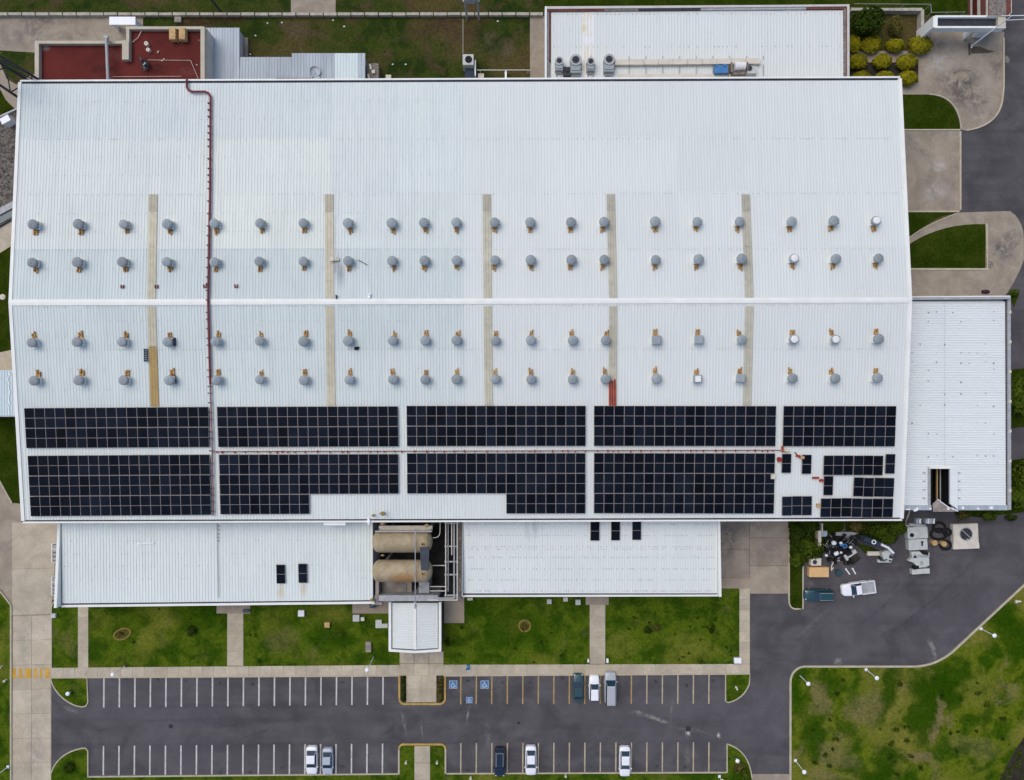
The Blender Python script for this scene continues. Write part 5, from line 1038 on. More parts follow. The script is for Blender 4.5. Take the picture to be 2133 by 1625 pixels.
b = MB(); p, q = W(1912, 54, 0), W(1912, 76, 0); e = W(1948.6, 33.5, zc); b.prism([(e.x - .35, e.y), (e.x + .1, e.y), (e.x + .1, W(0, 57, zc).y), (e.x - .35, W(0, 57, zc).y)], -.05, zc - .01); b.build("end_wall", "trim_white", gt)
b = MB(); e = W(2064, 57, zc - sh); b.box((e.x, e.y + .35, (zc - sh) / 2), (1.5, .6, zc - sh)); b.build("pylon", "trim_white", gt)
b = MB(); e = W(2036, 66, zc - sh); b.box((e.x, e.y + .9, (zc - sh) / 2), (.3, .9, zc - sh)); b.build("pylon", "trim_white", gt)
gh = thing("guardhouse", "guardhouse with banded brick walls and weathered brown roof above the gate canopy", "building", W(2040, 0)); g0 = [(2057, -60), (2107, -60), (2107, 27), (2100, 33), (2057, 33)]
gp = [W(x, y, 4.9) for x, y in g0]; gc = sum(gp, Vector()) / 5
for i, (za, zb_, m_, gr) in enumerate(((-.05, .8, "brick_old", 0), (.8, 1.25, "cream", .03), (1.25, 2.5, "red_roofing", 0), (2.5, 3.2, "cream", .03), (3.2, 4.55, "brick_old", 0), (4.55, 4.9, "cream", .03))):
    b = MB(); b.prism([(p.x + math.copysign(gr, p.x - gc.x), p.y + math.copysign(gr, p.y - gc.y)) for p in gp], za, zb_); b.build("wall_band", m_, gh)
b = MB(); prism_px(b, [(2058, -58), (2106, -58), (2106, 27), (2099, 32), (2058, 32)], 4.9, 4.95); b.build("roof_edge", "brick_old", gh)
b = MB(); prism_px(b, [(2060, -55), (2096, -55), (2096, 31), (2060, 31)], 4.95, 5.0); b.build("roof_cover", "rubble", gh)
t = thing("lamp_mast", "tall white mast leaning over the gate yard with two side arms", "mast", W(2021, 98)); p = W(2021, 98); tp = Vector((p.x, p.y, 9.6))
b = MB(); b.cyl(p, tp, .13, .07, 8); b.cyl(p, p + Vector((0, 0, .25)), .3, .3, 10); b.build("mast_pole", "lamp_white", t); b = MB(); b.tube([tp, tp + Vector((6, 0, .2))], .06, 6); b.build("mast_arm", "lamp_white", t); b = MB(); b.tube([tp - Vector((0, 0, 1.3)), tp + Vector((6, .3, -1.2))], .05, 6); b.build("mast_arm", "lamp_white", t); b = MB(); b.tube([tp, tp + Vector((-1.6, 0, .1))], .05, 6); b.build("mast_arm", "lamp_white", t)
b = MB(); prism_px(b, [(2019, 90), (2022, 90), (2022, 113), (2019, 113)], 0, .25); prism_px(b, [(2022, 97), (2040, 97), (2058, 104), (2072, 107), (2060, 110), (2024, 111)], 0, .12); b.build("broken_kerb", "brown_slab", origin=W(2035, 105), label="curved dark broken slab at the foot of the tall mast", cat="slab")
# lattice tower at the far left
t = thing("lattice_tower", "dark steel lattice tower rising at the upper left edge", "tower", W(128, 222)); p = W(128, 222); side = 2.7; Ht = 26
L3 = [Vector((p.x + side * math.cos(a), p.y + side * math.sin(a), 0)) for a in (2.3, 4.3, .2)]; T3 = [Vector((p.x + (v.x - p.x) * .55, p.y + (v.y - p.y) * .55, Ht)) for v in L3]
for a, c in zip(L3, T3): b = MB(); b.cyl(a, c, .20, .16, 8); b.build("leg", "steel_dark", t)
for k in range(5):
    for i in range(3):
        j = (i + 1) % 3; a, c = (L3[i].lerp(T3[i], k / 5), L3[j].lerp(T3[j], (k + 1) / 5)); b = MB(); b.cyl(a, c, .09, .09, 6); b.build("brace", "steel_dark", t)
for nm, x0, y0, x1, y1, zt, r_, lab in (("utility_pole", 460, 25, 434, -2, 3.2, .16, "dark utility pole crossing the top edge left of centre"),):
    p = W(x0, y0); b = MB(); b.cyl(p, (p.x, p.y, 9), r_, r_ * .7, 8); b.box((p.x, p.y, 8.6), (1.8, .15, .15)); b.build(nm, "steel_dark", origin=p, label=lab, cat="pole")
t = thing("transformer_frame", "twin grey steel poles carrying a transformer at the top edge", "transformer", W(985, 40))
for x, y in ((973, 41), (998, 42)): p = W(x, y); b = MB(); b.cyl(p, (p.x, p.y, 9.0), .17, .13, 8); b.build("pole", "steel_grey", t)
p = W(985, 41); b = MB(); b.box((p.x, p.y, 6.3), (1.3, .9, 1.5)); b.cyl((p.x - .3, p.y, 7.0), (p.x - .3, p.y, 7.5), .08, .05, 6); b.cyl((p.x + .3, p.y, 7.0), (p.x + .3, p.y, 7.5), .08, .05, 6); b.build("transformer_box", "steel_grey", t); b = MB(); b.box((p.x, p.y, 5.45), (2.6, .2, .2)); b.box((p.x, p.y, 7.9), (3.2, .16, .16)); b.build("cross_arm", "steel_grey", t)
# AC unit and small things behind the factory
t = thing("condenser_unit", "white condenser with black fan standing on the grass by the top eave", "condenser", W(976, 140)); p = W(975, 124, 2.3)
b = MB(); b.box((p.x, p.y, 1.5), (1.7, 1.65, 1.6)); b.build("cabinet", "machine_white", t); b = MB(); b.cyl((p.x + .08, p.y, 2.3), (p.x + .08, p.y, 2.34), .5, .5, 16); b.ring((p.x + .08, p.y, 2.3), .5, .56, .07, 16); b.build("fan", "black_rubber_and_shade", t); b = MB(); b.box((p.x, p.y - .1, .35), (1.6, 1.9, .7)); b.build("plinth", "dirty_slab", t); b = MB(); b.box((p.x + .15, p.y - 2.0, .6), (1.4, 1.9, 1.2)); b.build("duct", "navy_cover", t); b = MB(); b.tube([(p.x + 1.1, p.y + .2, 1.6), (p.x + 1.1, p.y - 2.2, 1.6), (p.x + 1.1, p.y - 2.2, 0)], .12, 6); b.build("pipe", "lamp_white", t)
for i, (x, y, lab) in enumerate(((809, 162, "small pale square vent box on the grass right of the metal shed"), (1002, 160, "small cream vent box right of the white condenser"), (1036, 166, "tiny cream vent box under the fence by the eave"))):
    b = MB(); p = W(x, y, .7); s = (.85, .95, .5)[i]; b.box((p.x, p.y, .35), (s, s * 1.1, .7)); b.box((p.x, p.y, .72), (s * .5, s * .5, .08)); b.ring((p.x, p.y, .7), s * .3, s * .45, .1, 12); b.build("vent_box", "cream", origin=(p.x, p.y, 0), label=lab, cat="vent box", group="vent boxes behind the factory")
b = MB(); p = W(254.5, 43, 2.6); b.box((p.x, p.y, 2.5), (4.1, 1.25, .14)); b.box((p.x, p.y + .5, 2.4), (4.1, .15, .35))
for sx in (-1.9, 1.9): b.box((p.x + sx, p.y, 1.2), (.12, .9, 2.5))
b.build("porch_roof", "lamp_white", origin=(p.x, p.y, 0), label="small white flat shelter roof above the red building", cat="shelter")
b = MB(); p = W(10.5, 249, 1.6); b.box((p.x, p.y, .8), (1.45, .95, 1.5), .5); b.box((p.x, p.y, 1.58), (1.5, 1.0, .08), .5); b.build("utility_cabinet", "lamp_white", origin=(p.x, p.y, 0), label="tilted white cabinet on the gravel at the left edge", cat="cabinet")
for i, (q, z1, m_, lab) in enumerate((([(-90, 478), (0, 433), (60, 402), (60, 415), (0, 447), (-90, 492)], .5, "steel_grey", "grey concrete channel edge beside the gravel at left"), ([(-90, 494), (0, 449), (60, 417), (60, 432), (0, 466), (-90, 512)], .25, "car_teal", "dark green channel cover below the grey channel edge"), ([(-90, 515), (0, 468), (60, 434), (60, 436), (0, 471), (-90, 518)], .45, "steel_dark", "thin dark rail below the green channel cover"))):
    b = MB(); prism_px(b, q, 0, z1); b.build("channel_edge", m_, origin=W(20, 440), label=lab, cat="channel", group="drain channel at the left edge")
b = MB(); prism_px(b, [(-60, 265), (0, 240), (36, 224), (37, 227), (0, 244), (-60, 269)], 0, .4); b.build("gravel_kerb", "steel_grey", origin=W(10, 238), label="grey kerb along the top of the gravel yard", cat="kerb")
b = MB(); b.cyl(W(7, 619), W(7, 619) + Vector((0, 0, .25)), .5, .45, 12); b.cyl(W(7, 619) + Vector((0, 0, .25)), W(7, 619) + Vector((0, 0, .3)), .2, .2, 10); b.build("manhole_cover", "cream", origin=W(7, 619), label="round pale manhole cover in the left side grass", cat="manhole")
b = MB(); b.ball(W(2051, 608) + Vector((0, 0, .3)), (.65, .32, .35), 12, 6); b.box(W(2051, 608) + Vector((0, 0, .15)), (1.1, .5, .25)); b.build("covered_cart", "plum", origin=W(2051, 608), label="dark plum covered cart by the right annex top edge", cat="cart")
b = MB(); b.cyl(W(2061, 551), W(2061, 551) + Vector((0, 0, .12)), .55, .55, 14); b.ring(W(2061, 551) + Vector((0, 0, .12)), .3, .5, .03, 14); b.build("manhole_cover", "rubble", origin=W(2061, 551), label="round dark manhole cover beside the right side lawn", cat="manhole")

# ================================================================== LAMPS, SIGNS, BOXES
def lamp(bx, by, h, label, base=True, arm=0.0):
    p = W(bx, by); t = thing("lamp_post", label, "lamp post", p, "lamp posts round the lot")
    b = MB(); b.cyl(p, p + Vector((0, 0, h)), .075, .05, 8); b.build("pole", "lamp_white", t)
    b = MB(); b.box(p + Vector((0, 0, .14)), (.4, .4, .28) if base else (.28, .28, .28)); b.build("base_block", "lamp_white" if base else "steel_dark", t)
    b = MB(); b.cyl(p + Vector((0, 0, h - .1)), p + Vector((0, 0, h + .08)), .20, .34, 12); b.ball(p + Vector((0, 0, h + .08)), (.34, .34, .2), 12, 5, 0, PI / 2); b.build("lamp_head", "lamp_white", t)
lamp(262, 1386, 3.7, "lamp post leaning over the left part of the sidewalk", False); lamp(779, 1368, 5.4, "lamp post on the lawn left of the entrance canopy", False)
lamp(1665, 1406, 3.4, "lamp post at the rounded corner of the big right lawn", False); lamp(1803, 1394, 3.5, "lamp post by the straight kerb of the big right lawn"); lamp(2042, 1309, 3.3, "lamp post by the slanting kerb at far right"); lamp(1656, 1583, 3.6, "lamp post at the lower left edge of the big right lawn"); lamp(18.5, 1596, 4.0, "lamp post on the left verge at the bottom edge")
lamp(1532, 1578, 1.0, "short lamp post on the lower right corner island", False); lamp(1498, 1616, 1.6, "short lamp post on the bottom lawn at right"); lamp(149, 1440, .9, "short lamp post on the upper left corner island", False)
for i, (x, y) in enumerate(((846.5, 1586), (911, 1586), (1178, 1614), (981, 1618), (5, 1388), (14, 1416))):
    b = MB(); p = W(x, y); b.cyl(p, p + Vector((0, 0, .55)), .14, .12, 8); b.ball(p + Vector((0, 0, .6)), (.21, .21, .14), 10, 5); b.box(p + Vector((0, 0, .08)), (.28, .28, .14)); b.build("bollard_light", "cream", origin=p, label=["bollard light left of the lower central path", "bollard light right of the lower central path", "bollard light on the bottom lawn near the middle right", "small bollard light on the bottom lawn below the accessible bays", "upper of two bollard lights on the left verge by the yellow crossing", "lower of two bollard lights on the left verge by the yellow crossing"][i], cat="bollard light", group="bollard lights on the lawns")
t = thing("parking_sign", "blue accessible parking sign on the sidewalk right of the entrance", "sign", W(976, 1384)); p = W(976, 1384)
b = MB(); b.cyl(p, p + Vector((0, 0, 2.3)), .05, .05, 6); b.build("post", "steel_grey", t); b = MB(); b.box(p + Vector((0, -.04, 2.0)), (.55, .06, .75)); b.box(p + Vector((-.05, -.35, .2)), (.5, .7, .12)); b.build("sign_panel", "paint_blue", t); b = MB(); b.box(p + Vector((-.05, -.75, .22)), (.5, .4, .14)); b.build("foot_block", "lamp_white", t)
bx_l = [(627, 1278, 12, 12, "lamp_white", "white square box on the lawn below the left annex, leftmost"), (681, 1302, 10, 10, "timber", "ochre square box on the lawn left of the entrance"), (741.5, 1288, 13, 13, "machine_white", "pale square box below the concrete pad left of the entrance"), (755, 1290, 7, 7, "cream", "tiny cream box right of the pale box by the entrance"), (788.5, 1300, 12, 16, "machine_white", "tall pale box left of the entrance canopy"), (801, 1304, 12, 8, "machine_white", "low pale box touching the entrance canopy side"), (767, 1348, 11, 20, "dirty_slab", "grey oblong box on the lawn left of the entrance"),
        (1144, 1253.5, 9, 9, "machine_white", "leftmost of three pale boxes under the right annex eave"), (1178, 1249, 9, 8, "cream", "middle of three pale boxes under the right annex eave"), (1204, 1255, 10, 10, "machine_white", "rightmost of three pale boxes under the right annex eave"), (1537, 1376.5, 14, 11, "lamp_white", "white box at the right lawn corner by the sidewalk"), (110.5, 1283, 9, 8, "machine_white", "small pale box beside the left concrete road"), (979, 1248, 11, 5, "cream", "cream bench-like box by the right annex corner"), (1225.5, 1377, 3, 6, "lamp_white", "small white post left of the right footpath"), (1265.5, 1377, 4, 8, "lamp_white", "small white post right of the right footpath"), (370, 40, 13, 11, "dirty_slab", "small concrete block under the boundary wall at top left"), (512, 1273, 12, 6, "car_teal", "dark green pump box beside the footpath pad below the left annex")]
for (x, y, w_, l_, m_, lab) in bx_l:
    b = MB(); p = W(x, y, .55); k = .0768; b.box((p.x, p.y, .25), (w_ * k, l_ * k, .5)); b.box((p.x, p.y, .525), (w_ * k * 1.05, l_ * k * 1.05, .06)); b.box((p.x + .02, p.y, .57), (w_ * k * .3, l_ * k * .12, .04)); b.build("utility_box", m_, origin=(p.x, p.y, 0), label=lab, cat="utility box", group="utility boxes on the lawns")
b = MB(); p = W(1533, 1432); b.box(p + Vector((0, 0, .25)), (.25, .6, .4), .5); b.ball(p + Vector((-.1, .2, .5)), (.2, .2, .15), 8, 4); b.build("hydrant", "cream", origin=p, label="small cream hydrant on the upper right corner island", cat="hydrant")
b = MB(); p = W(2119, 1252); b.cyl(p + Vector((-.4, 0, .22)), p + Vector((.4, 0, .22)), .2, .16, 10); b.box(p + Vector((-.35, 0, .22)), (.25, .5, .42)); b.build("hydrant", "cream", origin=p, label="small cream and orange hydrant on the far right lawn", cat="hydrant")
b = MB(); p = W(1706, 1192, .9); b.box((p.x, p.y, .45), (3.05, 1.5, .85)); b.box((p.x, p.y, .9), (3.12, 1.56, .06)); b.build("wooden_crate", "plywood", origin=(p.x, p.y, 0), label="large pale orange wooden crate beside the teal pickup", cat="crate")
for k in range(5): b = MB(); b.box((p.x - 1.25 + k * .625, p.y, .945), (.57, 1.52, .03)); b.build("plank", "plywood", bpy.data.objects["wooden_crate"])

# ================================================================== VEHICLES
def loft(b, stations, sect):
    rows = [sect(*s) for s in stations]; n = len(rows[0]); b.sm = True
    b.add([p for r in rows for p in r], [(i * n + k, (i + 1) * n + k, (i + 1) * n + k + 1, i * n + k + 1) for i in range(len(rows) - 1) for k in range(n - 1)])
    b.sm = False
    b.add(rows[0], [tuple(range(n))]); b.add(rows[-1], [tuple(range(n))[::-1]])
    b.add([r[0] for r in rows] + [r[-1] for r in rows], [(i + 1, i, len(rows) + i, len(rows) + i + 1) for i in range(len(rows) - 1)])
def car(kind, mat, L, Wd, px, py, ang, label, roofmat=None, group="parked cars"):
    p = W(px, py, .8); p.z = 0; t = thing(kind, label, "car" if kind != "pickup_truck" else "pickup", (0, 0, 0), group); hw = Wd / 2
    S = {"sedan": dict(b0=-.37, b1=.235, r0=-.24, r1=.05, rh=1.44, belt=.93, hood=.86, tr=.92), "hatchback": dict(b0=-.47, b1=.20, r0=-.40, r1=.02, rh=1.50, belt=.96, hood=.90, tr=.94),
         "van": dict(b0=-.485, b1=.27, r0=-.455, r1=.14, rh=1.85, belt=1.10, hood=1.0, tr=1.05), "suv": dict(b0=-.47, b1=.20, r0=-.41, r1=.06, rh=1.70, belt=1.05, hood=1.0, tr=1.02), "pickup_truck": dict(b0=-.06, b1=.245, r0=-.03, r1=.13, rh=1.68, belt=1.05, hood=1.0, tr=.72)}[kind]
    tl = S["tr"]
    st = [(-.5, .52, .55), (-.496, .66, tl - .22), (-.482, .80, tl - .10), (-.455, .90, tl - .03), (-.38, .97, tl), (-.2, 1, S["belt"] if kind != "pickup_truck" else tl), (-.07, 1, S["belt"] if kind != "pickup_truck" else tl), (-.055, 1, S["belt"]), (.05, 1, S["belt"]), (.22, 1, S["belt"] - .01), (.30, .985, S["hood"]), (.38, .95, S["hood"] - .05), (.435, .89, S["hood"] - .11), (.468, .80, S["hood"] - .19), (.49, .66, S["hood"] - .29), (.5, .46, .48)]
    def sect(f, wf, zt):
        w = hw * wf; half = [(-w, .24), (-w * 1.0, .48), (-w * .985, zt - .20), (-w * .93, zt - .05), (-w * .70, zt + .005), (-w * .3, zt + .025)]
        return [Vector((f * L, y, z)) for y, z in half] + [Vector((f * L, -y, z)) for y, z in half[::-1]]
    b = MB(); loft(b, st, sect); b.build("body", mat, t)
    wb, wr = hw * .90, hw * .70; zb, zr = S["belt"] - .04, S["rh"]
    B = [Vector((S["b0"] * L, -wb * .93, zb)), Vector((S["b1"] * L, -wb * .93, zb - .03)), Vector((S["b1"] * L, wb * .93, zb - .03)), Vector((S["b0"] * L, wb * .93, zb))]
    T = [Vector((S["r0"] * L, -wr, zr - .05)), Vector((S["r1"] * L, -wr * .97, zr - .05)), Vector((S["r1"] * L, wr * .97, zr - .05)), Vector((S["r0"] * L, wr, zr - .05))]
    def pane(name, a, c, d, e, m="car_glass", bow=.0):
        b = MB(); n_ = (c - a).cross(e - a).normalized() * .03; k = (a + c + d + e) / 4; q = [k + (v - k) * .97 for v in (a, c, d, e)]; b.hexa([v - n_ for v in q], q); b.build(name, m, t)
    core = MB(); core.hexa([v - Vector((0, 0, .05)) for v in B], [v - Vector((0, 0, .02)) for v in T]); core.build("pillars", mat, t)
    e_ = .012
    pane("windshield", B[1] + Vector((e_, .04, .03)), B[2] + Vector((e_, -.04, .03)), T[2] + Vector((e_, -.03, .02)), T[1] + Vector((e_, .03, .02)))
    if kind != "van": pane("rear_window", B[3] + Vector((-e_, -.06, .06)), B[0] + Vector((-e_, .06, .06)), T[0] + Vector((-e_, .05, .01)), T[3] + Vector((-e_, -.05, .01)))
    for s, (i, j) in ((-1, (0, 1)), (1, (2, 3))):
        o_ = Vector((0, s * e_, 0)); a, c = B[i] + o_, B[j] + o_; d, e = T[j] + o_, T[i] + o_; m1, m2 = a.lerp(c, .5), e.lerp(d, .5)
        pane("side_window", a, m1, m2, e); pane("side_window", m1, c, d, m2)
    b = MB(); k = Vector((0, 0, zr)); q = [Vector((v.x + (.04 if v.x > 0 else -.04) * 0, v.y, zr - .055)) for v in T]; mid = [k.lerp(Vector((v.x, v.y, zr)), .88) + Vector(((T[0].x + T[1].x) / 2 * .12, 0, 0)) for v in T]; b.hexa(q, mid); b.build("roof", roofmat or mat, t)
    for sx in (-.31, .315):
        for sy in (-1, 1):
            b = MB(); b.cyl((sx * L, sy * (hw - .20), .31), (sx * L, sy * (hw - .005), .31), .31, .31, 16); w = b.build("wheel", "black_rubber_and_shade", t); b = MB(); b.cyl((sx * L, sy * (hw - .01), .31), (sx * L, sy * (hw + .006), .31), .19, .19, 12); b.build("rim", "steel_grey", w)
    for sy in (-1, 1):
        b = MB(); b.box((.455 * L, sy * hw * .66, S["hood"] - .22), (.12, .22, .12)); b.build("headlight", "lamp_white", t)
        b = MB(); b.box((-.488 * L, sy * hw * .62, tl - .22), (.06, .24, .12)); b.build("taillight", "red_bright", t)
        b = MB(); b.box((S["b1"] * L - .22, sy * (hw + .06), zb + .08), (.14, .20, .13)); b.build("mirror", mat, t)
    if kind == "suv":
        for sy in (-1, 1): b = MB(); b.box(((S["r0"] + S["r1"]) / 2 * L, sy * wr * .85, zr + .05), ((S["r1"] - S["r0"]) * L * .95, .05, .05)); b.build("roof_rail", "steel_grey", t)
    if kind == "pickup_truck":
        x0, x1 = -.485 * L, -.075 * L
        b = MB(); b.box(((x0 + x1) / 2, 0, tl + .05), (x1 - x0 - .1, Wd * .80, .05)); o = b.build("bed_floor", "steel_grey" if mat == "car_white" else mat, t)
        for sy in (-1, 1): b = MB(); b.box(((x0 + x1) / 2, sy * hw * .91, tl + .14), (x1 - x0, .12, .46)); b.build("bed_side", mat, t)
        b = MB(); b.box((x0 + .05, 0, tl + .14), (.1, Wd * .86, .46)); b.build("tailgate", mat, t); b = MB(); b.box((x0 - .10, 0, .5), (.16, Wd * .9, .18)); b.build("bumper", "steel_grey", t)
    t.location = p; t.rotation_euler = (0, 0, math.radians(ang)); return t
car("sedan", "car_white", 4.55, 1.86, 649, 1585, -90, "white sedan on the left of the pair parked in the lower left bays")
car("sedan", "car_silverblue", 4.30, 1.74, 682, 1587, -90, "silver blue sedan on the right of the pair in the lower left bays")
car("suv", "car_navy", 4.6, 1.82, 1041, 1588, -90, "dark navy car parked just right of the lower central path")
car("sedan", "car_white", 4.75, 1.80, 1106, 1585.5, -90, "white sedan next to the dark navy car in the lower bays")
car("sedan", "car_white", 4.85, 1.80, 1302, 1587.5, -90, "white sedan parked alone in the lower right bays")
car("sedan", "car_teal", 4.55, 1.72, 1204.5, 1434, 90, "dark teal sedan leftmost of three cars by the sidewalk")
car("hatchback", "car_white", 4.15, 1.68, 1238, 1434.5, 90, "white hatchback between the teal sedan and the silver van")
car("van", "car_silver", 5.15, 1.90, 1271.5, 1434, 90, "silver van rightmost of three cars by the sidewalk")
car("suv", "car_teal_deep", 4.6, 1.86, 1706, 1240, 180, "dark teal off-road car facing left beside the wooden crate")
car("pickup_truck", "car_white", 5.35, 2.05, 1788.5, 1226, 188, "white pickup parked askew in the right yard")

# ================================================================== SCRAP YARD
t = thing("white_machine", "white boxy machine with two square decks in the right yard", "machine", W(1911, 1122)); c = W(1911, 1122, 1.0)
b = MB(); b.box((c.x, c.y + .92, .55), (3.15, 1.8, .95), .05); b.build("upper_deck", "machine_white", t); b = MB(); b.box((c.x + .1, c.y - .95, .52), (3.0, 1.72, .95), .05); b.build("lower_deck", "machine_white", t)
b = MB(); b.cyl((c.x - .9, c.y + .55, 1.0), (c.x - .9, c.y + .55, 1.10), .34, .32, 14); b.box((c.x + .75, c.y - .8, 1.0), (.22, .7, .10)); b.box((c.x + .75, c.y - .55, 1.02), (.34, .25, .10)); b.build("ports", "black_rubber_and_shade", t)
for sx, sy in ((-1.3, 1.6), (1.3, 1.7), (-1.2, -1.7), (1.35, -1.6)): b = MB(); b.cyl((c.x + sx, c.y + sy, 0), (c.x + sx, c.y + sy, .3), .12, .12, 8); b.build("foot", "steel_dark", t)
b = MB(); b.box((c.x + .1, c.y + 2.05, .6), (2.6, .45, .5), -.1); b.box((c.x - 1.5, c.y + 2.0, .6), (.8, .3, .3), -.4); b.build("rear_frame", "steel_grey", t); b = MB(); b.box((c.x + 1.62, c.y + .9, .7), (.16, 1.5, .5), .05); b.build("side_panel", "vent_grey", t)
t = thing("white_machine", "irregular white machine with a bar, below the square decked one", "machine", W(1916, 1170)); c = W(1916, 1170, .9)
b = MB(); b.prism([(c.x + x, c.y + y) for x, y in ((-1.3, 1.55), (.0, 1.6), (.5, 1.1), (1.5, .9), (1.55, -.6), (.9, -.9), (-.2, -1.0), (-.9, -.2), (-1.8, .1), (-1.2, .6))], .15, .85); b.build("body", "machine_white", t); b = MB(); b.box((c.x + .25, c.y - 1.6, .4), (2.8, .8, .75), .06); b.build("front_bar", "machine_white", t)
b = MB(); b.prism([(c.x - .75 + .36 * math.cos(a), c.y + .75 + .36 * math.sin(a)) for a in (1.57, 3.7, 5.8)], .85, .90); b.box((c.x - .5, c.y - .95, .6), (.8, .55, .5), .2); b.box((c.x + .8, c.y + 1.4, .55), (1.3, .35, .4), -.2); b.build("openings", "black_rubber_and_shade", t); b = MB(); b.cyl((c.x + .3, c.y - .2, .85), (c.x + .3, c.y - .2, 1.0), .3, .25, 10); b.tube([(c.x - .4, c.y + .9, .92), (c.x + 1.4, c.y + .8, .92), (c.x + 1.5, c.y + 1.4, .8)], .12, 6); b.build("fittings", "steel_grey", t)
t = thing("fan_housing", "cream square housing with a dark round fan in the right yard", "machine", W(2012, 1117)); c = W(2012, 1117, .8)
b = MB(); b.box((c.x, c.y + .25, .4), (3.95, 3.4, .8), .04); b.build("housing", "cream", t); b = MB(); b.box((c.x + .12, c.y - 1.62, .36), (4.15, .85, .7), .04); b.build("front_lip", "cream", t); b = MB(); b.cyl((c.x, c.y + .35, .8), (c.x, c.y + .35, .85), .98, .98, 20); b.build("fan_opening", "steel_dark", t); b = MB()
for k in range(6): a = k * PI / 3 + .3; b.box((c.x + .5 * math.cos(a), c.y + .35 + .5 * math.sin(a), .90), (.75, .22, .04), a + .25)
b.build("fan_blades", "gutter_dark", t); b = MB(); b.box((c.x, c.y + .35, .96), (1.9, .12, .05), -.75); b.box((c.x + .15, c.y - .5, .95), (.3, .3, .1)); b.ring((c.x, c.y + .35, .8), .95, 1.05, .08, 20); b.build("fan_guard", "steel_grey", t)
for i, (x, y, r_, sx) in enumerate(((1955, 1098, .95, 1.0), (1954, 1112, 1.05, 1.2), (1968, 1135, .85, 1.0), (1971, 1108, .6, 1.0))):
    b = MB(); c = W(x, y); n = 20
    for k in range(n):
        a0, a1 = 2 * PI * k / n, 2 * PI * (k + 1) / n; b.cyl(c + Vector((r_ * sx * math.cos(a0), r_ * .8 * math.sin(a0), .2 + .03 * i)), c + Vector((r_ * sx * math.cos(a1), r_ * .8 * math.sin(a1), .2 + .03 * i)), .19, .19, 8)
    b.build("old_tyre", "black_rubber_and_shade", origin=c, label=["topmost large black tyre lying between white machine and fan housing", "wide black tyre in the middle of the tyre pile", "lowest black tyre beside the ochre drum", "smallest black tyre beside the fan housing"][i], cat="tyre", group="black tyres in the yard")
for i, (x, y) in enumerate(((1941.5, 1129), (1961, 1131))):
    b = MB(); c = W(x, y); b.cyl(c, c + Vector((0, 0, .7)), .42, .42, 14); b.ring(c + Vector((0, 0, .7)), .3, .43, .06, 14); b.cyl(c + Vector((0, 0, .7)), c + Vector((0, 0, .75)), .12, .12, 8); b.build("drum", "timber", origin=c, label=["ochre drum standing beside the white machine", "ochre drum standing amid the black tyres"][i], cat="drum", group="ochre drums in the yard")
for i, x in enumerate((1905.5, 1911.5, 1924.5, 1929, 1934, 1940)):
    b = MB(); c = W(x, 1084); b.box(c + Vector((0, 0, .35)), (.30, .8, .7)); b.box(c + Vector((0, .3, .75)), (.26, .16, .12)); b.build("gas_cylinder_rack", "vent_white" if i % 2 else "roof_grey", origin=c, label=f"{ordn(i)} from left of the slim white canisters under the right annex", cat="canister", group="slim canisters under the right annex")
b = MB(); b.tube([W(1895, 1064, 2.5), W(1890, 1078, 1.6), W(1886, 1089, .3)], .12, 6); b.build("downpipe", "paint_pale", origin=W(1888, 1086), label="yellow pipe leaning at the factory's lower right corner", cat="pipe")
# robot-like scrap heap
t = thing("scrap_heap", "dark scrap heap of machine parts at the left of the right yard", "scrap", W(1742, 1140)); c0 = W(1742, 1140)
b = MB(); rs = random.Random(3)
for k in range(70): b.box(c0 + Vector((rs.gauss(0, 1.25), rs.gauss(.25, 1.15), rs.uniform(.1, .9))), (rs.uniform(.2, 1.0), rs.uniform(.15, .6), rs.uniform(.3, .8)), rs.uniform(0, 3))
for k in range(6): q = c0 + Vector((rs.gauss(0, 1.0), rs.gauss(.4, .9), .9)); b.ball(q, (.45, .4, .35), 10, 6)
b.build("dark_parts", "black_rubber_and_shade", t, kind="stuff"); b = MB()
for (x, y, s) in ((1737, 1131, .42), (1751.5, 1131, .26), (1742, 1153, .36), (1752, 1151, .22), (1772, 1140, .28), (1721, 1157, .24)): b.ball(W(x, y, 1.2), (s, s * .9, s), 10, 6)
b.box(W(1742, 1153, 1.3), (.7, .5, .2), .5); b.build("white_parts", "lamp_white", t); b = MB()
b.ring(W(1759, 1137, 1.3), .2, .36, .2, 14); b.box(W(1752, 1134, 1.2), (.5, .4, .3), .4); b.build("blue_parts", "box_blue", t)
b = MB()
for k in range(22): a = rs.uniform(0, 3.14); q = c0 + Vector((rs.gauss(0, 1.3), rs.gauss(.1, 1.2), rs.uniform(.7, 1.3))); b.cyl(q, q + Vector((math.cos(a), math.sin(a), rs.uniform(-.2, .2))) * rs.uniform(.3, 1.1), .045, .035, 5)
b.build("bent_rods", "steel_grey", t, kind="stuff")
for (x0, y0, x1, y1, w_, m_, nm, lab) in ((1755, 1160, 1778, 1145, .62, "machine_white", "metal_beam", "short pale beam lying aslant on the scrap heap"), (1731, 1170, 1752, 1158, .22, "steel_grey", "metal_bar", "thin grey bar below the scrap heap"), (1760, 1184, 1769, 1196, .16, "lamp_white", "metal_rod", "left of two white rods below the scrap heap"), (1774, 1183, 1781, 1195, .16, "lamp_white", "metal_rod", "right of two white rods below the scrap heap")):
    b = MB(); a, c = W(x0, y0), W(x1, y1); zz = .9 if "beam" in nm else .25; strip(b, [(a.x, a.y), (c.x, c.y)], w_, .02, zz); strip(b, [(a.x, a.y), (lerp(a.x, c.x, .15), lerp(a.y, c.y, .15))], w_ * 1.6, .0, zz + .05); b.build(nm, m_, origin=a, label=lab, cat="scrap metal")
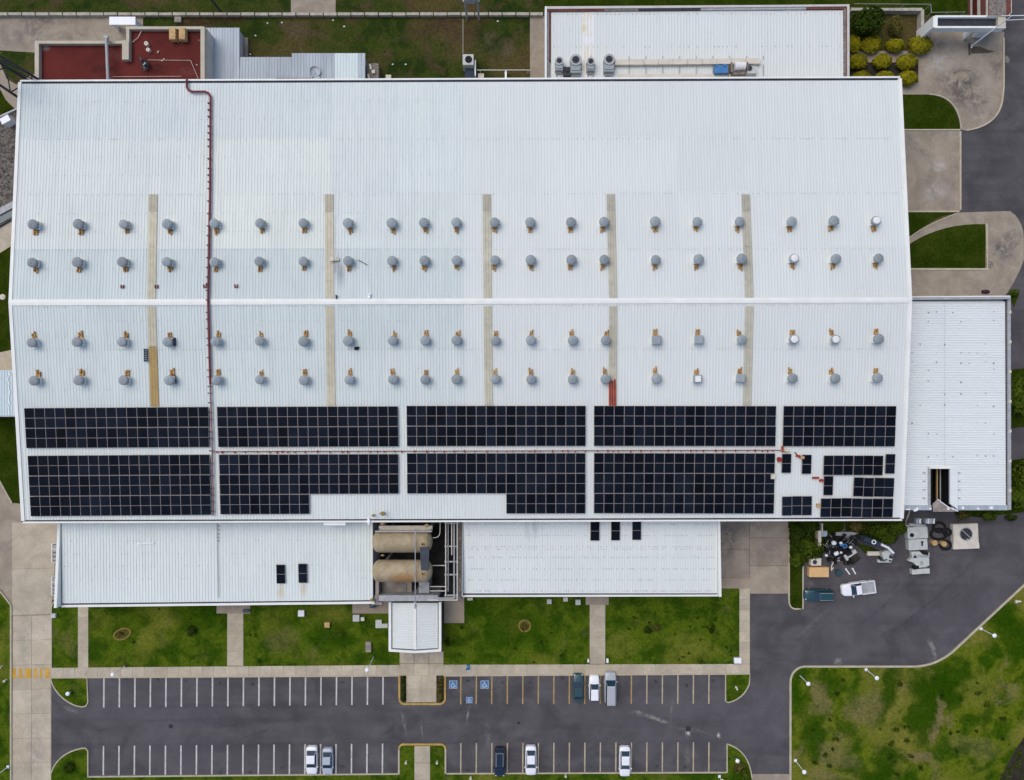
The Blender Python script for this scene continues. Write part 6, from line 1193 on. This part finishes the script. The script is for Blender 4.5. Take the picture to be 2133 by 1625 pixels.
b = MB(); b.tube([W(x, y, .6) for x, y in [(1747, 1167)] + bez((1736, 1172), (1730, 1180), (1732, 1188), 4) + [(1736, 1182)]], .1, 6); b.build("bent_tube", "cream", origin=W(1735, 1180), label="bent cream tube below the scrap heap", cat="scrap metal")
b = MB(); q = [W(*v, .5) for v in ((1758, 1168), (1781, 1152), (1794, 1163), (1778, 1176), (1760, 1177))]; b.prism([tuple(v.xy) for v in q], 0, .5); b.build("tarpaulin", "soil", origin=W(1775, 1165), label="dark brown tarpaulin heap right of the slanting beam", cat="tarpaulin")
b = MB(); b.cyl(W(1745, 1192), W(1745, 1192) + Vector((0, 0, .5)), .55, .5, 14); b.ring(W(1745, 1192) + Vector((0, 0, .5)), .4, .52, .08, 14); b.build("water_bucket", "car_teal", origin=W(1745, 1192), label="dark teal tub at the bottom of the scrap heap", cat="tub")
b = MB(); p = W(1700, 1171, .9); b.box((p.x, p.y, .45), (1.65, 1.15, .85)); b.ring((p.x - .2, p.y, .86), .36, .44, .08, 14); b.box((p.x + .5, p.y, .9), (.4, .7, .1)); o = b.build("compressor", "cream", origin=(p.x, p.y, 0), label="cream condenser unit just above the wooden crate", cat="condenser"); b = MB(); b.cyl((p.x - .2, p.y, .87), (p.x - .2, p.y, .9), .36, .36, 14); b.build("fan", "steel_dark", o)
t = thing("small_excavator", "small white crane machine with dark arm near the yard's shrubs", "crane", W(1848, 1162)); c = W(1849, 1160, 1.5)
b = MB(); b.box((c.x, c.y - .9, .35), (2.1, .45, .5)); b.box((c.x + .9, c.y - .2, .35), (.4, 1.6, .5)); b.build("tracks", "machine_white", t); b = MB(); b.box((c.x - .1, c.y + .3, .95), (1.3, 1.2, .9), .3); b.box((c.x + .5, c.y - .1, .9), (.8, .9, .8), -.2); b.build("body", "machine_white", t); b = MB(); b.cyl((c.x + .55, c.y, 1.35), (c.x + .55, c.y, 1.5), .3, .3, 10); b.box((c.x - .5, c.y - .5, .8), (.7, .5, .6)); b.build("engine", "steel_dark", t)
b = MB(); b.tube([W(1861, 1152, 1.9), W(1850, 1141, 2.2), W(1833, 1133, 2.4)], .2, 8); b.build("boom", "lamp_white", t); b = MB(); a, e = W(1833, 1134, 2.4), W(1798, 1121, 2.0); b.cyl(a, e, .42, .5, 8); b.build("arm", "navy_cover", t); b = MB(); b.ring(W(1820, 1129, 2.95), .22, .36, .08, 14); b.build("arm_joint", "lamp_white", t); b = MB(); q = W(1800, 1121, 2.0); b.box((q.x, q.y, 1.0), (.8, .8, 2.0)); b.build("arm_rest", "steel_dark", t)
b = MB(); p = W(1820, 1152); b.box(p + Vector((0, 0, .2)), (2.35, .65, .4)); b.box(p + Vector((0, 0, .43)), (2.3, .2, .06)); b.build("timber_block", "cream", origin=p, label="pale timber block at the edge of the small grass patch", cat="timber")
b = MB(); q = [W(*v, .2) for v in ((1782, 1131), (1815, 1140), (1833, 1148), (1803, 1153))]; b.prism([tuple(v.xy) for v in q], 0, .2); b.build("grass_patch", "lawn_lush", kind="structure")
b = MB(); q = [W(*v, .35) for v in ((1741, 1109), (1773, 1108), (1790, 1111), (1774, 1116), (1742, 1123))]; b.prism([tuple(v.xy) for v in q], .0, .35); b.build("metal_sheet", "steel_grey", origin=W(1760, 1114), label="flat grey metal sheet lying above the scrap heap", cat="metal sheet")
b = MB(); p = W(1707.5, 1122, 1.2); b.box((p.x, p.y, .6), (.5, 2.5, 1.2)); b.box((p.x + .5, p.y + 1.7, .5), (.2, 1.3, 1.0)); b.build("low_wall", "cream", origin=(p.x, p.y, 0), label="short pale wall piece between shrubs and scrap heap", cat="wall")
b = MB(); p = W(1717, 1112, .9); b.box((p.x, p.y, .45), (1.0, .9, .9)); b.box((p.x, p.y, .93), (.8, .7, .08)); b.build("blue_grey_box", "roof_grey", origin=(p.x, p.y, 0), label="blue grey box right of the short pale wall piece", cat="box")

# ================================================================== PLANTS
def foliage(b, c, r, n, s, rs, flat=False, clumps=9):
    cl = []
    for k in range(clumps):
        u = Vector((rs.gauss(0, 1), rs.gauss(0, 1), rs.gauss(.25, .8))).normalized() * rs.uniform(.35, .75); cl.append((u, rs.uniform(.35, .6)))
    for k in range(n):
        u, cr = rs.choice(cl); v = Vector((rs.gauss(0, 1), rs.gauss(0, 1), rs.gauss(0, 1))).normalized() * cr * rs.uniform(.75, 1.0) + u
        if v.length > 1: v *= 1 / v.length * rs.uniform(.9, 1.02)
        p = Vector((c[0] + v.x * r[0], c[1] + v.y * r[1], c[2] + v.z * r[2]))
        if p.z < .1: p.z = .1 + rs.random() * .3
        nrm = (Vector((v.x, v.y, v.z + .35)) + Vector((rs.gauss(0, .45), rs.gauss(0, .45), rs.gauss(0, .45)))).normalized(); a = nrm.orthogonal().normalized(); a.rotate(Matrix.Rotation(rs.uniform(0, 6.28), 3, nrm)); d = nrm.cross(a); ss = s * rs.uniform(.6, 1.3)
        b.add([p - a * ss, p + d * ss * .6, p + a * ss, p - d * ss * .6], [(0, 1, 2, 3)])
def bush(name, x, y, rx, ry, h, mat, label, cat="bush", n=700, s=.17, group=None, seed=0, clumps=9, trunk=.35):
    rs = random.Random(seed + int(x * 7 + y)); k = .0755; c = W(x, y, h * .6); t = thing(name, label, cat, (c.x, c.y, 0), group)
    b = MB(); b.cyl((c.x, c.y, -.05), (c.x, c.y, h * .6), .10 + .03 * h * trunk, .05, 7)
    for j in range(5): a = j * 1.256 + rs.random(); b.cyl((c.x, c.y, h * .3), (c.x + math.cos(a) * rx * k * .55, c.y + math.sin(a) * ry * k * .55, h * .65), .05, .025, 5)
    b.build("trunk", "bark", t)
    b = MB()
    if name == "clipped_bush":
        ph = [rs.uniform(0, 6.28) for _ in range(6)]
        def rad(v): return 1 + .07 * math.sin(5 * v.x + ph[0]) * math.sin(5 * v.y + ph[1]) + .05 * math.sin(11 * v.x + ph[2]) * math.sin(11 * v.y + ph[3]) + .04 * math.sin(9 * v.z + ph[4])
        for j in range(n):
            v = Vector((rs.gauss(0, 1), rs.gauss(0, 1), rs.gauss(.2, 1))).normalized(); q = rad(v) * rs.uniform(.86, 1.0)
            if v.z < -.75: continue
            p = Vector((c.x + v.x * rx * k * q, c.y + v.y * ry * k * q, h * .52 + v.z * h * .48 * q)); nr = (v + Vector((rs.gauss(0, .4), rs.gauss(0, .4), rs.gauss(.2, .4)))).normalized(); a = nr.orthogonal().normalized(); a.rotate(Matrix.Rotation(rs.uniform(0, 6.28), 3, nr)); d = nr.cross(a); ss = s * rs.uniform(.6, 1.2)
            b.add([p - a * ss, p + d * ss * .6, p + a * ss, p - d * ss * .6], [(0, 1, 2, 3)])
    else: foliage(b, (c.x, c.y, h * .52), (rx * k, ry * k, h * .5), n, s, rs, clumps=clumps)
    b.build("crown", mat, t); return t
gy = "clipped yellow-green bushes in the garden"
for (x, y, rx, ry, lab) in ((1780, 90, 13, 19, "clipped yellow bush leftmost in the upper bush row"), (1816, 90.5, 21, 19, "large clipped yellow bush second from left in the upper bush row"), (1866, 94, 19, 13, "flat clipped yellow bush third from left in the upper bush row"), (1918, 93, 25, 19, "largest clipped yellow bush at the right of the upper row"), (1788, 127, 19, 15, "clipped yellow bush leftmost in the middle bush row"), (1839, 127, 19, 15, "clipped yellow bush central in the middle bush row"), (1890, 128.5, 22, 16, "clipped yellow bush rightmost in the middle bush row"), (1795, 161, 18, 13, "clipped yellow bush leftmost in the lower row by the eave"), (1845, 161, 19, 13, "clipped yellow bush central in the lower row by the eave"), (1892, 162, 20, 15, "clipped yellow bush rightmost in the lower row by the eave")):
    bush("clipped_bush", x, y, rx * 1.04, ry * 1.04, 1.9, "leaf_yellow", lab, n=2600, s=.13, group=gy, clumps=40)
bush("garden_tree", 1808, 44, 37, 32, 4.5, "leaf_dark", "dark green tree in the corner of the walled garden", "tree", 2600, .26, clumps=22)
bush("garden_tree", 1870, 50, 22, 25, 2.2, "leaf_olive", "sparse olive shrub in the middle of the walled garden", "shrub", 500, .2)
bush("edge_tree", 2128, 828, 34, 46, 4.5, "leaf_green", "green tree at the right edge beside the annex wall", "tree", 2600, .28, clumps=22)
bush("edge_tree", 2140, 985, 30, 36, 4, "leaf_green", "upper of two green shrubs low on the right picture edge", "tree", 1500, .28, clumps=16)
bush("edge_tree", 2132, 1035, 34, 26, 3, "leaf_green", "lower of two green shrubs low on the right picture edge", "tree", 1500, .28, clumps=16)
bush("shrub", 2061, 1075, 15, 12, 1.6, "leaf_green", "rounded green shrub below the right annex", "shrub", 700, .18, clumps=14); bush("shrub", 2008, 1074, 14, 11, 1.2, "leaf_olive", "brownish shrub below the torn roof opening", "shrub", 260, .2); bush("shrub", 2106, 1078, 13, 9, 1.2, "leaf_dark", "dark shrub right of the rounded one below the annex", "shrub", 400, .18); bush("shrub", 2112, 608, 12, 9, 1.2, "leaf_green", "small shrub at the annex's upper right corner", "shrub", 500, .16)
for i, (x, y, rx, ry, h) in enumerate(((1668, 1112, 26, 24, 2.4), (1690, 1142, 28, 24, 2.2), (1664, 1140, 20, 28, 2.0), (1662, 1166, 18, 18, 1.6), (1685, 1098, 22, 14, 2.0))):
    bush("shrub", x, y, rx, ry, h, "leaf_green" if i % 2 else "leaf_dark", ["dense green shrub by the concrete drive under the eave", "round green shrub nearest the scrap heap", "tall green shrub beside the concrete drive", "lowest green shrub above the narrow verge", "green shrub touching the eave left of the scrap heap"][i], "shrub", 1300, .22, "green shrubs beside the scrap heap", clumps=16)
for i, (x, y, rx, ry, h) in enumerate(((1830, 1104, 30, 18, 2.2), (1866, 1100, 24, 16, 2.0), (1850, 1120, 22, 14, 1.6), (1785, 1098, 20, 10, 1.2))):
    bush("shrub", x, y, rx, ry, h, "leaf_green" if i < 3 else "leaf_olive", ["wide green shrub under the eave above the crane", "green shrub nearest the factory's lower right corner", "green shrub directly above the white crane machine", "low olive shrub under the eave above the grey sheet"][i], "shrub", 1200, .22, "green shrubs above the small crane", clumps=16)
# lawn planters and small shrubs
def ring_bed(x, y, rx, ry, ang, lab, leaf, mat="planter_edge"):
    p = W(x, y, .2); t = thing("planter_ring", lab, "planter", (p.x, p.y, 0), "planting rings on the front lawns"); k = .0765; P = []
    for i in range(24): a = 2 * PI * i / 24; u, v = rx * k * math.cos(a), ry * k * math.sin(a); P.append((p.x + u * math.cos(ang) - v * math.sin(ang), p.y + u * math.sin(ang) + v * math.cos(ang)))
    b = MB(); strip(b, P, .20, .0, .22, True); b.build("edging", mat, t); b = MB(); b.prism(P, .0, .14); b.build("earth", "soil" if leaf != "leaf_olive" else "leaf_olive", t)
    rs = random.Random(int(x)); b = MB(); foliage(b, (p.x - .2, p.y - .05, .35), (rx * k * .6, ry * k * .6, .4), 260, .12, rs); b.build("plant", leaf, t)
ring_bed(254.5, 1321, 18, 11, .35, "oval yellow edged planter with dark plant on the left lawn", "leaf_olive"); ring_bed(1093, 1304, 12, 12, 0, "round yellow edged planter on the lawn right of the entrance", "leaf_olive")
bush("shrub", 398, 1315, 12, 12, .8, "leaf_dark", "dark round shrub on the left lawn", "shrub", 420, .13, "shrubs on the front lawns"); bush("shrub", 1350, 1312, 10, 10, .7, "leaf_dark", "scruffy dark shrub on the right lawn's middle", "shrub", 300, .14, "shrubs on the front lawns"); bush("shrub", 1370, 1308, 10, 8, .7, "leaf_olive", "dry olive shrub beside the scruffy dark one", "shrub", 220, .14, "shrubs on the front lawns"); bush("shrub", 1484, 1310, 8, 11, .7, "leaf_dark", "small dark shrub near the right end of the right lawn", "shrub", 220, .13, "shrubs on the front lawns")
bush("shrub", 145, 1600, 14, 12, .9, "leaf_dark", "dark shrub on the lower left corner island", "shrub", 500, .14, "shrubs on the front lawns"); bush("shrub", 1540, 1602, 14, 12, 1.0, "leaf_olive", "olive shrub on the lower right corner island", "shrub", 500, .16, "shrubs on the front lawns"); bush("shrub", 1552, 1616, 10, 10, .9, "leaf_green", "green shrub at the tip of the lower right island", "shrub", 350, .16, "shrubs on the front lawns"); bush("shrub", 932, 1338, 7, 10, 1.0, "leaf_dark", "dark shrub touching the right side of the canopy", "shrub", 300, .14, "shrubs on the front lawns")
t = thing("small_palm", "small palm with drooping fronds on the lawn left of the entrance", "palm", W(708, 1316)); p = W(708, 1316)
b = MB(); b.cyl(p, p + Vector((0, 0, .9)), .12, .08, 8); b.build("trunk", "bark", t)
for k in range(8):
    a = k * .785 + .2; b = MB(); d = Vector((math.cos(a), math.sin(a), 0)); sd = Vector((-d.y, d.x, 0)); q = [p + Vector((0, 0, .9)) + d * .1, p + Vector((0, 0, 1.15)) + d * .45, p + Vector((0, 0, .95)) + d * .85]; b.quad(q[0] - sd * .03, q[1] - sd * .14, q[1] + sd * .14, q[0] + sd * .03); b.quad(q[1] - sd * .14, q[2] - sd * .02, q[2] + sd * .02, q[1] + sd * .14); b.build("frond", "leaf_green", t)
for j, (x0, x1, lab) in enumerate(((836, 845, "narrow hedge strip at the left of the central island"), (910, 924, "narrow hedge strip at the right of the central island"))):
    c = W((x0 + x1) / 2, 1435); t = thing("hedge", lab, "hedge", c, "hedge strips on the central island"); rs = random.Random(j); b = MB()
    for k in range(7): q = W((x0 + x1) / 2, 1413 + k * 7.4, .5); foliage(b, (q.x, q.y, .4), ((x1 - x0) * .045, .34, .35), 130, .11, rs, clumps=6)
    b.build("leaves", "leaf_olive" if j else "leaf_dark", t)
    b = MB()
    for k in range(7): q = W((x0 + x1) / 2, 1413 + k * 7.4); b.cyl(q, q + Vector((0, 0, .5)), .05, .03, 5)
    b.build("stems", "bark", t)
rs = random.Random(5); b = MB()
for k in range(70):
    x, y = rs.uniform(2085, 2180), rs.uniform(1510, 1640); q = W(x, y, .3)
    if (y - 1640) + (x - 2075) * 1.8 > 0: foliage(b, (q.x, q.y, .25), (.5, .5, .3), 26, .13, rs, clumps=4)
o = b.build("ground_cover", "leaf_green"); props(o, "low scruffy plants on the bare soil at the lower right corner", "ground cover", kind="stuff")
# tufts and weeds that break the lawns
def tufts(name, region, n, s, mat, lab, seed, z=.09):
    rs = random.Random(seed); b = MB()
    for k in range(n):
        x0, y0, x1, y1 = rs.choice(region); q = W(rs.uniform(x0, x1), rs.uniform(y0, y1), z)
        for j in range(3): a = rs.uniform(0, 6.28); d = Vector((math.cos(a), math.sin(a), 0)) * s * rs.uniform(.5, 1.2); sd = Vector((-d.y, d.x, 0)) * .35; b.add([q - sd, q + sd, q + d + Vector((0, 0, s * rs.uniform(.25, .6)))], [(0, 1, 2)])
    o = b.build(name, mat); props(o, lab, "grass", kind="stuff")
rs = random.Random(11)
t_ = ["dark weed clump"]
b = MB()
for k in range(34):
    x, y = rs.uniform(1655, 2120), rs.uniform(1400, 1615)
    if y < 1400 + max(0, (x - 1940)) * -0.2: continue
    q = W(x, y, .1); sz = rs.uniform(.25, .8); foliage(b, (q.x, q.y, .2), (sz, sz * rs.uniform(.6, 1), .22), int(60 * sz + 20), .12, rs, clumps=5)
o = b.build("grass_tufts", "leaf_dark"); props(o, "dark grass tufts scattered over the big right lawn", "grass", kind="stuff")
b = MB()
for k in range(34):
    x0, y0, x1, y1 = rs.choice([(512, 1282, 730, 1380), (1300, 1270, 1536, 1380), (1400, 1290, 1536, 1380), (935, 1300, 1222, 1380), (190, 1265, 468, 1384)]); q = W(rs.uniform(x0, x1), rs.uniform(y0, y1), .1); sz = rs.uniform(.15, .45)
    foliage(b, (q.x, q.y, .16), (sz, sz, .16), int(60 * sz + 12), .10, rs, clumps=4)
o = b.build("grass_tufts", "leaf_dark"); props(o, "dark grass tufts scattered over the front lawns", "grass", kind="stuff")
b = MB()
for (x, y) in ((557, 48), (532, 74), (521, 113), (694, 42), (717, 55), (818, 134), (845, 134), (1037, 44), (587, 47)): q = W(x, y, .2); b.ball((q.x, q.y, .14), (.16 + .06 * rs.random(), .14, .12), 8, 5)
o = b.build("white_stones", "vent_white"); props(o, "small white stones scattered over the lawn behind the factory", "stones", kind="stuff")
b = MB(); b.tube([NORTH(x, y, .16) for x, y in ((745, 542), (752, 544.5), (758, 548), (765, 552))], .05, 5); b.build("loose_cable", "steel_dark", origin=NORTH(755, 547), label="short dark cable lying right of the eighth vent above the ridge", cat="cable")
b = MB(); p = NORTH(770, 617, .15); b.box(p + Vector((0, 0, .08)), (.3, .65, .2), -.3); b.ball(p + Vector((.05, .25, .15)), (.2, .2, .15), 8, 5); b.build("white_bag", "lamp_white", origin=p, label="small white bag touching the ridge right of the second skylight", cat="bag")
